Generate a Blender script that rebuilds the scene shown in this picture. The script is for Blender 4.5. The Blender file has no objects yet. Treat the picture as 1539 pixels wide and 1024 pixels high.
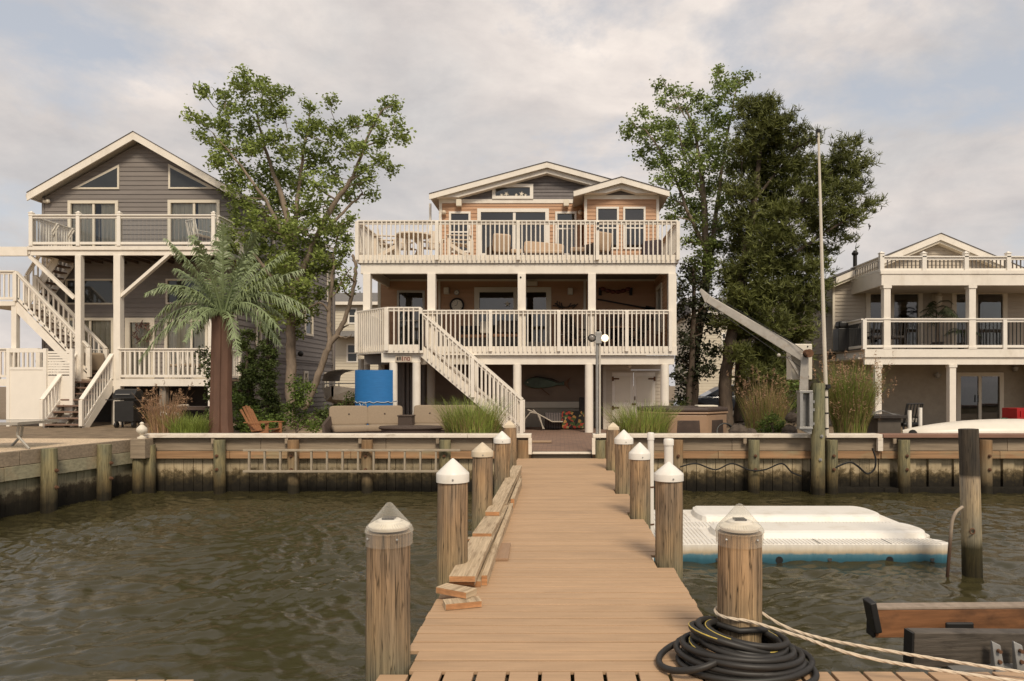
import bpy, math, random
import numpy as np
from mathutils import Vector, Matrix
R = math.radians
random.seed(7); rng = np.random.default_rng(11)
scn = bpy.context.scene; COL = scn.collection

# ---------------------------------------------------------------- camera
F, HX, HY, CZ = 1060.0, 842.0, 578.0, 2.25      # focal length and vanishing point in photo pixels, eye height above the water
cam = bpy.data.cameras.new('camera'); camo = bpy.data.objects.new('camera', cam); COL.objects.link(camo)
camo.location = (0, 0, CZ); camo.rotation_euler = (R(90), 0, 0)
cam.sensor_width = 36; cam.lens = 36 * F / 1539; cam.shift_x = -(HX - 769.5) / 1539; cam.shift_y = (HY - 512) / 1539
cam.clip_start = 0.05; cam.clip_end = 3000
scn.camera = camo
# ---------------------------------------------------------------- light
SUN_EL, SUN_AZ = 45, 163          # degrees; the sun stands behind the camera, a little to the right
scn.view_settings.view_transform = 'Standard'; scn.view_settings.look = 'None'
scn.view_settings.exposure = 0.32; scn.view_settings.gamma = 1.0
sd = bpy.data.lights.new('sun', 'SUN'); sd.energy = 2.25; sd.angle = R(16); sd.color = (1.0, 0.87, 0.69)
so = bpy.data.objects.new('sun', sd); COL.objects.link(so)
_d = Vector((math.sin(R(SUN_AZ)) * math.cos(R(SUN_EL)), math.cos(R(SUN_AZ)) * math.cos(R(SUN_EL)), math.sin(R(SUN_EL))))
so.rotation_euler = _d.to_track_quat('Z', 'Y').to_euler(); so.location = (0, -20, 40)
w = bpy.data.worlds.new('World'); scn.world = w; w.use_nodes = True
def _world():
    nt = w.node_tree; N = nt.nodes; L = nt.links; N.clear()
    out = N.new('ShaderNodeOutputWorld'); bg = N.new('ShaderNodeBackground'); bg.inputs['Strength'].default_value = 0.1
    sky = N.new('ShaderNodeTexSky'); sky.sky_type = 'NISHITA'; sky.sun_disc = False
    sky.sun_elevation = R(SUN_EL); sky.sun_rotation = R(SUN_AZ)
    tc = N.new('ShaderNodeTexCoord'); mp = N.new('ShaderNodeMapping'); mp.inputs['Scale'].default_value = (1.0, 1.0, 1.9)
    mp.inputs['Location'].default_value = (3.1, 0.4, 1.7)
    L.new(tc.outputs['Generated'], mp.inputs['Vector'])
    def noise(scale, det, rough, dist=0.0, off=0):
        n = N.new('ShaderNodeTexNoise'); n.inputs['Scale'].default_value = scale; n.inputs['Detail'].default_value = det
        n.inputs['Roughness'].default_value = rough; n.inputs['Distortion'].default_value = dist
        L.new(mp.outputs['Vector'], n.inputs['Vector']); return n.outputs['Fac']
    def ramp(src, stops):
        r = N.new('ShaderNodeValToRGB'); L.new(src, r.inputs['Fac'])
        e = r.color_ramp.elements
        while len(e) < len(stops): e.new(0.5)
        for i, (p, c) in enumerate(stops): e[i].position = p; e[i].color = (*c, 1)
        return r.outputs['Color']
    cover = ramp(noise(2.6, 9, 0.6, 0.3), [(0.38, (0, 0, 0)), (0.52, (1, 1, 1))])
    tint = ramp(noise(2.3, 10, 0.56, 0.5), [(0.30, (0.395, 0.39, 0.395)), (0.44, (0.455, 0.44, 0.435)), (0.55, (0.54, 0.50, 0.475)), (0.68, (0.68, 0.615, 0.565))])
    det = ramp(noise(6.0, 9, 0.62, 0.2), [(0.3, (0.84, 0.84, 0.86)), (0.7, (1.13, 1.115, 1.095))])
    m = N.new('ShaderNodeMixRGB'); m.blend_type = 'MULTIPLY'; m.inputs['Fac'].default_value = 1
    L.new(tint, m.inputs[1]); L.new(det, m.inputs[2])
    k = N.new('ShaderNodeVectorMath'); k.operation = 'SCALE'; k.inputs['Scale'].default_value = 11.0; L.new(m.outputs[0], k.inputs[0])
    pale = N.new('ShaderNodeMixRGB'); pale.inputs['Fac'].default_value = 0.62; pale.inputs[2].default_value = (5.6, 5.5, 5.4, 1)
    L.new(sky.outputs['Color'], pale.inputs[1])
    mx = N.new('ShaderNodeMixRGB'); L.new(cover, mx.inputs['Fac']); L.new(pale.outputs[0], mx.inputs[1]); L.new(k.outputs[0], mx.inputs[2])
    L.new(mx.outputs[0], bg.inputs['Color']); L.new(bg.outputs[0], out.inputs['Surface'])
_world()
scn.cycles.max_bounces = 8; scn.cycles.transparent_max_bounces = 12; scn.cycles.caustics_reflective = False; scn.cycles.caustics_refractive = False

# ---------------------------------------------------------------- helpers
def X(px, D): return (px - HX) * D / F
def Z(py, D): return CZ - (py - HY) * D / F
def P(px, py, D): return Vector((X(px, D), D, Z(py, D)))
ORG = {}
def tag(o, label=None, cat=None, group=None, kind=None):
    if label: o['label'] = label
    if cat: o['category'] = cat
    if group: o['group'] = group
    if kind: o['kind'] = kind
    return o
def thing(name, label, cat, loc=(0, 0, 0), group=None):
    o = bpy.data.objects.new(name, None); COL.objects.link(o); o.location = loc; o.empty_display_size = 0.2
    ORG[o.name] = Vector(loc); return tag(o, label, cat, group)
class MB:
    def __init__(s): s.v = []; s.f = []; s.m = []; s.mi = 0
    def quad(s, *p):
        n = len(s.v); s.v += [tuple(q) for q in p]; s.f.append(tuple(range(n, n + len(p)))); s.m.append(s.mi); return s
    def box(s, x0, x1, y0, y1, z0, z1):
        if x0 > x1: x0, x1 = x1, x0
        if y0 > y1: y0, y1 = y1, y0
        if z0 > z1: z0, z1 = z1, z0
        return s.hexa([(x0, y0, z0), (x1, y0, z0), (x1, y1, z0), (x0, y1, z0), (x0, y0, z1), (x1, y0, z1), (x1, y1, z1), (x0, y1, z1)])
    def hexa(s, p):
        n = len(s.v); s.v += [tuple(q) for q in p]
        for f in ((3, 2, 1, 0), (4, 5, 6, 7), (0, 1, 5, 4), (1, 2, 6, 5), (2, 3, 7, 6), (3, 0, 4, 7)):
            s.f.append(tuple(n + i for i in f)); s.m.append(s.mi)
        return s
    def bar(s, a, b, w, h, up=(0, 0, 1)):       # box section from a to b; w sideways, h along up
        a = Vector(a); b = Vector(b); d = (b - a).normalized(); u = Vector(up)
        sd_ = d.cross(u)
        if sd_.length < 1e-4: sd_ = d.cross(Vector((0, 1, 0)))
        sd_.normalize(); u = sd_.cross(d).normalized(); x = sd_ * w / 2; z = u * h / 2
        return s.hexa([a - x - z, a + x - z, b + x - z, b - x - z, a - x + z, a + x + z, b + x + z, b - x + z])
    def post(s, a, b, w, d): # vertical-ended sloped members keep plumb ends: box with w along x, d along y between two z-levels
        return s.box(a[0] - w / 2, a[0] + w / 2, a[1] - d / 2, a[1] + d / 2, a[2], b[2])
    def tube(s, pts, rad, n=8, cap=True, sq=None):
        pts = [Vector(p) for p in pts]
        if not hasattr(rad, '__len__'): rad = [rad] * len(pts)
        base = len(s.v); ref = None
        for i, p in enumerate(pts):
            d = (pts[min(i + 1, len(pts) - 1)] - pts[max(i - 1, 0)])
            if d.length < 1e-7: d = Vector((0, 0, 1))
            d.normalize()
            if ref is None: ref = d.orthogonal().normalized() if abs(d.z) < 0.999 else Vector((1, 0, 0))
            ref = (ref - d * ref.dot(d))
            ref = ref.normalized() if ref.length > 1e-6 else d.orthogonal().normalized()
            bi = d.cross(ref)
            for k in range(n):
                a = 2 * math.pi * k / n
                s.v.append(tuple(p + (ref * math.cos(a) + bi * math.sin(a)) * rad[i]))
        for i in range(len(pts) - 1):
            for k in range(n):
                a = base + i * n + k; b = base + i * n + (k + 1) % n
                s.f.append((a, b, b + n, a + n)); s.m.append(s.mi)
        if cap:
            s.f.append(tuple(base + k for k in reversed(range(n)))); s.m.append(s.mi)
            e = base + (len(pts) - 1) * n; s.f.append(tuple(e + k for k in range(n))); s.m.append(s.mi)
        return s
    def cyl(s, a, b, r0, r1=None, n=12, cap=True): return s.tube([a, b], [r0, r0 if r1 is None else r1], n, cap)
    def lathe(s, prof, c=(0, 0, 0), n=20, ax=None):     # prof: (r, z); ax: Matrix for other axes
        b = len(s.v); c = Vector(c)
        for r, z in prof:
            for k in range(n):
                a = 2 * math.pi * k / n; v = Vector((r * math.cos(a), r * math.sin(a), z))
                if ax is not None: v = ax @ v
                s.v.append(tuple(c + v))
        for i in range(len(prof) - 1):
            for k in range(n):
                p = b + i * n + k; q = b + i * n + (k + 1) % n
                s.f.append((p, q, q + n, p + n)); s.m.append(s.mi)
        s.f.append(tuple(b + k for k in reversed(range(n)))); s.m.append(s.mi)
        e = b + (len(prof) - 1) * n; s.f.append(tuple(e + k for k in range(n))); s.m.append(s.mi)
        return s
    def sphere(s, c, r, n=12, sc=(1, 1, 1)):
        m = n // 2 + 1
        pr = [(max(1e-4, math.sin(math.pi * i / m)) * r, -math.cos(math.pi * i / m) * r) for i in range(m + 1)]
        return s.lathe(pr, c, n, Matrix.Diagonal(sc))
    def prism(s, poly, y0, y1):      # poly in (x, z), counter-clockwise seen from -y
        n = len(s.v); k = len(poly)
        s.v += [(x, y0, z) for x, z in poly] + [(x, y1, z) for x, z in poly]
        s.f.append(tuple(range(n, n + k))); s.f.append(tuple(reversed(range(n + k, n + 2 * k)))); s.m += [s.mi] * 2
        for i in range(k):
            j = (i + 1) % k; s.f.append((n + i, n + k + i, n + k + j, n + j)); s.m.append(s.mi)
        return s
    def prismz(s, poly, z0, z1):     # poly in (x, y), counter-clockwise from above
        n = len(s.v); k = len(poly)
        s.v += [(x, y, z0) for x, y in poly] + [(x, y, z1) for x, y in poly]
        s.f.append(tuple(reversed(range(n, n + k)))); s.f.append(tuple(range(n + k, n + 2 * k))); s.m += [s.mi] * 2
        for i in range(k):
            j = (i + 1) % k; s.f.append((n + i, n + j, n + k + j, n + k + i)); s.m.append(s.mi)
        return s
    def prismx(s, poly, x0, x1):     # poly in (y, z)
        n = len(s.v); k = len(poly)
        s.v += [(x0, y, z) for y, z in poly] + [(x1, y, z) for y, z in poly]
        s.f.append(tuple(range(n, n + k))); s.f.append(tuple(reversed(range(n + k, n + 2 * k)))); s.m += [s.mi] * 2
        for i in range(k):
            j = (i + 1) % k; s.f.append((n + i, n + k + i, n + k + j, n + j)); s.m.append(s.mi)
        return s
    def cushion(s, x0, x1, y0, y1, z0, z1, r=0.04, seg=3): # soft rounded box (superellipsoid grid)
        c = Vector(((x0 + x1) / 2, (y0 + y1) / 2, (z0 + z1) / 2)); h = Vector((abs(x1 - x0) / 2, abs(y1 - y0) / 2, abs(z1 - z0) / 2))
        nu, nv = 28, 12; b = len(s.v); e = 0.22
        sg = lambda t, q: math.copysign(abs(t) ** q, t)
        for i in range(nv + 1):
            ph = -math.pi / 2 + math.pi * i / nv
            for j in range(nu):
                th = 2 * math.pi * j / nu
                s.v.append((c.x + h.x * sg(math.cos(ph), e) * sg(math.cos(th), e), c.y + h.y * sg(math.cos(ph), e) * sg(math.sin(th), e), c.z + h.z * sg(math.sin(ph), e)))
        for i in range(nv):
            for j in range(nu):
                p = b + i * nu + j; q = b + i * nu + (j + 1) % nu
                s.f.append((p, q, q + nu, p + nu)); s.m.append(s.mi)
        return s
    def xf(s, M, start=0):
        for i in range(start, len(s.v)): s.v[i] = tuple(M @ Vector(s.v[i]))
        return s
    def build(s, name, mat, parent=None, smooth=False, loc=None, bevel=0, clean=False):
        org = ORG[parent.name] if parent is not None else Vector(loc if loc is not None else (0, 0, 0))
        me = bpy.data.meshes.new(name); ox, oy, oz = org
        me.from_pydata([(x - ox, y - oy, z - oz) for x, y, z in s.v], [], s.f)
        ms = mat if isinstance(mat, (list, tuple)) else [mat]
        for m_ in ms: me.materials.append(m_)
        if len(ms) > 1: me.polygons.foreach_set('material_index', s.m)
        if smooth: me.polygons.foreach_set('use_smooth', [True] * len(me.polygons))
        me.update()
        o = bpy.data.objects.new(name, me); COL.objects.link(o)
        if parent is not None: o.parent = parent
        else: o.location = org
        ORG[o.name] = org
        if bevel:
            b = o.modifiers.new('bevel', 'BEVEL'); b.width = bevel; b.segments = 2; b.limit_method = 'ANGLE'
        if smooth:
            try: me.set_sharp_from_angle(angle=R(50))
            except Exception: pass
        return o
def npmesh(name, V, nper, mat, parent=None, loc=(0, 0, 0), faces=None):
    org = ORG[parent.name] if parent is not None else Vector(loc)
    V = np.asarray(V, dtype=np.float32).reshape(-1, 3) - np.array(org, dtype=np.float32)
    me = bpy.data.meshes.new(name)
    if faces is None: faces = np.arange(len(V), dtype=np.int32).reshape(-1, nper)
    nf = len(faces)
    me.vertices.add(len(V)); me.vertices.foreach_set('co', V.ravel())
    me.loops.add(nf * nper); me.loops.foreach_set('vertex_index', np.ascontiguousarray(faces, dtype=np.int32).ravel())
    me.polygons.add(nf); me.polygons.foreach_set('loop_start', np.arange(0, nf * nper, nper, dtype=np.int32))
    me.polygons.foreach_set('loop_total', np.full(nf, nper, dtype=np.int32))
    me.materials.append(mat); me.update(calc_edges=True); me.validate()
    o = bpy.data.objects.new(name, me); COL.objects.link(o)
    if parent is not None: o.parent = parent
    else: o.location = org
    ORG[o.name] = org
    return o
def copy_tree(o, parent=None, loc=None, rz=None):
    c = o.copy(); COL.objects.link(c)
    if parent is not None: c.parent = parent
    if loc is not None: c.location = loc
    if rz is not None: c.rotation_euler = (0, 0, rz)
    for ch in list(o.children): copy_tree(ch, c)
    return c

# ---------------------------------------------------------------- materials
MATS = {}
def mat(name, col, rough=0.6, var=0.12, scale=6.0, stretch=(1, 1, 1), bump=0.0, bscale=None, metal=0.0, spec=0.4, island=0.0, obj=0.0, detail=5,
        stain=None, trans=0.0, coat=0.0):
    """noise-varied principled surface; stain = (colour, amount, scale, stretch) adds irregular worn patches"""
    if name in MATS: return MATS[name]
    m = bpy.data.materials.new(name); m.use_nodes = True; nt = m.node_tree; N = nt.nodes; L = nt.links
    b = N['Principled BSDF']; out = N['Material Output']
    tc = N.new('ShaderNodeTexCoord'); mp = N.new('ShaderNodeMapping'); mp.inputs['Scale'].default_value = stretch
    L.new(tc.outputs['Object'], mp.inputs['Vector'])
    n = N.new('ShaderNodeTexNoise'); n.inputs['Scale'].default_value = scale; n.inputs['Detail'].default_value = detail; n.inputs['Roughness'].default_value = 0.62
    L.new(mp.outputs['Vector'], n.inputs['Vector'])
    r = N.new('ShaderNodeValToRGB'); L.new(n.outputs['Fac'], r.inputs['Fac'])
    e = r.color_ramp.elements; e[0].position = 0.3; e[1].position = 0.7
    e[0].color = (*[max(0, c * (1 - var)) for c in col], 1); e[1].color = (*[min(1, c * (1 + var)) for c in col], 1)
    c_out = r.outputs['Color']
    if stain:
        sc_, am, ss, st = stain
        mp2 = N.new('ShaderNodeMapping'); mp2.inputs['Scale'].default_value = st; mp2.inputs['Location'].default_value = (3.7, 1.1, 5.3); L.new(tc.outputs['Object'], mp2.inputs['Vector'])
        n2 = N.new('ShaderNodeTexNoise'); n2.inputs['Scale'].default_value = ss; n2.inputs['Detail'].default_value = 6; n2.inputs['Roughness'].default_value = 0.65
        L.new(mp2.outputs['Vector'], n2.inputs['Vector'])
        r2 = N.new('ShaderNodeValToRGB'); L.new(n2.outputs['Fac'], r2.inputs['Fac']); r2.color_ramp.elements[0].position = 0.52; r2.color_ramp.elements[1].position = 0.72
        r2.color_ramp.elements[1].color = (am, am, am, 1)
        x = N.new('ShaderNodeMixRGB'); L.new(r2.outputs['Color'], x.inputs['Fac']); L.new(c_out, x.inputs[1]); x.inputs[2].default_value = (*sc_, 1); c_out = x.outputs[0]
    if island or obj:
        src = N.new('ShaderNodeNewGeometry').outputs['Random Per Island'] if island else N.new('ShaderNodeObjectInfo').outputs['Random']
        a = island or obj
        mr = N.new('ShaderNodeMapRange'); mr.inputs['To Min'].default_value = 1 - a; mr.inputs['To Max'].default_value = 1 + a; L.new(src, mr.inputs['Value'])
        k = N.new('ShaderNodeVectorMath'); k.operation = 'SCALE'; L.new(c_out, k.inputs[0]); L.new(mr.outputs[0], k.inputs['Scale']); c_out = k.outputs[0]
    L.new(c_out, b.inputs['Base Color'])
    b.inputs['Roughness'].default_value = rough; b.inputs['Metallic'].default_value = metal; b.inputs['Specular IOR Level'].default_value = spec
    if coat: b.inputs['Coat Weight'].default_value = coat
    if bump:
        nb = n
        if bscale:
            nb = N.new('ShaderNodeTexNoise'); nb.inputs['Scale'].default_value = bscale; nb.inputs['Detail'].default_value = 4; L.new(mp.outputs['Vector'], nb.inputs['Vector'])
        bp = N.new('ShaderNodeBump'); bp.inputs['Strength'].default_value = bump; bp.inputs['Distance'].default_value = 0.02
        L.new(nb.outputs['Fac'], bp.inputs['Height']); L.new(bp.outputs['Normal'], b.inputs['Normal'])
    if trans:
        t = N.new('ShaderNodeBsdfTranslucent'); L.new(c_out, t.inputs['Color']); ms = N.new('ShaderNodeMixShader'); ms.inputs['Fac'].default_value = trans
        L.new(b.outputs[0], ms.inputs[1]); L.new(t.outputs[0], ms.inputs[2]); L.new(ms.outputs[0], out.inputs['Surface'])
    MATS[name] = m; return m
def glass(name, tint=(0.8, 0.82, 0.8), refl=0.12, rough=0.02):
    if name in MATS: return MATS[name]
    m = bpy.data.materials.new(name); m.use_nodes = True; nt = m.node_tree; N = nt.nodes; L = nt.links; N.clear()
    out = N.new('ShaderNodeOutputMaterial'); t = N.new('ShaderNodeBsdfTransparent'); t.inputs[0].default_value = (*tint, 1)
    g = N.new('ShaderNodeBsdfGlossy'); g.inputs['Roughness'].default_value = rough
    f = N.new('ShaderNodeFresnel'); f.inputs['IOR'].default_value = 1.5
    a = N.new('ShaderNodeMath'); a.operation = 'ADD'; a.inputs[1].default_value = refl; L.new(f.outputs[0], a.inputs[0])
    nz = N.new('ShaderNodeTexNoise'); nz.inputs['Scale'].default_value = 1.3; bp = N.new('ShaderNodeBump'); bp.inputs['Strength'].default_value = 0.03
    tc = N.new('ShaderNodeTexCoord'); L.new(tc.outputs['Object'], nz.inputs['Vector']); L.new(nz.outputs['Fac'], bp.inputs['Height']); L.new(bp.outputs[0], g.inputs['Normal'])
    mx = N.new('ShaderNodeMixShader'); L.new(a.outputs[0], mx.inputs[0]); L.new(t.outputs[0], mx.inputs[1]); L.new(g.outputs[0], mx.inputs[2]); L.new(mx.outputs[0], out.inputs['Surface'])
    MATS[name] = m; return m
def zramp(name, stops, crack=0, rough=0.85, nscale=5.0, amp=0.15, grain=(12, 12, 0.7), gvar=0.22, bump=0.35, island=0.1, axis='Z', wet=None):
    """material whose colour follows the height in metres (tide marks), broken up by noise, with vertical grain"""
    if name in MATS: return MATS[name]
    m = bpy.data.materials.new(name); m.use_nodes = True; nt = m.node_tree; N = nt.nodes; L = nt.links; b = N['Principled BSDF']
    geo = N.new('ShaderNodeNewGeometry'); sp = N.new('ShaderNodeSeparateXYZ'); L.new(geo.outputs['Position'], sp.inputs[0])
    n = N.new('ShaderNodeTexNoise'); n.inputs['Scale'].default_value = nscale; n.inputs['Detail'].default_value = 9; n.inputs['Roughness'].default_value = 0.72; L.new(geo.outputs['Position'], n.inputs['Vector'])
    ma = N.new('ShaderNodeMath'); ma.operation = 'MULTIPLY_ADD'; L.new(n.outputs['Fac'], ma.inputs[0]); ma.inputs[1].default_value = amp * 2; ma.inputs[2].default_value = -amp
    ad = N.new('ShaderNodeMath'); L.new(sp.outputs[axis], ad.inputs[0]); L.new(ma.outputs[0], ad.inputs[1])
    lo, hi = stops[0][0], stops[-1][0]
    mr = N.new('ShaderNodeMapRange'); mr.inputs['From Min'].default_value = lo; mr.inputs['From Max'].default_value = hi; L.new(ad.outputs[0], mr.inputs['Value'])
    r = N.new('ShaderNodeValToRGB'); L.new(mr.outputs[0], r.inputs['Fac']); e = r.color_ramp.elements
    while len(e) < len(stops): e.new(0.5)
    for i, (z, c) in enumerate(stops): e[i].position = (z - lo) / (hi - lo); e[i].color = (*c, 1)
    mp = N.new('ShaderNodeMapping'); mp.inputs['Scale'].default_value = grain; L.new(geo.outputs['Position'], mp.inputs['Vector'])
    g = N.new('ShaderNodeTexNoise'); g.inputs['Scale'].default_value = 2.2; g.inputs['Detail'].default_value = 7; g.inputs['Roughness'].default_value = 0.65; L.new(mp.outputs[0], g.inputs['Vector'])
    gr = N.new('ShaderNodeMapRange'); gr.inputs['From Min'].default_value = 0.3; gr.inputs['From Max'].default_value = 0.7; gr.inputs['To Min'].default_value = 1 - gvar; gr.inputs['To Max'].default_value = 1 + gvar; L.new(g.outputs['Fac'], gr.inputs['Value'])
    k = N.new('ShaderNodeVectorMath'); k.operation = 'SCALE'; L.new(r.outputs['Color'], k.inputs[0]); L.new(gr.outputs[0], k.inputs['Scale'])
    if crack:
        mpc = N.new('ShaderNodeMapping'); mpc.inputs['Scale'].default_value = (26, 26, 0.9); L.new(geo.outputs['Position'], mpc.inputs['Vector'])
        nc = N.new('ShaderNodeTexNoise'); nc.inputs['Scale'].default_value = 1.6; nc.inputs['Detail'].default_value = 3; nc.inputs['Distortion'].default_value = 0.4; L.new(mpc.outputs[0], nc.inputs['Vector'])
        rc = N.new('ShaderNodeValToRGB'); L.new(nc.outputs['Fac'], rc.inputs['Fac']); ec = rc.color_ramp.elements; ec[0].position = 0.47; ec[0].color = (1, 1, 1, 1); ec[1].position = 0.53; ec[1].color = (1, 1, 1, 1)
        q = ec.new(0.5); q.color = (1 - crack, 1 - crack, 1 - crack, 1)
        n5 = N.new('ShaderNodeTexNoise'); n5.inputs['Scale'].default_value = 3.2; n5.inputs['Detail'].default_value = 5; mp5 = N.new('ShaderNodeMapping'); mp5.inputs['Scale'].default_value = (2, 2, 0.6); L.new(geo.outputs['Position'], mp5.inputs[0]); L.new(mp5.outputs[0], n5.inputs['Vector'])
        r5 = N.new('ShaderNodeValToRGB'); L.new(n5.outputs['Fac'], r5.inputs['Fac']); e5 = r5.color_ramp.elements; e5[0].position = 0.36; e5[0].color = (0.72, 0.70, 0.68, 1); e5[1].position = 0.66; e5[1].color = (1.22, 1.06, 0.86, 1)
        kc = N.new('ShaderNodeVectorMath'); kc.operation = 'MULTIPLY'; L.new(k.outputs[0], kc.inputs[0]); L.new(rc.outputs['Color'], kc.inputs[1])
        k = N.new('ShaderNodeVectorMath'); k.operation = 'MULTIPLY'; L.new(kc.outputs[0], k.inputs[0]); L.new(r5.outputs['Color'], k.inputs[1])
    mr2 = N.new('ShaderNodeMapRange'); mr2.inputs['To Min'].default_value = 1 - island; mr2.inputs['To Max'].default_value = 1 + island; L.new(geo.outputs['Random Per Island'], mr2.inputs['Value'])
    k2 = N.new('ShaderNodeVectorMath'); k2.operation = 'SCALE'; L.new(k.outputs[0], k2.inputs[0]); L.new(mr2.outputs[0], k2.inputs['Scale'])
    L.new(k2.outputs[0], b.inputs['Base Color']); b.inputs['Roughness'].default_value = rough; b.inputs['Specular IOR Level'].default_value = 0.25
    bp = N.new('ShaderNodeBump'); bp.inputs['Strength'].default_value = bump; bp.inputs['Distance'].default_value = 0.012; L.new(g.outputs['Fac'], bp.inputs['Height']); L.new(bp.outputs[0], b.inputs['Normal'])
    MATS[name] = m; return m

WHITE = mat('white_paint', (0.81, 0.75, 0.66), 0.5, 0.05, 3, stain=((0.50, 0.42, 0.32), 0.35, 2.2, (1, 1, 0.5)))
WHITE2 = mat('white_vinyl', (0.82, 0.77, 0.69), 0.4, 0.03, 3)
CREAMTRIM = mat('cream_trim', (0.72, 0.65, 0.53), 0.5, 0.04, 3)
ORANGE = mat('orange_siding', (0.50, 0.295, 0.175), 0.6, 0.06, 2.5, (0.4, 1, 3), island=0.05)
GREYSH = mat('grey_shingle', (0.15, 0.135, 0.132), 0.75, 0.15, 8, island=0.22)
GREYSD = mat('grey_siding', (0.215, 0.19, 0.173), 0.65, 0.07, 3, (0.5, 1, 2), island=0.06)
TANSD = mat('tan_siding', (0.50, 0.435, 0.35), 0.65, 0.05, 3, (0.5, 1, 2), island=0.04)
TANSTUC = mat('tan_stucco', (0.38, 0.33, 0.26), 0.9, 0.10, 5, bump=0.2, bscale=40)
CREAMSD = mat('cream_siding', (0.58, 0.52, 0.41), 0.7, 0.04, 3, island=0.04)
BROWNSD = mat('brown_panel', (0.26, 0.19, 0.14), 0.7, 0.1, 3, island=0.06)
ROOF = mat('roof_shingles', (0.10, 0.088, 0.08), 0.9, 0.3, 14, bump=0.4)
PORCHC = mat('porch_ceiling_darkened', (0.20, 0.165, 0.13), 0.7, 0.06, 3)  # brown-grey ceiling, also darkened so less light bounces into the porch
PORCHF = mat('porch_floor_darkened', (0.16, 0.125, 0.095), 0.7, 0.1, 4)  # deck floor colour darkened to deepen the porch shade
SOFFIT = mat('soffit', (0.52, 0.47, 0.40), 0.6, 0.04, 3)
DARKWOOD = mat('dark_joists', (0.12, 0.085, 0.065), 0.8, 0.2, 4)
TREAD = mat('stair_tread', (0.20, 0.13, 0.095), 0.75, 0.2, 6, (1, 4, 1))
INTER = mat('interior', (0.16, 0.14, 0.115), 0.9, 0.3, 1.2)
CURT = mat('curtain', (0.78, 0.72, 0.58), 0.9, 0.18, 9, (4, 1, 0.1))
PANE = glass('window_glass', (0.74, 0.77, 0.74), 0.10)
PANEC = glass('curtained_glass', (0.95, 0.96, 0.94), 0.03)
CLEAR = glass('clear_glass', (0.93, 0.95, 0.94), 0.02)
SCREEN = mat('insect_screen', (0.045, 0.042, 0.04), 0.7, 0.2, 8)
DECKC = mat('composite_deck', (0.455, 0.302, 0.182), 0.62, 0.11, 3.0, (0.9, 12, 4), bump=0.06, island=0.055, spec=0.3, stain=((0.33, 0.225, 0.145), 0.5, 1.3, (0.6, 1.4, 1)))
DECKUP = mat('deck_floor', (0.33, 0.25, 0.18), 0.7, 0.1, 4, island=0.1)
PILE = zramp('weathered_piling', [(-0.2, (0.02, 0.018, 0.012)), (0.15, (0.035, 0.03, 0.018)), (0.4, (0.16, 0.14, 0.085)), (0.60, (0.255, 0.245, 0.165)), (0.85, (0.29, 0.235, 0.16)), (1.2, (0.315, 0.235, 0.16)), (1.7, (0.34, 0.26, 0.19))], crack=0.75, gvar=0.5, bump=0.8, grain=(30, 30, 0.8))
PILEG = zramp('green_piling', [(-0.2, (0.02, 0.018, 0.012)), (0.12, (0.03, 0.026, 0.016)), (0.35, (0.15, 0.125, 0.07)), (0.6, (0.24, 0.225, 0.14)), (1.2, (0.25, 0.25, 0.165)), (2.3, (0.22, 0.235, 0.155))], crack=0.6, gvar=0.3, nscale=3)
SHEET = zramp('sheet_piling', [(0.0, (0.012, 0.010, 0.007)), (0.18, (0.022, 0.018, 0.012)), (0.30, (0.055, 0.042, 0.022)), (0.40, (0.16, 0.12, 0.065)), (0.47, (0.42, 0.335, 0.21)), (0.85, (0.50, 0.43, 0.29))], nscale=9, amp=0.3, gvar=0.2, island=0.10)
WALE = mat('grey_wale', (0.30, 0.235, 0.165), 0.85, 0.25, 5, (0.25, 4, 5), bump=0.4, island=0.12, stain=((0.20, 0.155, 0.11), 0.6, 3, (0.3, 1, 1)))
WALEO = mat('orange_wale', (0.34, 0.20, 0.105), 0.85, 0.3, 4, (0.2, 4, 5), bump=0.4, island=0.15, stain=((0.32, 0.32, 0.2), 0.8, 2, (0.4, 1, 1)))
CAPW = mat('cap_white', (0.76, 0.68, 0.57), 0.6, 0.06, 4, stain=((0.25, 0.18, 0.12), 0.6, 9, (0.35, 2, 1)))
RUSTC = mat('rust_brown_cap', (0.24, 0.135, 0.095), 0.8, 0.2, 5, (0.3, 1, 1))
CAPPL = mat('white_cap_plastic', (0.80, 0.76, 0.69), 0.35, 0.03, 4, stain=((0.55, 0.46, 0.32), 0.3, 6, (1, 1, 1)))
CAPYL = mat('aged_cap_plastic', (0.62, 0.52, 0.38), 0.45, 0.12, 9)
GALV = mat('galvanised', (0.36, 0.35, 0.33), 0.45, 0.15, 8, metal=0.55)
ALU = mat('weathered_aluminium', (0.40, 0.37, 0.33), 0.5, 0.12, 7, metal=0.45, stain=((0.25, 0.17, 0.1), 0.6, 7, (1, 1, 1)))
RUST = mat('rust', (0.13, 0.065, 0.035), 0.9, 0.3, 20)
BLACK = mat('black_plastic', (0.018, 0.017, 0.016), 0.45, 0.15, 8)
DARKMET = mat('dark_metal', (0.03, 0.028, 0.026), 0.5, 0.2, 8, metal=0.3)
HOSE = mat('hose_rubber', (0.024, 0.022, 0.02), 0.5, 0.15, 14)
YEL = mat('hose_stripe', (0.55, 0.42, 0.10), 0.5, 0.1, 9)
ROPE = mat('rope_fibre', (0.60, 0.50, 0.38), 0.9, 0.15, 30)
BEIGE = mat('beige_cushion', (0.285, 0.22, 0.155), 0.95, 0.07, 30, bump=0.1)
PEACH = mat('peach_cushion', (0.50, 0.37, 0.26), 0.95, 0.07, 20)
WICKER = mat('wicker', (0.075, 0.052, 0.04), 0.7, 0.45, 60, (1, 1, 3), bump=0.5)
TEAK = mat('teak', (0.30, 0.135, 0.06), 0.7, 0.2, 5, (1, 6, 6), island=0.12)
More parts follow.
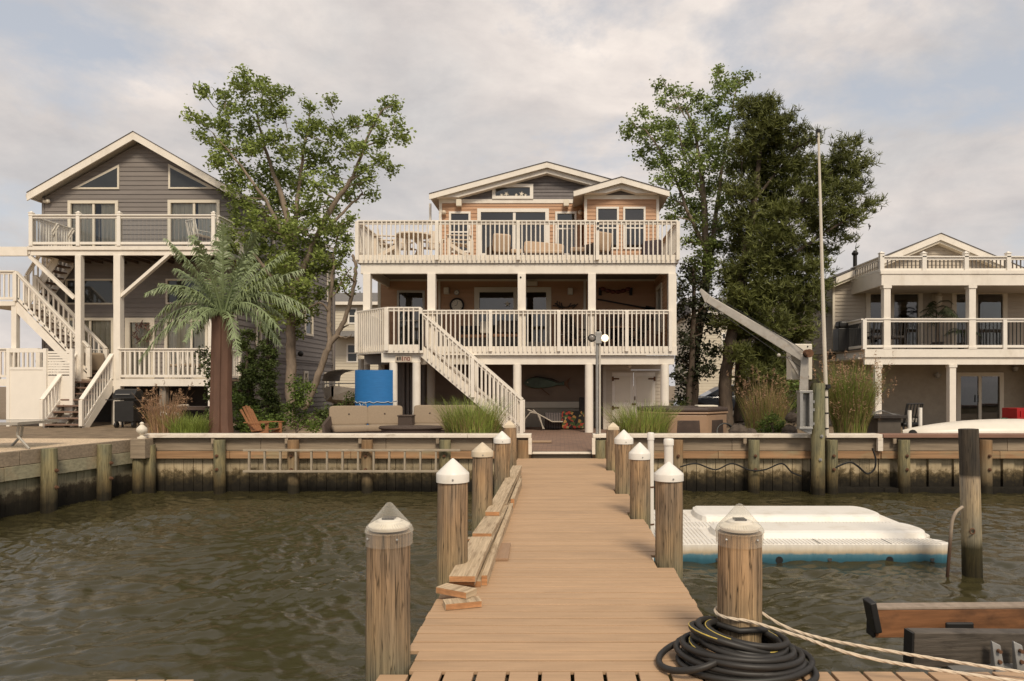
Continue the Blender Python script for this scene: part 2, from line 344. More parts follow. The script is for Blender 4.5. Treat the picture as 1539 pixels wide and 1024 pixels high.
LUMB = mat('lumber_grey', (0.47, 0.36, 0.235), 0.85, 0.25, 5, (14, 0.5, 8), bump=0.4, obj=0.15, stain=((0.16, 0.095, 0.05), 0.85, 5, (5, 0.6, 3)))
LUMBEND = mat('lumber_end', (0.42, 0.21, 0.095), 0.85, 0.3, 12, (1, 1, 4), obj=0.15)
BLUE = mat('blue_foam', (0.022, 0.16, 0.42), 0.6, 0.08, 4, (1, 1, 6), bump=0.1, bscale=40)
BARK = mat('bark', (0.23, 0.18, 0.135), 0.9, 0.3, 9, (1, 1, 0.35), bump=0.6)
BARKD = mat('dark_bark', (0.10, 0.075, 0.055), 0.9, 0.35, 9, (1, 1, 0.3), bump=0.6)
LEAF = mat('leaf_green', (0.26, 0.32, 0.085), 0.5, 0.3, 0.7, island=0.5, trans=0.38)
LEAF2 = mat('leaf_green_pale', (0.235, 0.295, 0.085), 0.5, 0.25, 0.7, island=0.5, trans=0.38)
NEED = mat('pine_needles', (0.135, 0.15, 0.038), 0.6, 0.35, 0.8, island=0.45, trans=0.2)
JUNI = mat('juniper_green', (0.085, 0.115, 0.028), 0.6, 0.35, 2, island=0.5, trans=0.15)
DARKLEAF = mat('dark_leaf', (0.035, 0.042, 0.016), 0.6, 0.3, 1, island=0.5, trans=0.15)
SHRUB = mat('shrub_green', (0.13, 0.185, 0.035), 0.6, 0.3, 2, island=0.4, trans=0.25)
GRASSG = mat('grass_blade', (0.27, 0.335, 0.075), 0.6, 0.25, 1, island=0.45, trans=0.3)
GRASSR = mat('grass_plume', (0.42, 0.27, 0.165), 0.8, 0.2, 1, island=0.35, trans=0.3)
GRASSY = mat('dry_grass', (0.33, 0.25, 0.11), 0.7, 0.2, 1, island=0.4, trans=0.3)
PALMF = mat('palm_frond', (0.195, 0.24, 0.115), 0.45, 0.18, 3, island=0.2)
PALMT = mat('palm_trunk', (0.125, 0.065, 0.042), 0.65, 0.25, 4, (1, 1, 0.2))
# ---------------------------------------------------------------- water and land
LA = (-8.90, 14.85); LB = (-11.75, -1.6)           # line of the left bulkhead
def lbx(y): return LA[0] + (LB[0] - LA[0]) * (LA[1] - y) / (LA[1] - LB[1])
def make_water():
    x0, x1, y0, y1, c = -13.0, 10.6, 1.6, 14.95, 0.037
    nx = int((x1 - x0) / c); ny = int((y1 - y0) / c)
    xs = np.linspace(x0, x1, nx); ys = np.linspace(y0, y1, ny); GX, GY = np.meshgrid(xs, ys)
    wx = GX + 0.35 * np.sin(GY * 0.9 + 1.3) + 0.2 * np.sin(GX * 1.7 + GY * 0.6); wy = GY + 0.35 * np.sin(GX * 0.8) + 0.15 * np.sin(GX * 2.1 - GY * 1.2)
    H = np.zeros_like(GX); r = np.random.default_rng(5)
    for i in range(95):
        lam = 0.11 * (0.42 / 0.11) ** r.random() if i < 65 else 0.5 * (1.7 / 0.5) ** r.random(); th = R(74) + r.normal(0, 0.6); k = 2 * math.pi / lam
        ph = k * (wx * math.cos(th) + wy * math.sin(th)) + r.random() * 6.28
        s = np.sin(ph); H += (0.0066 if i < 65 else 0.0036) * lam * (s + 0.35 * (s * s - 0.5)) * (0.8 + 0.5 * r.random())
    # patches of calmer and rougher water
    H *= 0.85 + 0.35 * np.sin(GX * 0.55 + 1.0) * np.sin(GY * 0.45 + 0.5) + 0.25 * np.sin(GX * 1.1 - GY * 0.9)
    edge = np.minimum(np.minimum(GX - x0, x1 - GX), np.minimum(GY - y0, y1 - GY)); H *= np.clip(edge / 0.15, 0, 1)
    V = np.stack([GX, GY, H], -1).reshape(-1, 3)
    idx = np.arange(nx * ny).reshape(ny, nx)
    Fq = np.stack([idx[:-1, :-1], idx[:-1, 1:], idx[1:, 1:], idx[1:, :-1]], -1).reshape(-1, 4)
    B = 600.0; n = len(V)
    ex = np.array([[-B, -B, 0], [B, -B, 0], [B, 60, 0], [-B, 60, 0], [x0, y0, 0], [x1, y0, 0], [x1, y1, 0], [x0, y1, 0]], float)
    V = np.concatenate([V, ex]); Fe = np.array([[0, 1, 5, 4], [1, 2, 6, 5], [2, 3, 7, 6], [3, 0, 4, 7]]) + n
    m = bpy.data.materials.new('lagoon_water'); m.use_nodes = True; nt = m.node_tree; N = nt.nodes; L = nt.links; b = N['Principled BSDF']
    b.inputs['Base Color'].default_value = (0.044, 0.038, 0.016, 1); b.inputs['Roughness'].default_value = 0.015; b.inputs['IOR'].default_value = 1.33; b.inputs['Specular IOR Level'].default_value = 0.55
    g = N.new('ShaderNodeNewGeometry'); mp = N.new('ShaderNodeMapping'); mp.inputs['Scale'].default_value = (0.75, 1.25, 1); L.new(g.outputs['Position'], mp.inputs[0])
    n1 = N.new('ShaderNodeTexNoise'); n1.inputs['Scale'].default_value = 13; n1.inputs['Detail'].default_value = 5; n1.inputs['Roughness'].default_value = 0.6; n1.inputs['Distortion'].default_value = 0.8
    L.new(mp.outputs[0], n1.inputs['Vector']); bp = N.new('ShaderNodeBump'); bp.inputs['Strength'].default_value = 0.10; bp.inputs['Distance'].default_value = 0.05
    L.new(n1.outputs['Fac'], bp.inputs['Height']); L.new(bp.outputs[0], b.inputs['Normal'])
    o = npmesh('water', V, 4, m, faces=np.concatenate([Fq, Fe])); o.data.polygons.foreach_set('use_smooth', [True] * len(o.data.polygons)); tag(o, kind='structure')
make_water()
def earth_mat(name, c1, c2, scale, bump):
    return mat(name, c1, 0.95, 0.3, scale, bump=bump, bscale=45, stain=(c2, 0.8, 1.1, (1, 1, 1)))
GROUND = earth_mat('sandy_ground', (0.21, 0.155, 0.10), (0.11, 0.08, 0.05), 3, 0.5)
GRAVEL = mat('beach_gravel', (0.62, 0.48, 0.33), 0.95, 0.45, 38, bump=0.8, bscale=50)
g = MB(); zl, zr = 0.98, 0.82
g.quad((-8.6, 14.95, zr), (300, 14.95, zr), (300, 600, zr), (-8.6, 600, zr))
g.quad((lbx(14.95), 14.95, zl), (-8.6, 14.95, zr), (-8.6, 600, zr), (-9.4, 600, zl))
g.quad((-300, -1.6, zl), (LB[0], LB[1], zl), (lbx(14.95), 14.95, zl), (-300, 14.95, zl))
g.quad((-300, 14.95, zl), (lbx(14.95), 14.95, zl), (-9.4, 600, zl), (-300, 600, zl))
g.quad((-300, -1.6, -1), (LB[0], LB[1], -1), (LB[0], LB[1], zl), (-300, -1.6, zl))
tag(g.build('ground', GROUND), kind='structure')
# far shore of grass and hedges is out of sight; a street runs behind the houses
s = MB(); s.quad((-60, 38, zr + .012), (60, 38, zr + .012), (60, 46, zr + .012), (-60, 46, zr + .012))
tag(s.build('road', mat('asphalt', (0.05, 0.05, 0.05), 0.9, 0.2, 8)), kind='structure')
def paver_mat():
    m = bpy.data.materials.new('brick_pavers'); m.use_nodes = True; nt = m.node_tree; N = nt.nodes; L = nt.links; b = N['Principled BSDF']
    tc = N.new('ShaderNodeTexCoord'); br = N.new('ShaderNodeTexBrick'); L.new(tc.outputs['Object'], br.inputs['Vector'])
    br.inputs['Scale'].default_value = 1; br.inputs['Brick Width'].default_value = 0.2; br.inputs['Row Height'].default_value = 0.1; br.inputs['Mortar Size'].default_value = 0.006
    br.inputs['Color1'].default_value = (0.27, 0.165, 0.115, 1); br.inputs['Color2'].default_value = (0.19, 0.12, 0.09, 1); br.inputs['Mortar'].default_value = (0.12, 0.085, 0.06, 1)
    L.new(br.outputs['Color'], b.inputs['Base Color']); b.inputs['Roughness'].default_value = 0.85; return m
s = MB(); s.quad((-5.9, 14.97, zr + .006), (3.6, 14.97, zr + .006), (3.6, 24.6, zr + .006), (-5.9, 24.6, zr + .006))
tag(s.build('patio', paver_mat(), loc=(-5.9, 14.97, zr)), kind='structure')
s = MB(); s.quad((-30, 6, zl + .006), (lbx(6) - .12, 6, zl + .006), (lbx(14.9) - .12, 14.9, zl + .006), (-9.1, 16.4, zl + .006), (-30, 17.2, zl + .006))
tag(s.build('gravel_bed', GRAVEL), kind='structure')
s = MB(); s.quad((-8.4, 16.8, zr + .01), (-5.95, 16.6, zr + .01), (-5.95, 24, zr + .01), (-7.6, 24, zr + .01))
tag(s.build('gravel_path', mat('pale_gravel', (0.36, 0.27, 0.18), 0.95, 0.45, 30, bump=0.8, bscale=40)), kind='structure')

# ---------------------------------------------------------------- bulkheads
def bolt(mb, x, y, z, d=(0, -1, 0)):
    d = Vector(d); p = Vector((x, y, z)); mb.cyl(p, p + d * 0.03, 0.034, n=8); mb.cyl(p + d * .03, p + d * 0.06, 0.017, n=6)
def pile_mesh(x, y, z0, z1, r, seed=0, lean=(0, 0), n=18):
    rr = random.Random(seed); m = MB(); pts = []; rad = []
    k = 9
    for i in range(k + 1):
        t = i / k; z = z0 + (z1 - z0) * t
        pts.append((x + lean[0] * (z - 0.7) + 0.004 * math.sin(5 * t + seed), y + lean[1] * (z - 0.7) + 0.004 * math.cos(4 * t + seed), z)); rad.append(r * (1.03 - 0.05 * t + rr.uniform(-.012, .012)))
    b = len(m.v); m.tube(pts, rad, n)
    ph = [rr.uniform(0.975, 1.025) for _ in range(n)]
    for i in range(k + 1):
        c = Vector(pts[i])
        for j in range(n):
            v = Vector(m.v[b + i * n + j]); q = c + (v - c) * ph[j]; m.v[b + i * n + j] = (q.x, q.y, v.z)
    return m
def bulkhead(name, label, x0, x1, piles, capm, sheetm, cap=True, ledge=False, corr=False, y=14.9):
    t = thing(name, label, 'bulkhead', ((x0 + x1) / 2, y, 0))
    s = MB(); x = x0; rr = random.Random(int(x0 * 10)); i = 0
    while x < x1 - .02:
        wd = min((0.26 if corr else 0.2) + rr.uniform(-.02, .02), x1 - x)
        dy = (0.065 if i % 2 else 0) if corr else rr.uniform(0, .012)
        s.box(x, x + wd - .011, y - .05 + dy, y + .04, -0.6, 1.05); x += wd; i += 1
    s.build('sheet_piling', sheetm, t)
    s = MB(); x = x0
    while x < x1 - .01:
        e = min(x + rr.uniform(2.2, 3.4), x1); s.box(x, e - .008, y - .13, y - .052, 0.862, 1.125); x = e
    s.build('upper_wale', WALE, t, bevel=.006)
    s = MB(); x = x0
    while x < x1 - .01:
        e = min(x + rr.uniform(1.8, 3.2), x1); s.box(x, e - .008, y - .17, y - .052, 0.70, 0.852); x = e
    s.build('lower_wale', WALEO, t, bevel=.006)
    if cap:
        s = MB(); x = x0
        while x < x1 - .01:
            e = min(x + rr.uniform(2.8, 4.0), x1); s.box(x, e - .005, y - .26, y + .10, 1.14, 1.215); x = e
        s.build('cap_board', capm, t, bevel=.008)
    if ledge: MB().box(x0, x1, y - .3, y - .06, -0.06, 0.10).build('toe_ledge', SHEET, t)
    for k, px in enumerate(piles):
        xx = X(px, y - .29)
        p = pile_mesh(xx, y - .29, -0.8, 1.10, 0.118, k * 7 + int(x0 * 3)).build('piling', PILEB if k % 3 else PILEG, t, smooth=True)
        b = MB(); bolt(b, xx, y - .40, .78); bolt(b, xx, y - .40, .50); b.build('bolt', RUST, p)
        MB().box(xx - .2, xx - .135, y - .24, y - .17, 1.02, 1.138).build('cap_bracket', WALE, t)
    return t
PILEB = zramp('brown_piling', [(-0.2, (0.02, 0.018, 0.012)), (0.15, (0.03, 0.024, 0.014)), (0.3, (0.15, 0.11, 0.06)), (0.55, (0.26, 0.20, 0.12)), (0.95, (0.27, 0.165, 0.085)), (1.2, (0.24, 0.16, 0.09))], gvar=0.3, nscale=4)
b1 = bulkhead('bulkhead', 'timber bulkhead with white cap left of the pier carrying a long ladder', -8.72, -0.60, (330, 441, 552, 669), CAPW, SHEET)
s = MB(); s.box(-.66, -.59, 14.62, 14.70, .80, 1.138); s.build('end_trim', CAPW, b1)
pile_mesh(X(786, 14.62), 14.68, -.8, 1.09, .13, 3).build('piling', PILEB, b1, smooth=True)
b2 = bulkhead('bulkhead', 'timber bulkhead with white cap between the pier and the boat crane', .68, X(1222, 14.7), (1133, 1018), CAPW, SHEET)
s = MB(); s.box(.66, .73, 14.62, 14.70, .80, 1.138); s.build('end_trim', CAPW, b2)
pile_mesh(X(903, 14.62), 14.66, -.8, 1.09, .12, 5).build('piling', PILEG, b2, smooth=True); pile_mesh(X(917, 14.6) , 14.62, -.8, 1.09, .1, 6).build('piling', PILEB, b2, smooth=True)
b3 = bulkhead('bulkhead', 'short white capped bulkhead section right of the green crane piling', X(1240, 14.7) + .01, X(1325, 14.7), (1250,), CAPW, SHEET, ledge=True)
s = MB(); s.box(X(1317, 14.7), X(1325, 14.7) - .006, 14.62, 14.70, .87, 1.138); s.build('end_trim', CAPW, b3)
b4 = bulkhead('bulkhead', 'bulkhead with rust brown cap and corrugated sheet wall at far right', X(1325, 14.7) + .012, 22, (1359, 1482, 1600), RUSTC, SHEET, ledge=True, corr=True)
# sill across the gap
th = thing('boat_sill', 'low white edged sill where the pier meets the brick patio', 'sill', (0, 14.8, .8))
MB().box(-.585, .655, 14.84, 14.95, -.3, .79).build('sill_wall', WALE, th); MB().box(-.585, .655, 14.74, 14.96, .792, .825).build('sill_edge', CAPW, th, bevel=.006)

def side_bulkhead():
    t = thing('bulkhead', 'weathered plank bulkhead running toward the viewer at the left edge', 'bulkhead', (lbx(11), 11, 0))
    d = Vector((LB[0] - LA[0], LB[1] - LA[1], 0)); Ln = d.length; d.normalize(); nrm = Vector((-d.y, d.x, 0)); 
    if nrm.x < 0: nrm = -nrm
    A = Vector((LA[0], LA[1], 0)); rr = random.Random(4)
    s = MB(); q = 0.0
    while q < Ln:
        wd = 0.19 + rr.uniform(-.02, .03); a = A + d * q - nrm * (.02 + rr.uniform(0, .012)); b = A + d * (q + wd - .005) - nrm * .02
        s.bar(a + Vector((0, 0, .2)), b + Vector((0, 0, .2)), .05, 1.5); q += wd
    s.build('sheet_piling', SHEETG, t)
    for nm, zc, hh, off, m_ in (('upper_wale', .985, .25, .05, WALE), ('lower_wale', .735, .235, .06, WALEG)):
        s = MB(); q = 0.0
        while q < Ln:
            e = min(q + rr.uniform(2.0, 3.2), Ln); s.bar(A + d * q + nrm * off + Vector((0, 0, zc)), A + d * (e - .012) + nrm * off + Vector((0, 0, zc + rr.uniform(-.012, .012))), .08, hh); q = e
        s.build(nm, m_, t, bevel=.006)
    for k, y in enumerate((13.75, 12.55, 11.35, 10.1)):
        p = pile_mesh(lbx(y) + .2, y, -.8, 1.08 + .03 * (k % 2), .125, k + 40).build('piling', PILEG, t, smooth=True)
        b = MB(); bolt(b, lbx(y) + .2 + .12, y, .72, (1, -.2, 0)); bolt(b, lbx(y) + .2 + .12, y, .42, (1, -.2, 0)); b.build('bolt', RUST, p)
    for k, (px, yy) in enumerate(((208, 14.5), (225, 14.62))):
        pile_mesh(X(px, yy), yy, -.8, 1.0, .112, k + 60).build('piling', PILEG, t, smooth=True)
    xx = X(207.5, 14.36); yy = 14.44
    MB().box(xx - .15, xx + .15, yy - .1, yy + .2, .74, 1.14).build('post_box', WALE, t, bevel=.008)
    f = MB().lathe([(.085, 1.14), (.085, 1.17), (.04, 1.185), (.035, 1.21), (.075, 1.25), (.105, 1.30), (.095, 1.355), (.05, 1.40), (.03, 1.425), (.042, 1.45), (.02, 1.475), (.004, 1.48)], (xx, yy + .05, 0), 16)
    f.build('finial', CREAMTRIM, t, smooth=True)
SHEETG = zramp('green_sheet_piling', [(0.0, (0.012, 0.010, 0.007)), (0.2, (0.022, 0.018, 0.012)), (0.36, (0.07, 0.055, 0.035)), (0.44, (0.30, 0.26, 0.17)), (0.75, (0.30, 0.31, 0.20))], nscale=5, amp=0.24, gvar=0.2)
WALEG = mat('greenish_wale', (0.33, 0.30, 0.20), 0.85, 0.25, 4, (0.3, 3, 5), bump=0.4, stain=((0.36, 0.26, 0.16), 0.8, 2, (0.4, 1, 1)))
side_bulkhead()
# aluminium ladder hung flat along the bulkhead
t = thing('ladder', 'long weathered ladder hung sideways on the bulkhead above the water', 'ladder', (X(530, 14.42), 14.42, .7))
x0, x1 = X(366, 14.42), X(692, 14.42)
for z in (.905, .475):
    MB().box(x0, x1 if z > .6 else X(668, 14.42), 14.38, 14.45, z - .022, z + .022).build('side_rail', mat('ladder_grey', (0.36, 0.30, 0.22), 0.7, 0.15, 6), t, bevel=.005)
x = x0 + .12
while x < x1 - .3:
    MB().box(x - .018, x + .018, 14.39, 14.44, .497, .883).build('rung', MATS['ladder_grey'], t); x += .318
# drain cables looped on the right bulkhead
def cable(name, label, pts, r, m, cat, n=6):
    c = []
    for i in range(len(pts) - 1):
        p0 = Vector(pts[max(i - 1, 0)]); p1 = Vector(pts[i]); p2 = Vector(pts[i + 1]); p3 = Vector(pts[min(i + 2, len(pts) - 1)])
        for k in range(8):
            t_ = k / 8; c.append(0.5 * ((2 * p1) + (p2 - p0) * t_ + (2 * p0 - 5 * p1 + 4 * p2 - p3) * t_ ** 2 + (3 * p1 - p0 - 3 * p2 + p3) * t_ ** 3))
    c.append(Vector(pts[-1])); o = MB().tube(c, r, n).build(name, m, smooth=True, loc=pts[0]); tag(o, label, cat); return o
cable('black_cable', 'black cable sagging along the bulkhead between pier and crane', [P(x, y, 14.40) for x, y in ((1022, 702), (1046, 697), (1075, 706), (1100, 697), (1128, 707), (1150, 706), (1175, 697), (1190, 710), (1205, 716))], .016, BLACK, 'cable')
cable('black_hose', 'black hose loop hanging from the white capped bulkhead by the green piling', [P(x, y, 14.52) for x, y in ((1255, 703), (1276, 695), (1288, 700), (1303, 712), (1314, 705), (1316, 690), (1311, 674))], .02, BLACK, 'hose')

# ---------------------------------------------------------------- pier and cross dock
PX0, PX1, PY0, PY1, PZ = -0.88, 0.95, 3.775, 14.60, 0.72
def cap_clear():
    m = bpy.data.materials.new('cap_plastic'); m.use_nodes = True; nt = m.node_tree; N = nt.nodes; L = nt.links; b = N['Principled BSDF']; b.inputs['Base Color'].default_value = (.82, .78, .70, 1); b.inputs['Roughness'].default_value = .15
    t = N.new('ShaderNodeBsdfTransparent'); t.inputs[0].default_value = (.96, .95, .92, 1); f = N.new('ShaderNodeLayerWeight'); f.inputs['Blend'].default_value = .35
    mr = N.new('ShaderNodeMapRange'); mr.inputs['To Min'].default_value = .07; mr.inputs['To Max'].default_value = .5; L.new(f.outputs['Facing'], mr.inputs[0]); mx = N.new('ShaderNodeMixShader'); L.new(mr.outputs[0], mx.inputs[0]); L.new(t.outputs[0], mx.inputs[1]); L.new(b.outputs[0], mx.inputs[2]); L.new(mx.outputs[0], N['Material Output'].inputs[0]); return m
CAPCLR = cap_clear()
PILINGS = [  # photo centre x, depth, radius, tip y, cap base y, kind, lean, label
    (585, 3.86, .119, 755, 797, 'solar', 'thick weathered piling with clear solar cap at the near left corner of the pier'),
    (680.5, 5.55, .121, 689, 724, 'white', 'weathered piling with white cone cap beside the lumber stack end'),
    (725, 8.15, .119, 665, 686, 'aged', 'piling with yellowed cone cap beside the middle of the lumber stack'),
    (754.5, 10.6, .121, 648, 666, 'white', 'piling with white cone cap just past the yellow capped one'),
    (766, 12.9, .125, 632, 643, 'flat', 'farthest left pier piling with low grey pyramid cap'),
    (1111.5, 4.02, .124, 757, 798, 'solar', 'thick piling with clear solar cap wrapped by hose and white rope'),
    (1005, 6.1, .120, 694, 722, 'white', 'piling with white cone cap nearest to the floating dock'),
    (961.5, 8.2, .120, 665, 690, 'white', 'piling with white cone cap in front of the thin white pipe'),
    (937.5, 10.1, .128, 646, 667, 'white', 'piling with white cone cap second from the far right end of the pier'),
    (921.5, 12.8, .127, 635, 646, 'flat', 'farthest right pier piling with low grey pyramid cap by the grass'),
]
PIL = []
for i, (px, D, r, yt, yb, kind, lab) in enumerate(PILINGS):
    cx = X(px, D); zt = Z(yt, D); zb = Z(yb, D); PIL.append((cx, D, r))
    t = thing('pier_piling', lab, 'piling', (cx, D, -1), 'pilings along the pier')
    top = zb + (.05 if kind == 'white' else .0)
    if kind == 'solar': top = zb - .005
    pm = pile_mesh(cx, D, -1.0, top, r, i * 13 + 1, n=22)
    po = pm.build('post', PILE, t, smooth=True)
    if kind in ('white', 'aged'):
        m_ = CAPPL if kind == 'white' else CAPYL; R_ = r * 1.07; h = zt - zb
        c = MB().lathe([(R_ * .9, zb), (R_, zb), (R_, zb + h * .34), (R_ * .985, zb + h * .38), (R_ * .5, zb + h * .71), (R_ * .1, zb + h * .97), (.004, zt)], (cx, D, 0), 28).build('cap', m_, t, smooth=True)
        b = MB(); b.cyl((cx + .02, D - R_ + .004, zb + h * .16), (cx + .02, D - R_ - .006, zb + h * .16), .007, n=8); b.build('screw', GALV, c)
    elif kind == 'flat':
        R_ = r * 1.12; c = MB().lathe([(R_, zb - .0), (R_ * 1.02, zb + .01), (R_, zb + .05), (R_ * .55, zb + .09), (R_ * .5, zb + .10), (.005, zt)], (cx, D, 0), 4, Matrix.Rotation(R(45), 4, 'Z')).build('cap', CAPYL, t)
    else:
        R_ = r * 1.09; h = zt - zb
        sk = MB().lathe([(R_ * .97, zb - .075), (R_ * .98, zb - .0)], (cx, D, 0), 32); sk.f = sk.f[:-2]; sk.m = sk.m[:-2]
        MB().lathe([(R_ * .985, zb - .006), (R_ * 1.015, zb - .002), (R_, zb + .008), (R_ * .95, zb + .022)], (cx, D, 0), 32).build('cap_rim', CAPCLR, t, smooth=True)
        c = MB().lathe([(R_ * .95, zb + .024), (R_ * .53, zb + h * .56), (R_ * .12, zb + h * .97), (.004, zt)], (cx, D, 0), 32); c.f = c.f[:-2]; c.m = c.m[:-2]
        co = c.build('cap', CAPCLR, t, smooth=True)
        so_ = sk.build('cap_skirt', CAPCLR, t, smooth=True)
        MB().lathe([(R_ * .80, zb + .008), (R_ * .84, zb + .026), (R_ * .52, zb + .046), (R_ * .50, zb + .058), (R_ * .44, zb + .062)], (cx, D, 0), 32).build('lamp_body', CAPPL, co, smooth=True)
        rb = MB()
        for k in range(44):
            a = 2 * math.pi * k / 44; e = Vector((math.cos(a), math.sin(a), 0)); c0 = Vector((cx, D, 0))
            rb.bar(c0 + e * R_ * .855 + Vector((0, 0, zb + .030)), c0 + e * R_ * .60 + Vector((0, 0, zb + .049)), .0035, .004)
        rb.build('lens_ribs', CAPPL, co)
        MB().box(cx - .033, cx + .033, D - .033, D + .033, zb + .063, zb + .071).build('solar_panel', mat('solar_cell', (0.01, 0.012, 0.02), 0.15, 0.2, 5), co)
        b = MB()
        for a in (-.8, .55, 2.2): b.sphere((cx + R_ * math.sin(a), D - R_ * math.cos(a), zb - .03), .008, 6)
        b.build('screw', GALV, so_)
# pier
t = thing('pier', 'long tan plank pier leading from the foreground to the patio', 'pier', (0.03, 9, .6))
s = MB(); y = PY0; rr = random.Random(9); pitch = .1418
while y < PY1:
    ye = min(y + pitch - .015, PY1); a, b = PX0 + rr.uniform(-.006, .006), PX1 + rr.uniform(-.006, .006)
    for cx, cy, r in PIL:
        if cy - r * 1.06 < ye and cy + r * 1.06 > y:
            if cx < 0: a = max(a, cx + r * 1.06)
            else: b = min(b, cx - r * 1.06)
    z1 = PZ + rr.uniform(-.0015, .0015)
    if rr.random() < .05:
        q = rr.uniform(-.5, .6); s.box(a, q - .0015, y, ye, PZ - .025, z1); s.box(q + .0015, b, y, ye, PZ - .025, z1)
    else: s.box(a, b, y, ye, PZ - .025, z1)
    y += pitch
s.build('deck_boards', DECKC, t, bevel=.003)
s = MB()
for x in (PX0 + .17, -.3, .32, PX1 - .17): s.box(x - .02, x + .02, PY0 + .03, PY1 - .02, PZ - .26, PZ - .03)
s.build('stringers', mat('dock_joists', (0.14, 0.105, 0.07), 0.9, 0.3, 5), t)
s = MB()
for cx, cy, r in PIL[1:5]: s.box(PX0 + .02, PX1 - .02, cy + r + .03, cy + r + .08, PZ - .48, PZ - .27)
s.build('cross_beams', MATS['dock_joists'], t)
t = thing('cross_dock', 'near dock of tan boards with open gaps along the bottom edge', 'dock', (1, 2.6, .6))
s = MB(); x = -.955; i = 0; cxx = X(616, 3.77)
while x < 4.2:
    xe = x + .152; ye = 3.768
    if x < PIL[0][0] + .125: ye = PIL[0][1] - .131
    cx, cy, r = PIL[5]
    s.box(x, xe, .9, ye - random.uniform(0, .003), PZ - .028, PZ - .003 + rr.uniform(-.001, .001)); x += .1715
s.build('deck_boards', DECKC, t, bevel=.004)
s = MB()
for y in (3.66, 2.9, 2.1, 1.3): s.box(-.94, 4.15, y - .04, y + .04, PZ - .24, PZ - .031)
s.build('stringers', MATS['dock_joists'], t)
t = thing('dock_finger', 'short tan dock finger end seen at the bottom left edge', 'dock', (-2.2, 3, .6))
s = MB()
for x in (-2.34, -2.19, -2.04): s.box(x, x + .14, 2.0, 3.66, PZ - .03, PZ)
s.build('deck_boards', DECKC, t, bevel=.004); MB().box(-2.3, -1.95, 2.1, 3.6, PZ - .2, PZ - .032).build('stringers', MATS['dock_joists'], t)
pile_mesh(-2.13, 2.4, -1, PZ - .21, .1, 77).build('piling', PILE, t, smooth=True)

# ---------------------------------------------------------------- lumber on the pier
def board(label, x0, x1, y0, y1, z0, z1, rot=0.0, m=None, tilt=0.0):
    c = Vector(((x0 + x1) / 2, (y0 + y1) / 2, z0)); s = MB(); hx, hy, h = (x1 - x0) / 2, (y1 - y0) / 2, z1 - z0
    s.hexa([(-hx, -hy, 0), (hx, -hy, 0), (hx, hy, 0), (-hx, hy, 0), (-hx, -hy, h), (hx, -hy, h), (hx, hy, h), (-hx, hy, h)])
    # worn notches
    s.mi = 1
    s.quad((-hx * .98, -hy - .001, h * .04), (hx * .98, -hy - .001, h * .04), (hx * .98, -hy - .001, h * .96), (-hx * .98, -hy - .001, h * .96))
    o = s.build('lumber_board', [m or LUMB, LUMBEND], loc=(0, 0, 0)); o.location = c; o.rotation_euler = (0, tilt, rot); tag(o, label, 'board', 'old boards stacked on the pier'); return o
z = PZ + .0025
board('bottom plank at the near end of the lumber stack', -.80, -.61, 5.32, 9.0, z, z + .044, R(.4))
board('second layer plank with a pale sawn end in the near lumber stack', -.815, -.625, 5.2, 8.4, z + .047, z + .091, R(-.2))
board('topmost wide plank on the near end of the lumber stack', -.81, -.62, 5.12, 6.45, z + .094, z + .136, R(.3))
board('short block of plank on top in the middle of the lumber stack', -.812, -.63, 6.60, 7.45, z + .094, z + .134, R(-1.5))
board('thin dark slat lying across the middle of the lumber stack', -.86, -.66, 6.49, 6.58, z + .094, z + .108, R(8))
board('long top plank on the far end of the lumber stack', -.815, -.66, 7.7, 12.1, z + .094, z + .138, R(-.1))
board('middle plank under the long top plank of the far lumber stack', -.80, -.65, 8.45, 11.9, z + .047, z + .091, R(.2))
board('bottom plank at the far end of the lumber stack', -.80, -.64, 9.05, 11.6, z, z + .044, R(-.1))
board('narrow plank standing on edge along the right side of the lumber stack', -.606, -.562, 5.35, 8.6, z, z + .08, R(.3))
board('split narrow plank leaning beyond the edge plank of the lumber stack', -.615, -.57, 8.7, 10.6, z, z + .12, R(.2))
board('lower loose offcut block in front of the lumber stack', -.80, -.55, 4.80, 4.92, z, z + .042, R(18))
board('upper loose offcut block resting in front of the lumber stack', -.87, -.60, 4.93, 5.05, z + .046, z + .09, R(-30))
o = MB().box(-.075, .075, -.3, .3, 0, .024).build('board_offcut', mat('brown_composite', (0.33, 0.21, 0.13), 0.7, 0.1, 5, (8, 1, 1)), bevel=.003); o.location = (-.535, 6.4, z); o.rotation_euler = (0, 0, R(2)); tag(o, 'brown composite deck offcut lying flat right of the lumber stack', 'board')

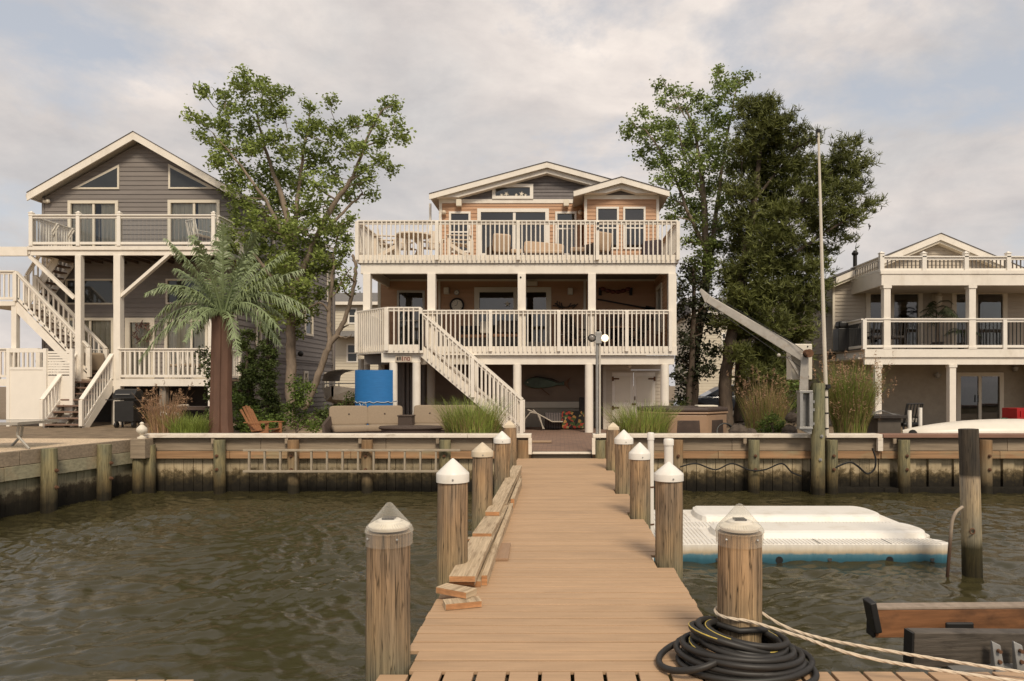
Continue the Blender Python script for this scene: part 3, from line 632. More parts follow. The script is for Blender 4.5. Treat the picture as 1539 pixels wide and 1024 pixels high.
# ---------------------------------------------------------------- hose, rope, beams
def coil():
    t = thing('garden_hose', 'black garden hose with yellow stripe coiled round the near right piling', 'hose', (PIL[5][0], PIL[5][1] - .08, PZ))
    pts = []; rr = random.Random(21); cx, cy = PIL[5][0] - .03, PIL[5][1] - .16
    turns = 16; N = turns * 34
    for i in range(N):
        a = 2 * math.pi * i / 34 + .6; tn = i / 34
        lay = tn / turns
        base = .31 - .12 * lay + .020 * math.sin(tn * 2.4) + .012 * math.sin(a * 2 + tn)
        ex = .022 * math.sin(tn * 1.3) ; ey = .014 * math.cos(tn * 1.9)
        z = PZ + .018 + .15 * lay ** .9 - .05 * lay * math.cos(a) + .014 * math.sin(a * 1.0 + tn * 1.7) * (0.4 + lay)
        pts.append(Vector((cx + ex + base * 1.08 * math.cos(a), cy + ey + base * .9 * math.sin(a), max(z, PZ + .016))))
    # keep the hose out of the post
    for p in pts:
        v = Vector((p.x - PIL[5][0], p.y - PIL[5][1])); 
        if v.length < .145: v = v.normalized() * .145; p.x = PIL[5][0] + v.x; p.y = PIL[5][1] + v.y
    lead = [Vector((cx - .50, cy - .30, PZ + .016)), Vector((cx - .47, cy - .12, PZ + .017)), Vector((cx - .40, cy + .02, PZ + .06)), Vector((cx - .28, cy + .05, PZ + .10))]
    MB().tube(pts, .018, 8).build('hose_coil', HOSE, t, smooth=True)
    # loose loop at the left
    lp = []
    for i in range(41):
        a = 2 * math.pi * i / 40; lp.append((cx - .27 + .185 * math.cos(a), cy - .03 + .20 * math.sin(a), PZ + .02 + .10 * (.5 + .5 * math.cos(a))))
    MB().tube(lp, .018, 8).build('hose_loop', HOSE, t, smooth=True)
    lp = []
    for i in range(31):
        a = -1.2 + 4.2 * i / 30; lp.append((cx + .21 + .14 * math.cos(a), cy - .14 + .13 * math.sin(a), PZ + .018 + .02 * math.sin(a)))
    MB().tube(lp, .018, 8).build('hose_loop', HOSE, t, smooth=True)
    # yellow stripe: a thin line riding on the hose's outer side
    for nm, seq in (('stripe', pts),):
        k = MB()
        for a0, a1 in ((228, 262), (428, 462), (497, 530)):
            q = []
            for p in seq[a0:a1]:
                v = Vector((p.x - cx, p.y - cy, 0)).normalized(); q.append(p + v * .0135 + Vector((0, 0, .0105)))
            k.tube(q, .0034, 5)
        k.build(nm, YEL, t)
coil()
def rope(pts, label):
    c = []
    for i in range(len(pts) - 1):
        p0 = Vector(pts[max(i - 1, 0)]); p1 = Vector(pts[i]); p2 = Vector(pts[i + 1]); p3 = Vector(pts[min(i + 2, len(pts) - 1)])
        n = max(6, int((p2 - p1).length / .012))
        for k in range(n):
            t_ = k / n; c.append(0.5 * ((2 * p1) + (p2 - p0) * t_ + (2 * p0 - 5 * p1 + 4 * p2 - p3) * t_ ** 2 + (3 * p1 - p0 - 3 * p2 + p3) * t_ ** 3))
    c.append(Vector(pts[-1])); t = thing('rope', label, 'rope', tuple(c[0])); 
    for ph in range(3):       # three laid strands
        q = []
        for i, p in enumerate(c):
            d = (c[min(i + 1, len(c) - 1)] - c[max(i - 1, 0)]).normalized(); u = d.orthogonal().normalized()
            u = Vector((0, 0, 1)) - d * d.z; u = u.normalized() if u.length > .05 else d.orthogonal().normalized(); v = d.cross(u); a = i * .42 + ph * 2.094
            q.append(p + (u * math.cos(a) + v * math.sin(a)) * .0043)
        MB().tube(q, .0051, 6).build('strand', ROPE, t, smooth=True)
cx, cy, r = PIL[5]; zz = Z(931, cy - r)
loop = [(cx + (r + .012) * math.cos(a), cy + (r + .012) * math.sin(a), zz - .002 + .012 * math.sin(a)) for a in [R(d) for d in range(90, 271, 20)]]
rope([P(1539 + 150, 1046, 3.45), P(1330, 994, 3.62), P(1200, 956, 3.78), (cx + .03, cy - r - .011, zz - .01)] + [(cx + (r + .012) * math.cos(R(d)), cy + (r + .012) * math.sin(R(d)), zz) for d in (250, 220, 190, 160, 130, 100, 70, 45)] + [P(1200, 958 - 8, 3.98), P(1350, 981, 3.8), P(1539 + 150, 1034, 3.55)],
     'white twisted mooring rope looped round the near right piling')

def lift_beam(nm, label, pa, pb, w, h, m_, endm):
    a, b = Vector(pa), Vector(pb); t = thing(nm, label, 'beam', tuple((a + b) / 2))
    s = MB(); s.bar(a, b, w, h); s.build('beam', m_, t, bevel=.006)
    d = (b - a).normalized(); s = MB(); s.bar(a - d * .012, a - d * .002, w * .96, h * .96); s.build('end_grain', endm, t)
    return t
BUNK = mat('varnished_bunk', (0.24, 0.11, 0.05), 0.45, 0.3, 4, (0.3, 4, 8), stain=((0.03, 0.02, 0.015), 0.9, 2.2, (0.5, 1, 1)))
BUNKG = mat('slimy_beam', (0.085, 0.07, 0.055), 0.6, 0.4, 6, (0.4, 2, 5), stain=((0.02, 0.015, 0.01), 0.8, 4, (1, 1, 3)), bump=.4)
D1 = 4.55
bt = lift_beam('lift_bunk', 'reddish brown boat lift bunk with wet carpet end over the water', P(1311, 934, D1), P(1720, 931, D1 + .3), .09, .185, BUNK, BLACK)
s = MB(); c = P(1438, 940, D1 - .01); s.box(c.x - .09, c.x + .09, D1 - .05, D1 - .03, c.z - .075, c.z + .03); s.build('wet_patch', BLACK, bt, bevel=.02)
MB().bar(P(1311, 911.5, D1), P(1720, 908, D1 + .3), .1, .012).build('top_carpet', mat('bunk_carpet', (0.30, 0.235, 0.18), 0.95, 0.25, 14), bt)
s = MB(); s.bar(P(1306, 926, D1 - .02), P(1316, 924, D1 - .02), .12, .2); s.bar(P(1309, 946, D1), P(1313, 946, D1), .05, .1); s.build('carpet_end', BLACK, bt, bevel=.015)
D2 = 4.2
bt = lift_beam('lift_bunk', 'grey slimy boat lift beam with galvanised brackets in front of the brown bunk', P(1367, 973, D2), P(1760, 975, D2 + .15), .09, .205, BUNKG, BLACK)
for px in (1487, 1519):
    c = P(px, 985, D2); b = MB()
    b.hexa([(c.x - .028, D2 - .12, c.z - .11), (c.x + .028, D2 - .12, c.z - .11), (c.x + .028, D2 - .06, c.z - .11), (c.x - .028, D2 - .06, c.z - .11), (c.x - .03, D2 - .075, c.z + .11), (c.x + .022, D2 - .075, c.z + .085), (c.x + .022, D2 - .055, c.z + .085), (c.x - .03, D2 - .055, c.z + .11)])
    br = b.build('bracket', GALV, bt, bevel=.005)
    k = MB()
    for zz in (.06, .0): k.cyl((c.x, D2 - .085, c.z + zz), (c.x, D2 - .11, c.z + zz), .011, n=8)
    k.build('bolt', RUST, br)
MB().box(X(1420, D2), X(1760, D2), D2 - .09, D2 + .1, Z(1008, D2), Z(998, D2)).build('cradle_rail', GALV, bt)
# ---------------------------------------------------------------- floating dock, pipes, mooring post
def floating_dock():
    t = thing('floating_dock', 'low white plastic floating dock with blue stained side right of the pier', 'floating dock', (3, 10, 0))
    FM = zramp('dock_plastic', [(-0.1, (0.01, 0.045, 0.06)), (0.03, (0.04, 0.125, 0.17)), (0.085, (0.09, 0.205, 0.26)), (0.115, (0.50, 0.40, 0.27)), (0.16, (0.70, 0.62, 0.50)), (0.22, (0.80, 0.76, 0.69))], rough=.5, nscale=7, amp=.035, grain=(9, 9, 1), gvar=.08, bump=.1, island=.0)
    DW = mat('dock_white', (0.80, 0.765, 0.70), 0.45, 0.03, 3, stain=((0.55, 0.47, 0.35), 0.45, 2.5, (1, 1, 1)))
    x0, x1, y0, y1, zt = 1.16, 5.0, 8.95, 11.45, .215
    c = .16; poly = [(x0, y0)]
    for ya, yb in ((y0, 9.36), (9.42, 10.16), (10.22, y1)):
        poly += [(x1 - c + c * math.sin(R(a)), ya + c - c * math.cos(R(a))) for a in (0, 30, 60, 90)] + [(x1 - .26 + .26 * math.cos(R(a)), yb - .26 + .26 * math.sin(R(a))) for a in (0, 30, 60, 90)]
        if yb < y1: poly += [(x1 - .5, yb), (x1 - .5, yb + .06)]
    poly += [(x0, y1)]
    h = MB().prismz(poly, -.12, zt).build('hull', FM, t, bevel=.03)
    for k, x in enumerate((1.33, 2.0, 2.78, 3.42, 4.18, 4.72)): s = MB(); s.cyl((x, y0 - .004, .02 + .01 * (k % 2)), (x, y0 + .03, .02), .028 + .02 * ((k + 1) % 2), n=12); s.box(x - .03, x + .03, y0 - .006, y0 + .02, -.05, .0); s.build('scupper', BLACK, t)
    def lobe(xa, xb, ya, yb):
        hb = (yb - ya) / 2; yc = (ya + yb) / 2; V = MB()
        prof = [(0.0, .0), (.03, .07), (.09, .09), (hb, .095)]
        rings = []
        for ins, z in prof[:3]:
            pl = []
            for a in range(-90, 91, 15): pl.append((xb - hb * .55 + (hb * .55 - ins) * math.cos(R(a)), yc + (hb - ins) * math.sin(R(a)), zt + .001 + z))
            for a in range(90, 271, 30): pl.append((xa + .12 + (.12 - ins) * math.cos(R(a)), yc + (hb - ins) * math.sin(R(a)), zt + .001 + z))
            rings.append(pl)
        n = len(rings[0])
        for i in range(2):
            for k in range(n): V.quad(rings[i][k], rings[i][(k + 1) % n], rings[i + 1][(k + 1) % n], rings[i + 1][k])
        V.quad(*rings[2]); return V.build('raised_platform', DW, t, smooth=False)
    lobe(2.05, 4.95, 9.30, 10.02); lobe(2.05, 4.90, 10.45, 11.38)
    s = MB(); x = x0 + .05
    while x < x1 - .12:
        for ya, yb in ((y0 + .02, 9.28), (10.05, 10.42)): s.box(x, x + .028, ya, yb, zt + .0005, zt + .009)
        if x < 1.98: s.box(x, x + .028, 9.3, 10.02, zt + .0005, zt + .009); s.box(x, x + .028, 10.45, 11.38, zt + .0005, zt + .009)
        x += .052
    s.build('tread_ribs', DW, t)
    s = MB()
    for x in (2.4, 3.3, 4.2): s.box(x, x + .012, y0 + .02, y0 + .3, zt + .0095, zt + .012)
    s.build('seam', BLACK, t)
floating_dock()
for px, D, r, top, zb, lab in ((978, 8.55, .038, 650, -.8, 'tall thin white guide pipe beside the pier and floating dock'), (1005, 9.2, .058, 659, -.8, 'thicker white guide pipe with slip cap behind the floating dock corner')):
    x = X(px, D); zt = Z(top, D); t = thing('guide_pipe', lab, 'pipe', (x, D, 0))
    MB().cyl((x, D, zb), (x, D, zt - .03), r, n=16).build('pipe', WHITE2, t, smooth=True)
    MB().lathe([(r * 1.15, zt - .09), (r * 1.16, zt - .02), (r * 1.0, zt - .004), (r * .5, zt)], (x, D, 0), 16).build('cap', WHITE2, t, smooth=True)
    if r < .05:
        b = MB()
        for z in (1.0, .55, .3): b.lathe([(r * 1.12, z), (r * 1.12, z + .018)], (x, D, 0), 14)
        b.build('clamp', RUST, t)
D = 8.28; MOOR = zramp('mooring_piling', [(-0.2, (0.02, 0.018, 0.012)), (0.12, (0.03, 0.028, 0.015)), (0.34, (0.055, 0.05, 0.025)), (0.46, (0.33, 0.30, 0.215)), (1.14, (0.40, 0.345, 0.27)), (1.19, (0.07, 0.062, 0.052)), (1.8, (0.085, 0.074, 0.062))], crack=.6, nscale=4, amp=.04, gvar=.3)
t = thing('mooring_post', 'leaning lone mooring post with dark top standing in the water at right', 'piling', (X(1460, D), D, 0))
pile_mesh(X(1459, D), D, -.9, 1.727, .108, 31, (-.024, 0)).build('post', MOOR, t, smooth=True)
a = X(1459, D) - .05; MB().tube([(a + .028 * math.cos(q), D - .118, .55 + .032 * math.sin(q)) for q in [R(k * 30) for k in range(13)]], .007, 6, cap=False).build('ring', RUST, t)
cable('bent_pipe', 'bent rusty pipe hooked to the leaning mooring post', [P(1447, 762, D - .08), P(1437, 770, D - .1), P(1431, 785, D - .1), P(1428, 815, D - .1), P(1424, 866, D - .1), P(1423, 880, D - .1)], .019, zramp('rusty_pipe', [(0, (0.04, 0.02, 0.012)), (.35, (0.10, 0.06, 0.04)), (.6, (0.34, 0.27, 0.2)), (1, (0.4, 0.33, 0.26))], gvar=.2), 'pipe', 8)

# ---------------------------------------------------------------- boat crane, flagpole, floodlight
D = 14.5
t = thing('crane_piling', 'tall green treated piling carrying the boat crane', 'piling', (X(1229.5, D), D, 0))
pile_mesh(X(1229.5, D), D, -.9, Z(576, D), .135, 52, n=20).build('post', PILEG, t, smooth=True)
k = MB(); bolt(k, X(1231, D), D - .13, Z(655, D)); bolt(k, X(1229, D), D - .13, Z(690, D)); k.build('bolt', GALV, t)
def crane():
    D = 14.45; t = thing('boat_crane', 'grey steel boat davit crane with long raised boom and white winch box', 'crane', P(1208, 648, D))
    s = MB()
    for a, b in ((1200, 1204.5), (1214, 1219.5)): s.box(X(a, D), X(b, D), D - .1, D + .1, Z(641, D), Z(591, D))
    s.box(X(1204.5, D), X(1214, D), D + .05, D + .09, Z(641, D), Z(592, D)); s.box(X(1199, D), X(1219, D), D - .11, D + .11, Z(645, D), Z(641.2, D)); s.box(X(1199, D), X(1219, D), D - .11, D + .11, Z(590.8, D), Z(587, D))
    s.prism([(X(1200, D), Z(645.2, D)), (X(1215, D), Z(652, D)), (X(1219, D), Z(652, D)), (X(1219, D), Z(645.2, D))], D - .05, D + .05)
    s.build('mast_frame', GALV, t, bevel=.006)
    s = MB()
    for y in (604, 616, 637): s.box(X(1218, D), X(1224, D), D - .04, D + .04, Z(y + 2, D), Z(y - 2, D)); s.cyl(P(1222, y, D - .08), P(1222, y, D + .08), .025, n=8)
    s.build('mount_bracket', GALV, t)
    m = MB(); m.hexa([P(1201, 587, D - .1), P(1215, 587, D - .1), P(1215, 587, D + .1), P(1201, 587, D + .1), P(1204, 531, D - .1), P(1215.5, 528, D - .1), P(1215.5, 528, D + .1), P(1204, 531, D + .1)]); m.build('mast', ALU, t, bevel=.012)
    b = MB(); b.hexa([P(1204, 543, D - .09), P(1215, 530, D - .09), P(1215, 530, D + .09), P(1204, 543, D + .09), P(1060, 454, D - .065), P(1064, 443, D - .065), P(1064, 443, D + .065), P(1060, 454, D + .065)])
    bm = b.build('boom', ALU, t, bevel=.012)
    b = MB(); b.hexa([P(1060, 456, D - .075), P(1067, 444, D - .075), P(1067, 444, D + .075), P(1060, 456, D + .075), P(1051, 437, D - .075), P(1054, 433.5, D - .075), P(1054, 433.5, D + .075), P(1051, 437, D + .075)]); b.build('boom_head', ALU, bm, bevel=.008)
    b = MB(); c = P(1059.5, 458, D); b.tube([(c.x + .03 * math.cos(R(k * 30)), D - .05, c.z - .02 + .035 * math.sin(R(k * 30))) for k in range(13)], .008, 6, cap=False); b.build('shackle', GALV, bm)
    b = MB(); b.bar(P(1184, 536, D), P(1203, 567, D), .05, .05); b.build('brace', ALU, t)
    MB().box(X(1188.5, D + .12), X(1221, D + .12), D + .12, D + .42, Z(571, D + .12), Z(517, D + .12)).build('winch_box', mat('winch_white', (0.66, 0.60, 0.50), 0.5, 0.05, 4), t, bevel=.02)
    c = P(1210, 532, D); w_ = MB(); w_.cyl((c.x, D - .24, c.z), (c.x, D - .1, c.z), .065, n=16); w_.cyl((c.x, D - .26, c.z), (c.x, D - .24, c.z), .085, n=16); w_.cyl((c.x, D - .1, c.z), (c.x, D - .085, c.z), .085, n=16)
    w_.cyl((c.x - .06, D - .3, c.z), (c.x - .06, D - .26, c.z), .03, n=10); w_.build('winch_drum', RUST, t)
    w_ = MB(); w_.tube([P(1207, 527, D - .17), P(1185, 511, D - .12), P(1066, 441, D - .05), P(1058, 440, D - .03)], .007, 5); w_.build('hoist_cable', DARKMET, t)
    w_ = MB(); w_.tube([P(1059, 457, D - .05), P(1072, 463, D - .06), P(1165, 528, D - .09), P(1171, 533, D - .09)], .007, 5); w_.tube([P(1171, 536, D - .09), P(1183, 537, D - .09), P(1203, 552, D - .1)], .006, 5); w_.build('hook_line', DARKMET, t)
    MB().sphere(P(1170.5, 534, D - .09), .038, 12).build('hook_weight', mat('grey_ball', (0.5, 0.46, 0.4), 0.5), t, smooth=True)
    b = MB()
    for x, y in ((1193, 521), (1214, 521)): b.sphere(P(x, y, D + .115), .016, 8)
    b.tube([P(1214, 556, D + .1), P(1213, 562, D + .1), P(1215, 568, D + .1)], .02, 6); b.build('latch', DARKMET, t)
crane()
D = 14.55; t = thing('flagpole', 'slim white flagpole leaning slightly beside the crane piling', 'flagpole', P(1241, 655, D))
pts = [P(1242.5, 655, D), P(1241.5, 600, D), P(1236, 420, D), P(1230, 198, D)]
MB().tube(pts, [.044, .042, .036, .022], 12).build('pole', mat('pole_white', (0.64, 0.58, 0.49), 0.45, 0.12, 6, (1, 1, .2)), t, smooth=True)
b = MB(); b.cyl(P(1230, 199, D), P(1229.9, 195, D), .045, n=12); b.sphere(P(1228, 206, D), .03, 8); b.cyl(P(1227, 197, D), P(1227, 213, D), .012, n=6); b.build('pulley_head', DARKMET, t)
b = MB()
for y in (578, 584, 596, 620, 643): b.cyl(P(1241.6, y, D) , P(1241.6, y + 2, D), .052, n=10)
b.box(X(1240, D), X(1246, D), D - .09, D - .04, Z(584, D), Z(578, D)); b.build('strap', DARKMET, t)
MB().tube([P(1229, 206, D - .04), P(1235, 420, D - .06), P(1240, 582, D - .07)], .004, 4).build('halyard', ROPE, t)

def flood():
    D = 14.75; t = thing('floodlight_pole', 'thin metal pole with two floodlights, the right one lit', 'lamp post', P(899, 655, D))
    MB().cyl(P(897.5, 660, D), P(897.5, 515, D), .032, n=12).build('pole', GALV, t, smooth=True)
    MB().cyl(P(901.5, 660, D - .03), P(901.5, 512, D - .03), .02, n=10).build('conduit', mat('conduit_pale', (.55, .5, .43), .5), t, smooth=True)
    MB().box(X(895, D), X(904, D), D - .07, D + .05, Z(517, D), Z(499, D)).build('junction_box', GALV, t, bevel=.01)
    for px, lit in ((889.5, 0), (909, 1)):
        c = P(px, 508.5, D); ax = Matrix.Rotation(R(90), 4, 'X') @ Matrix.Rotation(R(-12 if lit else 18), 4, 'Y')
        prof = [(.03, -.14), (.055, -.10), (.06, -.02), (.085, .03), (.085, .045)]
        h = MB().lathe([(r, z) for r, z in prof], c, 16, Matrix.Rotation(R(90), 4, 'X')).build('lamp_head', ALU if lit else DARKMET, t, smooth=True)
        MB().cyl(P(899.5, 506, D), c + Vector((0, .08, 0)), .018, n=8).build('arm', GALV, t)
        if lit:
            m = bpy.data.materials.new('lit_bulb'); m.use_nodes = True; n = m.node_tree.nodes; b = n['Principled BSDF']; b.inputs['Emission Color'].default_value = (1, .80, .5, 1); b.inputs['Emission Strength'].default_value = 9; b.inputs['Base Color'].default_value = (.8, .7, .5, 1)
        else: m = mat('lamp_lens', (0.22, 0.2, 0.18), 0.1, 0.1, 5)
        MB().sphere(c + Vector((0, -.055, 0)), .062, 14, (1, .5, 1)).build('lens', m, h, smooth=True)
flood()

# ---------------------------------------------------------------- house-building helpers
def lap(mb, u0, u1, z0, z1, place, course=0.125, out=0.017, holes=()):
    f0 = u0 if callable(u0) else (lambda z: u0); f1 = u1 if callable(u1) else (lambda z: u1)
    z = z0
    while z < z1 - 1e-4:
        ze = min(z + course, z1); cuts = sorted({z, ze} | {h for H in holes for h in H[2:4] if z + 1e-4 < h < ze - 1e-4})
        for a, b in zip(cuts, cuts[1:]):
            mid = (a + b) / 2; L0, R0 = min(f0(a), f0(b)) if f0(a) > f0(b) else f0(b), 0
            iv = [(None, None)]
            segs = []; cur = 'L'; hs = sorted([H for H in holes if H[2] < mid < H[3]])
            left = ('f', None)
            edges = [('f0',)] + [e for H in hs for e in (('v', H[0]), ('v', H[1]))] + [('f1',)]
            for i in range(0, len(edges), 2):
                l, r = edges[i], edges[i + 1]
                la, lb = (f0(a), f0(b)) if l[0] == 'f0' else (l[1], l[1]); ra, rb = (f1(a), f1(b)) if r[0] == 'f1' else (r[1], r[1])
                if ra - la < 1e-3 and rb - lb < 1e-3: continue
                rb = max(rb, lb); ra = max(ra, la)
                oa = out * (1 - (a - z) / course) + .002; ob = out * (1 - (b - z) / course) + .002
                mb.quad(place(la, a, oa), place(ra, a, oa), place(rb, b, ob), place(lb, b, ob))
                if a == z: mb.quad(place(la, a, 0), place(ra, a, 0), place(ra, a, oa), place(la, a, oa))
        z = ze
def front(Y): return lambda u, z, o: (u, Y - o, z)
def east(Xw): return lambda u, z, o: (Xw + o, u, z)
def west(Xw): return lambda u, z, o: (Xw - o, u, z)
def remap(o, fn): # rotate a freshly built front-facing window onto a side wall
    for v in o.data.vertices: v.co = fn(v.co)
def window(parent, x0, x1, z0, z1, Y, fw=.07, mull=(), rails=(), curtain=None, name='window', fm=None, gm=None, depth=.05, tf=None, handle=None):
    fm = fm or WHITE2; gm = gm or (PANEC if curtain else PANE); tf = tf or (lambda x, y, z: (x, y, z)); s = MB()
    def bx(mb, a, b, c, d, e, f): 
        p = [(a, c, e), (b, c, e), (b, d, e), (a, d, e), (a, c, f), (b, c, f), (b, d, f), (a, d, f)]; mb.hexa([tf(*q) for q in p])
    bx(s, x0, x0 + fw, Y - depth, Y + .04, z0, z1); bx(s, x1 - fw, x1, Y - depth, Y + .04, z0, z1)
    bx(s, x0 + fw, x1 - fw, Y - depth, Y + .04, z1 - fw, z1); bx(s, x0 + fw, x1 - fw, Y - depth, Y + .04, z0, z0 + fw * .9)
    xs = [x0 + fw]; zs = [z0 + fw * .9]
    mw = fw * .75
    for mx in mull: bx(s, mx - mw / 2, mx + mw / 2, Y - depth * .5, Y + .035, z0 + fw * .9, z1 - fw); xs += [mx - mw / 2, mx + mw / 2]
    xs.append(x1 - fw)
    fr = s.build(name, fm, parent)
    for mz in rails:
        for i in range(0, len(xs), 2): k = MB(); bx(k, xs[i], xs[i + 1], Y - depth * .4, Y + .03, mz - mw / 2.2, mz + mw / 2.2); k.build('sash', fm, fr)
    for i in range(0, len(xs), 2):
        k = MB(); k.quad(*[tf(*q) for q in ((xs[i], Y + .012 + .006 * (i // 2 % 2), z0 + fw * .9), (xs[i + 1], Y + .012 + .006 * (i // 2 % 2), z0 + fw * .9), (xs[i + 1], Y + .012, z1 - fw), (xs[i], Y + .012, z1 - fw))]); k.build('pane', gm, fr)
    if curtain:
        for a, b in curtain:
            k = MB(); n = max(4, int((b - a) / .055)); pv = None
            for i in range(n + 1):
                x = a + (b - a) * i / n; y = Y + .085 + .025 * math.sin(i * 2.1) + .01 * math.sin(i * 5.3); cu = (x, y)
                if pv: k.quad(tf(pv[0], pv[1], z0 + .03), tf(x, y, z0 + .03), tf(x, y, z1 - .03), tf(pv[0], pv[1], z1 - .03))
                pv = cu
            k.build('curtain', CURT, fr)
    if handle is not None: k = MB(); bx(k, handle - .012, handle + .012, Y - depth - .05, Y - depth - .012, (z0 + z1) / 2 - .14, (z0 + z1) / 2 + .1); k.build('handle', BLACK, fr)
    return (x0 + .01, x1 - .01, z0 + .01, z1 - .01)
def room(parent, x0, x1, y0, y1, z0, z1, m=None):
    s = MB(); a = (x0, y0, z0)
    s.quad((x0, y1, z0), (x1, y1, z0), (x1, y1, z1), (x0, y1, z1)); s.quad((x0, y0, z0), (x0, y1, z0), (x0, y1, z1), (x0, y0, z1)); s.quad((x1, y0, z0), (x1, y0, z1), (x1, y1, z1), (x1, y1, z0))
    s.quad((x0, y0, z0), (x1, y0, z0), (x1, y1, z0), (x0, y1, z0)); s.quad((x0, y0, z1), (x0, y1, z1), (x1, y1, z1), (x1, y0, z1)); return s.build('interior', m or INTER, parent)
def railing(parent, a, b, h=1.0, posts=(), sp=.133, bw=.036, over=None, name='railing', m=None, pm=None, ph=None, capw=.13, outn=None, pw=.1, infill='bal', endpad=0, bm=None, caps=False, low=.09):
    """a, b: floor-level ends; over: how far pickets hang below the floor on the outer face; posts: fractions along the run"""
    a, b = Vector(a), Vector(b); m = m or WHITE; d = b - a; hd = Vector((d.x, d.y, 0)); Ln = hd.length; hd.normalize(); nrm = Vector((hd.y, -hd.x, 0)) if outn is None else Vector(outn)
    up = Vector((0, 0, 1)); off = nrm * (.055 if over else 0)
    s = MB(); s.bar(a + up * (h - .02), b + up * (h - .02), capw, .04); s.bar(a + up * (h - .08) , b + up * (h - .08), .04, .075)
    if not over: s.bar(a + up * low, b + up * low, .045, .08)
    r = s.build(name, m, parent, bevel=.004)
    if infill == 'bal':
        k = MB(); n = max(2, int(round(Ln / sp)))
        for i in range(n):
            t_ = (i + .5) / n; p = a + d * t_ + off
            if any(abs(t_ - q) * Ln < .07 for q in posts): continue
            z0 = -over if over else low; k.bar(p + up * z0, p + up * (h - .045), bw, bw, hd)
            if over: # chamfered picket end
                k.bar(p + up * (z0 - .02) + nrm * .008, p + up * z0, bw * .7, bw * .7, hd)
        if n > 11: k.build('baluster_panel', bm or m, r)
        else:
            for i in range(0, len(k.f), 6):
                b8 = MB(); vs = sorted({q for f in k.f[i:i + 6] for q in f}); b8.v = [k.v[q] for q in vs]; b8.f = [tuple(vs.index(q) for q in f) for f in k.f[i:i + 6]]; b8.m = [0] * 6; b8.build('baluster', bm or m, r)
    elif infill == 'glass':
        k = MB(); k.quad(a + up * (low + .04), b + up * (low + .04), b + up * (h - .12), a + up * (h - .12)); k.build('glass_panel', CLEAR, r)
        k = MB(); n = max(2, int(round(Ln / .125)))
        for i in range(n): p = a + d * ((i + .5) / n); k.cyl(p + up * low, p + up * (h - .1), .0055, n=5, cap=False)
        k.build('thin_balusters', bm or mat('grey_baluster', (.30, .27, .23), .5), r)
    for q in posts:
        p = a + d * q + (off * .5 if over else Vector((0, 0, 0))); zt = ph if ph else h - .04
        k = MB(); k.box(p.x - pw / 2, p.x + pw / 2, p.y - pw / 2 - (.02 if over else 0), p.y + pw / 2, p.z - (over or 0), p.z + zt)
        if caps: k.box(p.x - pw * .62, p.x + pw * .62, p.y - pw * .62, p.y + pw * .62, p.z + zt, p.z + zt + .025); k.lathe([(pw * .6, p.z + zt + .026), (pw * .5, p.z + zt + .045), (.005, p.z + zt + .08)], (p.x, p.y, 0), 4, Matrix.Rotation(R(45), 4, 'Z'))
        k.build('post', pm or m, r, bevel=.005)
    return r
def gable_roof(parent, xl, xm, xr, zl, zm, zr_, y0, y1, th=.2, soff=None, fasc=None, gut=True):
    s = MB()
    for (xa, za, xb, zb) in ((xl, zl, xm, zm), (xm, zm, xr, zr_)):
        s.prism([(xa, za - .02), (xb, zb - .02), (xb, zb), (xa, za)], y0 - .02, y1)
    r = s.build('roof', ROOF, parent)
    s = MB()
    for (xa, za, xb, zb) in ((xl, zl, xm, zm), (xm, zm, xr, zr_)):
        s.prism([(xa + .01, za - .14), (xb, zb - .14), (xb, zb - .025), (xa + .01, za - .025)], y0 + .05, y1)
    s.build('soffit', soff or SOFFIT, r)
    for (xa, za, xb, zb) in ((xl, zl, xm - .001, zm), (xm + .001, zm, xr, zr_)):
        MB().prism([(xa, za - .04 - th), (xb, zb - .04 - th), (xb, zb - .022), (xa, za - .022)], y0 - .0, y0 + .045).build('rake_board', fasc or WHITE, r)
    return r
def column(parent, x, y, z0, z1, w, m=None, rnd=False, name='column', cap=False):
    s = MB()
    if rnd: s.cyl((x, y, z0), (x, y, z1), w / 2, w / 2 * .97, n=24)
    else: s.box(x - w / 2, x + w / 2, y - w / 2, y + w / 2, z0, z1)
    if cap: s.box(x - w * .62, x + w * .62, y - w * .62, y + w * .62, z1 - .09, z1 - .001); s.box(x - w * .62, x + w * .62, y - w * .62, y + w * .62, z0 + .001, z0 + .09)
    return s.build(name, m or WHITE, parent, smooth=rnd, bevel=0 if rnd else .006)

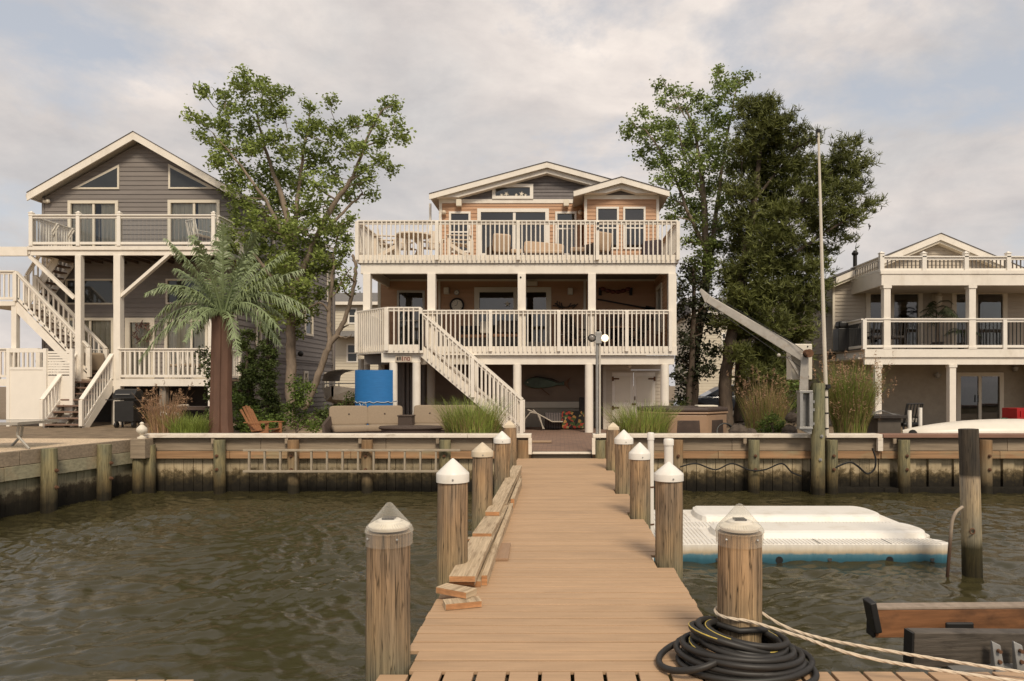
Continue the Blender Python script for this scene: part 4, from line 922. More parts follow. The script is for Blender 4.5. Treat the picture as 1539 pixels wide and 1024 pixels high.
# ---------------------------------------------------------------- main house
GZ = 0.83
def main_house():
    H = thing('beach_house', 'orange sided house with two white railed decks and outside stairs', 'house', (-1.3, 22, GZ))
    DF, DW, DB, DS, DG = 20.8, 23.8, 22.6, 22.3, 23.6
    x = lambda p, D=DF: X(p, D); z = lambda p, D=DF: Z(p, D)
    zu, zl = 6.07, 3.37; xl, xr = x(536), x(1020)
    # upper deck
    MB().box(xl + .02, xr - .02, DF + .045, DW - .02, zu - .045, zu).build('upper_deck_floor', DECKUP, H)
    s = MB(); s.box(xl, xr, DF, DF + .04, zu - .24, zu); s.box(xl, xl + .04, DF + .041, DW, zu - .24, zu); s.box(xr - .04, xr, DF + .041, DW, zu - .24, zu); s.build('upper_rim_board', WHITE, H, bevel=.004)
    s = MB(); s.box(x(541), x(1016), DF + .06, DF + .22, z(411), zu - .245); s.build('upper_beam', WHITE, H, bevel=.005)
    s = MB(); s.box(x(545), x(549), DF + .221, DW, z(411), zu - .06); s.build('upper_beam', WHITE, H)
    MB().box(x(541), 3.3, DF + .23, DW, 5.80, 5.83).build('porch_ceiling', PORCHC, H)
    railing(H, (xl + .03, DF - .0, zu), (xr - .03, DF - .0, zu), 1.01, (0, .2485, .502, .749, 1), over=.16, name='upper_deck_railing')
    railing(H, (xl + .03, DW + 3, zu), (xl + .03, DF + .1, zu), 1.01, (0, .5), name='upper_deck_railing')
    railing(H, (xr - .03, DF + .1, zu), (xr - .03, DW, zu), 1.01, (.5, 1), name='upper_deck_railing')
    b = MB()
    for yy in (337, 344.5): b.cyl((x(898.5), DF - .13, z(yy)), (x(898.5), DF - .02, z(yy)), .035, n=10)
    b.build('rail_light', BLACK, H)
    # second level posts
    for a, b_ in ((545, 556), (642, 654), (778, 790), (884, 895.5), (1005, 1017)):
        column(H, x((a + b_) / 2), DF + .14, zl, z(411), x(b_) - x(a), name='porch_post')
    k = MB(); k.sphere((x(782.5), DF + .02, z(417)), .03, 8); k.build('hook', BLACK, H)
    # lower deck
    pe = [(x(533), DF + .3), (X(582, 19.9), 19.9), (X(633, 19.9), 19.9), (X(633, 19.9), DF - .001)]
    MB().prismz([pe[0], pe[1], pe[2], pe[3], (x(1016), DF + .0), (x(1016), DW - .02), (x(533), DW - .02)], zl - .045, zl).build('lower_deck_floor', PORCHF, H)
    s = MB(); s.box(x(633) , x(1017), DF - .05, DF - .002, zl - .26, zl + .002); s.build('lower_rim_board', WHITE, H, bevel=.004)
    s = MB()
    for p, q in ((pe[0], pe[1]), (pe[1], pe[2])): s.bar((p[0], p[1] - .02, zl - .115), (q[0], q[1] - .02, zl - .115), .04, .235)
    s.bar((x(533), DF + .32, zl - .115), (x(533), DW, zl - .115), .04, .235); s.build('lower_rim_board', WHITE, H)
    s = MB(); s.box(x(632), x(1014), DF + .05, DF + .22, 2.84, zl - .265); s.box(X(573, 20), X(632, 20) , 20.0, 20.12, z(545, 20.0), z(531, 20)); s.build('lower_beam', WHITE, H, bevel=.005)
    s = MB(); s.box(x(546), X(572.5, 20.1), 20.9, 21.0, 2.84, zl - .25); lapm = MB(); s.build('deck_skirt', GREYSD, H)
    MB().box(x(546), 3.3, DF + .25, DG, 3.04, 3.09).build('ground_ceiling', mat('underdeck', (0.22, 0.185, 0.15), 0.8, .1), H)
    railing(H, (x(634), DF - .02, zl), (x(1007), DF - .02, zl), 1.07, (0, .278, .552, .825, 1), over=.15, name='lower_deck_railing')
    railing(H, (pe[1][0], pe[1][1], zl), (pe[2][0], pe[2][1], zl), 1.06, (0, 1), over=.17, name='lower_deck_railing', sp=.14)
    railing(H, (pe[0][0], pe[0][1], zl), (pe[1][0], pe[1][1], zl), 1.06, (0, .985), over=.17, name='lower_deck_railing', sp=.12, outn=(-.5, -.86, 0))
    railing(H, (pe[0][0], DW, zl), (pe[0][0], pe[0][1], zl), 1.06, (.5,), name='lower_deck_railing')
    for a, b_, yy in ((585, 597.5, 20.06), (620, 632, 20.06)): column(H, X((a + b_) / 2, yy), yy, GZ - .02, z(545, 20.0) - .003, .235, rnd=True, name='pile_column')
    for a, b_ in ((770, 784), (879, 892), (993.5, 1006.5)): column(H, x((a + b_) / 2), DF + .13, GZ - .02, 2.838, .255, rnd=True, name='pile_column')
    column(H, X(648, 21.8), 21.8, GZ - .02, 3.03, .25, rnd=True, name='pile_column', m=SOFFIT)
    for xx in (X(550, 21.6), X(576, 21.9), X(560, 23)): column(H, xx, 21.7, GZ - .02, 3.03, .2, rnd=True, name='pile_column', m=SOFFIT)
    # stairs
    top = Vector((X(633, 19.9), 19.9, zl)); bot = Vector((X(783, 19.9), 19.9, GZ + .02)); n = 13; w_ = .82
    for yy in (19.92, 19.92 + w_):
        s = MB(); a = top + Vector((-.02, yy - 19.9, .03)); b_ = bot + Vector((-.12, yy - 19.9, .12)); dz = .17
        s.prismx  # plumb-cut stringer
        p = [(a.x, a.z - .36), (b_.x, b_.z - .26), (b_.x, b_.z + .06), (a.x, a.z)]
        s.prism(p, yy - .025, yy + .025); s.build('stair_stringer', WHITE, H, bevel=.004)
    s = MB()
    for i in range(1, n):
        xx = top.x + (bot.x - top.x) * i / n; zz = zl - (zl - GZ) * i / n; s.box(xx - .19, xx + .06, 19.95, 19.9 + w_ - .01, zz - .035, zz)
    s.build('stair_treads', DECKUP, H)
    for yy in (19.9, 19.9 + w_):
        railing(H, (top.x + .02, yy, zl - .08), (bot.x + .02, yy, GZ + .02), .99, (.0, .51, 1.0), sp=.118, over=.16 if yy < 20 else None, name='stair_railing', low=.12)
    # sign
    sg = MB().box(X(594.5, 19.98), X(618.5, 19.98), 19.955, 19.995, Z(544, 19.98), Z(534.5, 19.98)).build('name_sign', mat('sign_board', (0.58, 0.50, 0.40), 0.7, .08, 8), H)
    gl = MB(); GC = [mat('sign_dark', (.05, .035, .03), .8), mat('sign_red', (.20, .06, .05), .8)]
    sy = 19.952
    def stroke(pts, mi, wd=.022):
        gl.mi = mi
        for a, b_ in zip(pts, pts[1:]): gl.bar((X(a[0], 19.95), sy, Z(a[1], 19.95)), (X(b_[0], 19.95), sy, Z(b_[1], 19.95)), .006, wd, (.7, 0, .7) if abs(a[0] - b_[0]) > .1 and abs(a[1] - b_[1]) > .1 else ((0, 0, 1) if abs(a[1] - b_[1]) < .1 else (1, 0, 0)))
    stroke([(597.5, 537), (597.5, 542)], 0, .05); stroke([(600, 542), (600, 537), (602.5, 537), (602.5, 542)], 0); stroke([(600, 539.5), (602.5, 539.5)], 0)
    stroke([(605, 536), (605, 542.5)], 1, .03); stroke([(608, 542), (608, 537.5), (610.5, 537.5), (610.5, 542)], 1); stroke([(612.5, 537.5), (612.5, 542), (615.5, 542), (615.5, 537.5), (612.5, 537.5)], 1); gl.build('sign_lettering', GC, sg)
    # upper storey walls
    xm0, xm1 = X(660, DW), .78; holes = []
    zb = lambda p: Z(p, DW); xb = lambda p: X(p, DW)
    holes.append(window(H, xb(675), xb(707.5), zb(380), zb(318.5), DW, .07, rails=(zb(349),)))
    holes.append(window(H, xb(834.5), xb(866.5), zb(384), zb(318.5), DW, .07, rails=(zb(344),)))
    holes.append(window(H, xb(717.5), xb(825), zb(386), zb(314), DW, .12, mull=(xb(773),), name='sliding_door', curtain=[(xb(775), xb(818))] if 0 else None))
    s = MB(); lap(s, xm0 + .1, xm1 - .05, zu, zb(306), front(DW), .122, holes=holes); s.build('wall', ORANGE, H)
    s = MB(); s.box(xm0, xm0 + .1, DW - .035, DW + .03, zu, zb(306) - .002); s.box(xm0 + .0, xm1 - .03, DW - .04, DW + .03, zb(306), zb(300)); s.build('trim_board', WHITE, H)
    # bump-out
    B0, B1 = X(878, DB), X(990.5, DB); bz = lambda p: Z(p, DB); bx = lambda p: X(p, DB); hb = []
    for a, b_ in ((896, 930), (936.5, 970)): hb.append(window(H, bx(a), bx(b_), bz(375), bz(311.5), DB, .06, rails=(bz(343),)))
    s = MB(); lap(s, B0 + .09, B1 - .09, zu, bz(300), front(DB), .122, holes=hb); lap(s, DB + .05, DW, zu, bz(298), west(B0), .122); s.build('wall', ORANGE, H)
    s = MB(); s.box(B0, B0 + .09, DB - .035, DB + .05, zu, bz(300) - .002); s.box(B1 - .09, B1, DB - .035, DB + .05, zu, bz(300) - .002); s.box(B0, B1, DB - .04, DB + .03, bz(300), bz(294)); s.build('trim_board', WHITE, H)
    # gables
    ax_, az_ = X(822, 23.4), Z(243, 23.4); el, ez = X(645, 23.4), Z(291, 23.4); sl = (az_ - ez) / (ax_ - el); er = 2 * ax_ - el
    fl = lambda q: ax_ - (az_ - .26 - q) / sl; fr = lambda q: ax_ + (az_ - .26 - q) / sl
    vw = window(H, xb(740), xb(801.5), zb(300) + .004, zb(277.5), DW - .03, .11, name='transom_window')
    s = MB(); lap(s, lambda q: max(fl(q), xm0 + .02), lambda q: min(fr(q), 3.1), zb(300), az_ - .27, front(DW - .02), .115, .02, holes=[vw]); s.build('gable_wall', GREYSH, H)
    st = MB()
    for px, py, r in ((754, 294.5, .07), (761, 293, .10), (776, 294.5, .065), (784, 293, .10), (790, 295, .06)):
        c = Vector((xb(px), DW - .045, zb(py) + .02)); pl = []
        for k in range(10): a = R(90 + 36 * k + px); q = r if k % 2 == 0 else r * .34; pl.append((c.x + q * math.cos(a), c.z + q * math.sin(a)))
        st.prism(pl, DW - .05, DW - .035)
    st.build('starfish_cutouts', CREAMTRIM, H)
    s = MB()       # inner rake trim, boxed forward so a pale band covers the shaded soffit
    for sgn in (-1, 1):
        p = [(ax_ + sgn * 0, az_ - .15), (ax_ + sgn * (az_ - .15 - zb(300)) / sl, zb(300)), (ax_ + sgn * (az_ - .35 - zb(300)) / sl, zb(300)), (ax_, az_ - .35)]
        if sgn > 0: p = [p[0], p[3], p[2], p[1]]
        s.prism(p, DW - .30, DW - .04)
    s.build('trim_board', WHITE, H)
    gable_roof(H, el, ax_, er, ez, az_, ez, 23.38, 33.2, .16)
    a2, z2 = X(934, 22.2), Z(266, 22.2); e2, q2 = X(862, 22.2), Z(286.5, 22.2); s2 = (z2 - q2) / (a2 - e2)
    s = MB(); lap(s, lambda q: a2 - (z2 - .3 - q) / s2, lambda q: a2 + (z2 - .3 - q) / s2, bz(294), z2 - .31, front(DB - .02), .115, .02); s.build('gable_wall', GREYSH, H)
    s = MB()  # small gable trim, deepened to hide the shade pocket under the rake
    for sgn in (-1, 1):
        p = [(a2, z2 - .15), (a2 + sgn * (z2 - .15 - bz(294)) / s2, bz(294)), (a2 + sgn * (z2 - .34 - bz(294)) / s2, bz(294)), (a2, z2 - .34)]
        if sgn > 0: p = [p[0], p[3], p[2], p[1]]
        s.prism(p, DB - .30, DB - .045)
    s.build('trim_board', WHITE, H)
    gable_roof(H, e2, a2, 2 * a2 - e2, q2, z2, q2, 22.15, 26, .16)
    # bodies of both storeys (side and rear walls)
    s = MB(); lap(s, DW + .03, 33, zu, ez - .1, west(xm0), .122); lap(s, DB + .05, 33, zu, bz(300), east(B1), .122); s.quad((xm0, 33, zu), (B1, 33, zu), (B1, 33, ez), (xm0, 33, ez)); s.build('side_wall', ORANGE, H)
    room(H, xm0 + .03, B1 - .03, DW + .06, 32.8, zu + .01, ez - .2)
    s = MB(); s.box(xm0 - .36, xm0 - .29, DW + .1, DW + .17, zu, ez - .2); s.build('downspout', WHITE2, H)
    # lower storey
    L0, L1 = X(568, DW), 3.2; hl = []
    hl.append(window(H, xb(597), xb(638.5), zb(521), zb(437), DW, .07, rails=(zb(482),), fm=SOFFIT))
    hl.append(window(H, xb(713), xb(828.5), zb(521), zb(432), DW, .17, mull=(xb(774.5),), name='sliding_door', fm=CREAMTRIM))
    s = MB(); lap(s, L0 + .1, L1, zl, 5.8, front(DW), .122, holes=hl); s.build('wall', ORANGE, H)
    s = MB(); s.box(L0, L0 + .1, DW - .035, DW + .03, zl, 5.798); s.box(L0 + .1, L1, DW - .03, DW, 5.73, 5.798); s.box(xb(877), xb(880.5), DW - .06, DW - .032, zl, 5.728); s.box(xb(659), xb(662), DW - .06, DW - .032, zl, 5.728); s.build('trim_board', CREAMTRIM, H)
    s = MB(); s.box(xb(790), xb(808), DW - .2, DW - .045, zb(430.5), zb(423.5)); s.build('awning_box', CREAMTRIM, H, bevel=.02)
    # side wall of the porch at the right, with its window
    tf = lambda px, py, pz: (3.2 - (DW - py) , DW - px, pz)      # local x runs toward the viewer
    hw = window(H, .55, 1.75, zb(505), zb(436) + .0, DW, .12, rails=(4.6,), tf=lambda a, b, c: (3.2 + (b - DW), DW - a, c), fm=CREAMTRIM)
    s = MB(); hs = [(DW - 1.75, DW - .55, hw[2], hw[3])]
    lap(s, DF + .3, DW - .02, zl, 5.8, west(3.2), .122, holes=hs); lap(s, DF + .3, 33, zl, zu - .25, east(3.3), .122); lap(s, DW + .03, 33, GZ, zu - .05, west(L0 + .02), .122); s.quad((L0, 33, GZ), (3.3, 33, GZ), (3.3, 33, zu), (L0, 33, zu)); s.build('side_wall', ORANGE, H)
    MB().box(L0 + .02, xm0 + .5, DW + .0, 33, zu - .06, zu - .005).build('roof_deck', DECKUP, H)
    room(H, L0 + .1, 3.19, DW + .06, 29, zl + .01, 5.78)
    # ground level
    s = MB(); lap(s, X(640, DG), X(906, DG), GZ, 3.04, front(DG), .2, .014); s.build('ground_wall', BROWNSD, H)
    MB().box(X(776, DG), X(881, DG), DG - .12, DG - .03, Z(613, DG), Z(604, DG)).build('ledge_board', CREAMTRIM, H)
    s = MB(); s.box(X(655, DG), X(880, DG), DG - .04, DG - .016, GZ, Z(604, DG)); s.box(X(890, DG), X(905, DG), DG - .05, DG - .017, GZ, Z(604, DG)); s.build('wainscot', mat('dim_white', (.42, .37, .3), .7, .06), H)
    s = MB(); s.box(X(598, 22.6), X(640, 22.6), 22.6, 22.66, GZ, 3.04); s.build('louver_wall', GREYSD, H)
    s = MB()
    for px in (604, 611, 617, 626, 634): s.box(X(px, 22.5), X(px + 4, 22.5), 22.5, 22.59, GZ, 3.0)
    s.build('louver_boards', GREYSD, H)
    # storage closet with double doors
    sx = lambda p: X(p, DS); sz = lambda p: Z(p, DS); dh = (sx(920), sx(984.5), GZ + .02, sz(560))
    s = MB(); lap(s, sx(911), sx(993), GZ, sz(556.5), front(DS), .11, .014, holes=[dh]); s.build('closet_wall', TANSD, H)
    s = MB(); s.box(sx(906.5), sx(911), DS - .04, DS + .06, GZ, sz(556.5)); s.box(sx(906.5), sx(993), DS - .04, DS + .06, sz(556), 3.04); s.box(sx(906.5), sx(907.5), DS + .06, DG, GZ, 3.04); s.build('closet_trim', SOFFIT, H)
    mid = (dh[0] + dh[1]) / 2
    for a, b_, sgn in ((dh[0], mid - .006, -1), (mid + .006, dh[1], 1)):
        d = MB(); d.box(a, b_, DS - .02, DS + .03, dh[2], dh[3]); d.build('closet_door', WHITE, H, bevel=.004); dd = bpy.context.scene.objects[-1] if False else None
    doors = [o for o in H.children if o.name.startswith('closet_door')]
    for d, (a, b_), sgn in zip(doors, ((dh[0], mid - .006), (mid + .006, dh[1])), (-1, 1)):
        p = MB(); p.box(a + .09, b_ - .09, DS - .034, DS - .021, dh[2] + .12, dh[2] + .72); p.box(a + .09, b_ - .09, DS - .034, DS - .021, dh[2] + .84, dh[3] - .12); p.build('door_panel', CREAMTRIM, d, bevel=.008)
        hx = a + .02 if sgn < 0 else b_ - .02; k = MB()
        for zz in (dh[3] - .2, dh[2] + .66): k.box(hx, hx - sgn * .2, DS - .045, DS - .036, zz - .025, zz + .025); k.box(hx - .03, hx + .03, DS - .046, DS - .037, zz - .07, zz + .07)
        k.build('hinge', RUST, d); k = MB(); k.sphere((mid + sgn * .035, DS - .06, dh[2] + .78), .035, 8)
        if sgn > 0: k.box(mid + .02, mid + .05, DS - .05, DS - .036, dh[2] + .9, dh[2] + 1.02)
        k.build('handle', RUST, d)
    s = MB(); s.cyl((sx(942), 21.3, 3.03), (sx(942), 21.3, 2.82), .03, n=8); s.sphere((sx(942), 21.3, 2.80), .05, 10); s.build('ceiling_bulb', CREAMTRIM, H)
    lm = bpy.data.materials.new('ceiling_glow'); lm.use_nodes = True; bb = lm.node_tree.nodes['Principled BSDF']; bb.inputs['Base Color'].default_value = (.8, .6, .3, 1); bb.inputs['Emission Color'].default_value = (1, .7, .3, 1); bb.inputs['Emission Strength'].default_value = .7
    MB().lathe([(.12, 5.76), (.13, 5.79)], (X(743, 22.2), 22.2, 0), 16).build('ceiling_light', lm, H)
    for px, py in ((691, 307), (851, 307)): MB().box(xb(px) - .09, xb(px) + .09, DW - .26, DW - .09, zb(py + 5.5), zb(py - 4.5)).build('speaker', CREAMTRIM, H, bevel=.015)
    for px, py in ((672, 438), (857, 439)): MB().box(xb(px) - .085, xb(px) + .085, DW - .2, DW - .04, zb(py + 5), zb(py - 5)).build('speaker', CREAMTRIM, H, bevel=.015)
    for px in (668, 872): MB().sphere((xb(px), DW - .12, zb(321)), .085, 14).build('wall_light', mat('globe_glass', (.66, .55, .42), .3), H, smooth=True)
    return H
main_house()
DARKGL = mat('dark_glass', (0.035, 0.037, 0.036), 0.05, 0.1, 2, spec=0.6)
BRAID = mat('porch_screen', (0.09, 0.08, 0.07), 0.8, .2)
# ---------------------------------------------------------------- left house
def left_house():
    H = thing('grey_house', 'tall grey gabled house with white balcony and stairs at the left', 'house', (-14.2, 24, .98))
    D, E, G = 22.0, 23.9, .98; x = lambda p: X(p, D); z = lambda p: Z(p, D); ex = lambda p: X(p, E); ez = lambda p: Z(p, E)
    x0, x1, xm = -17.55, -10.95, -14.22; eY = 23.48; zt = Z(197, eY); xt = X(40, eY); zlft = Z(289, eY); sl = (zt - zlft) / (xm - xt); xr = 2 * xm - xt
    wtop = lambda q: zt - .24 - abs(q - xm) * sl
    zu, zl = 6.57, 2.42; holes = []
    cur = lambda a, b: [(ex(a), ex(b))]
    holes.append(window(H, ex(103), ex(178.5), zu + .02, ez(302), E, .10, mull=(ex(141),), name='sliding_door', curtain=[(ex(107), ex(136)), (ex(150), ex(176))], fm=CREAMTRIM))
    holes.append(window(H, ex(253), ex(331), zu + .02, ez(301), E, .10, mull=(ex(292),), name='sliding_door', curtain=[(ex(256), ex(290)), (ex(296), ex(328))], fm=CREAMTRIM))
    holes.append(window(H, ex(99), ex(173), ez(458), ez(419.5), E, .06, fm=CREAMTRIM, gm=DARKGL)); holes.append(window(H, ex(250), ex(318), ez(457.5), ez(419.5), E, .06, fm=CREAMTRIM, gm=DARKGL))
    holes.append(window(H, ex(98), ex(172), zl + .02, ez(478), E, .09, mull=(ex(136),), name='sliding_door', curtain=[(ex(101), ex(134)), (ex(137), ex(170))], fm=CREAMTRIM))
    holes.append(window(H, ex(189), ex(233), zl + .02, ez(478), E, .16, name='glass_door', curtain=[(ex(196), ex(227))], fm=CREAMTRIM))
    holes.append(window(H, ex(248), ex(313), zl + .02, ez(480), E, .09, mull=(ex(288),), name='sliding_door', curtain=[(ex(250), ex(285)), (ex(290), ex(311))], fm=CREAMTRIM))
    s = MB(); lap(s, x0 + .08, x1 - .08, zl - .2, wtop(x0) , front(E), .155, .02, holes)
    zz = wtop(x0); lap(s, lambda q: max(x0 + .02, xm - (zt - .24 - q) / sl), lambda q: min(x1 - .02, xm + (zt - .24 - q) / sl), zz, zt - .3, front(E), .155, .02, holes)
    s.build('wall', GREYSD, H)
    s = MB(); s.box(x0, x0 + .08, E - .03, E + .05, zl, wtop(x0) + .03); s.box(x1 - .08, x1, E - .03, E + .05, zl, wtop(x1) + .03); s.build('corner_board', GREYSD, H)
    s = MB(); lap(s, x0, x1, G - .1, zl - .2, front(E + .1), .2, .01); s.build('foundation_wall', mat('underporch_shade', (.05, .043, .038), .9), H)  # near-black wall colour stands in for the shade under the porch
    for tri, inn in ((((108, 285), (180, 285), (180, 248)), ((120, 282.3), (177.5, 282.3), (177.5, 253)),), (((254, 284.5), (326, 284.5), (254, 247)), ((257, 282), (313, 282), (257, 253)))):
        f = MB().prism([(ex(a), ez(b)) for a, b in tri], E - .05, E - .004).build('triangle_window', CREAMTRIM, H)
        MB().prism([(ex(a), ez(b)) for a, b in inn], E - .054, E - .051).build('pane', DARKGL, f)
    gable_roof(H, xt, xm, xr, zlft, zt, zlft, eY, 34.3, .24)
    s = MB(); s.box(xt - .1, xt + .02, eY + .1, 34, zlft - .16, zlft - .04); s.build('gutter', SOFFIT, H)
    # side wall with its windows
    tw = lambda a, b, c: (x1 - (b - E), E + a, c); hs = []
    sd_ = lambda px: x1 * F / (px - HX) - E     # distance behind the facade at photo x
    for pa, pb, za, zb_ in ((457.5, 470, 505, 461), (491, 497, 455, 390), (398, 411, 386, 325), (456, 462, 598, 558), (487.5, 493, 598, 560), (384, 392, 520, 450)):
        a, b = sd_(pa), sd_(pb); dm = E + (a + b) / 2
        q = window(H, a, b, Z(za, dm), Z(zb_, dm), E, .1, tf=tw, fm=CREAMTRIM, gm=DARKGL, rails=((Z(za, dm) + Z(zb_, dm)) / 2,)); hs.append((E + q[0], E + q[1], q[2], q[3]))
    s = MB(); lap(s, E + .02, 34, G - .1, zlft - .12, east(x1), .2, .02, hs); s.build('side_wall', GREYSD, H)
    s = MB(); s.quad((x0, E, G), (x0, 34, G), (x0, 34, zlft), (x0, E, zlft)); s.build('side_wall', GREYSD, H); s = MB(); s.quad((x0, 34, G), (x1, 34, G), (x1, 34, zlft), (x0, 34, zlft)); s.build('rear_wall', GREYSD, H)
    s = MB(); s.box(x1 + .025, x1 + .05, E, 34, Z(540, 26), Z(540, 26) + .06); s.box(x1 + .02, x1 + .1, 33.85, 34.02, G, zlft - .3); s.build('trim_board', GREYSD, H)
    k = MB(); k.sphere((x1 + .2, 29.2, Z(532, 29.2)), .12, 10); k.build('wall_light', BLACK, H); k = MB(); k.sphere((ex(76), E - .12, ez(304)), .07, 8); k.box(ex(68), ex(73), E - .12, E - .02, ez(306), ez(302)); k.build('wall_light', CREAMTRIM, H)
    room(H, x0 + .05, x1 - .05, E + .3, 33, zl + .02, zu - .1, mat('grey_interior', (.16, .14, .12), .9, .2)); room(H, x0 + .05, x1 - .05, E + .3, 33, zu + .02, zlft - .2, MATS['grey_interior'])
    # balcony
    bx0, bx1 = x(41), x(327)
    MB().box(bx0, bx1, D + .05, E - .02, zu - .05, zu - .002).build('balcony_floor', DECKUP, H)
    s = MB(); s.box(bx0, bx1, D, D + .045, zu - .12, zu - .004); s.box(bx0 + .06, bx1, D + .05, D + .14, zu - .28, zu - .125); s.box(bx1 - .045, bx1, D + .046, E - .03, zu - .24, zu - .004); s.box(bx0, bx0 + .045, D + .046, E - .03, zu - .24, zu - .004); s.build('rim_board', WHITE, H)
    s = MB(); q = bx0 + .3
    while q < bx1 - .1: s.box(q, q + .045, D + .15, E - .02, zu - .24, zu - .06); q += .4
    s.build('joists', DARKWOOD, H)
    railing(H, (bx0 + .05, D + .03, zu), (bx1 - .05, D + .03, zu), .98, tuple((p - 41) / 286 for p in (44, 116, 178.5, 323)), name='balcony_railing', infill='glass', m=WHITE2, caps=True, pw=.11, ph=1.02)
    railing(H, (bx0 + .05, E - .03, zu), (bx0 + .05, D + .1, zu), .98, (.03,), name='balcony_railing', m=WHITE2, sp=.12, bw=.035); railing(H, (bx1 - .05, D + .1, zu), (bx1 - .05, E - .03, zu), .98, (.97,), name='balcony_railing', m=WHITE2, sp=.12, bw=.035)
    for p, w_ in ((116.5, .18), (175.5, .21)): column(H, x(p), D + .1, G, zu - .285, w_, name='balcony_post')
    column(H, x(315.5), D + .1, G, zl + 1.9 if 0 else z(480), .15, name='balcony_post')
    for a, b in (((46, 386), (113, 449)), ((257, 381), (180, 448))): MB().bar(P(*a, D + .1), P(*b, D + .1), .09, .15, (0, 1, 0)).build('brace', WHITE, H)
    # porch
    MB().box(x0, x(318), D + .06, E - .03, zl - .06, zl - .004).build('porch_floor', DECKUP, H)
    s = MB(); s.box(x(168), x(319), D, D + .05, z(580.5), zl - .0); s.box(x0, X(63, 21.9), D, D + .05, z(580.5), zl); s.build('porch_rim', WHITE, H)
    railing(H, (x(177), D + .03, zl), (x(314), D + .03, zl), .96, (0, 1), name='porch_railing', sp=.15, bw=.05); railing(H, (x0, D + .03, zl), (X(58, D), D + .03, zl), .96, (0, 1), name='porch_railing', sp=.15, bw=.05); railing(H, (x(318), D + .1, zl), (x(318), E, zl), .96, (1,), name='porch_railing', sp=.15)
    for px in (168, 316, 240): column(H, x(px), D + .25, G, z(580.5), .2, name='porch_pier', m=mat('grey_pier', (.25, .22, .18), .8))
    # entry stairs toward the viewer
    sx0, sx1 = -15.13, -13.98; y0, y1 = 20.62, D; n = 8
    for i in range(n):
        zz = G + (zl - G) * (i + .6) / n; yy = y0 + (y1 - y0) * i / n; MB().box(sx0 + .03, sx1 - .03, yy, yy + .26, zz - .045, zz).build('tread', TREAD, H, bevel=.006)
    s = MB()
    for q in (sx0 + .12, (sx0 + sx1) / 2, sx1 - .12): s.prismx([(y0 + .05, G), (y0 + .25, G), (y1 + .03, zl - .35), (y1 + .03, zl - .06)], q - .02, q + .02)
    s.build('stringer', mat('old_stringer', (.20, .17, .13), .8), H)
    for q in (sx0, sx1):
        railing(H, (q, y0 - .03, G + .05), (q, y1 + .0, zl), .80, (0, 1), name='stair_railing', sp=.13, low=.02, bw=.035)
        MB().prismx([(y0 + .02, G), (y0 + .3, G), (y1, zl - .4), (y1, zl - .02)], q - .022, q + .022).build('stair_side', WHITE, H)
    # side flights on the left
    a, b = (X(24, 22.15), 4.86), (X(134, 22.15), zl)
    for yy in (22.16, 23.0):
        railing(H, (a[0], yy, a[1]), (b[0], yy, b[1] + .06), .96, (0, 1), name='stair_railing', sp=.17, bw=.045, low=.14)
        MB().prism([(a[0], a[1] - .34), (b[0], b[1] - .2), (b[0], b[1] + .06), (a[0], a[1] + .03)], yy - .02, yy + .02).build('stringer', WHITE, H)
    s = MB(); n = 12
    for i in range(1, n + 1): q = a[0] + (b[0] - a[0]) * i / n; zz = a[1] + (b[1] - a[1]) * i / n; s.box(q - .14, q + .14, 22.19, 22.97, zz - .04, zz)
    s.build('side_treads', TREAD, H)
    MB().box(a[0] - 1.3, a[0], 22.1, 23.85, 4.72, 4.86).build('landing', WHITE, H)
    railing(H, (a[0] - 1.3, 22.14, 4.86), (a[0], 22.14, 4.86), .96, (0, 1), name='stair_railing', sp=.15)
    for q in (a[0] - .05, a[0] - 1.2): column(H, q, 22.2, G, 4.715, .16, name='balcony_post')
    u0, u1 = (a[0] - .35, 4.88), (x(52), zu)
    for yy in (23.05, 23.78):
        railing(H, (u0[0], yy, u0[1]), (u1[0], yy, u1[1]), .96, (0,), name='stair_railing', sp=.15); MB().prism([(u0[0], u0[1] - .2), (u1[0], u1[1] - .34), (u1[0], u1[1] - .02), (u0[0], u0[1] + .03)], yy - .02, yy + .02).build('stringer', WHITE, H)
    s = MB()
    for i in range(1, 9): q = u0[0] + (u1[0] - u0[0]) * i / 9; zz = u0[1] + (u1[1] - u0[1]) * i / 9; s.box(q - .1, q + .14, 23.08, 23.75, zz - .04, zz)
    s.build('side_treads', TREAD, H)
    s = MB(); s.box(x(41) - 2.5, x(40), D + .02, D + .14, zu - .3, zu - .02); s.box(x(41) - 2.5, x(40), D + .145, 22.9, zu - .1, zu - .03); s.build('walkway', WHITE, H)
    # wreath on the door
    k = MB(); r2 = random.Random(3); c = P(214, 500, E - .12)
    for i in range(60): a_ = r2.uniform(0, 6.28); q = c + Vector((.26 * math.cos(a_), r2.uniform(-.04, .04), .26 * math.sin(a_))); k.bar(q, q + Vector((r2.uniform(-.15, .15), -.04, r2.uniform(-.15, .15))), .03, .02)
    o = k.build('door_wreath', mat('wreath_brown', (.16, .09, .07), .9, .3, 5), loc=c); tag(o, 'brown twig wreath on the grey house porch door', 'wreath')
left_house()
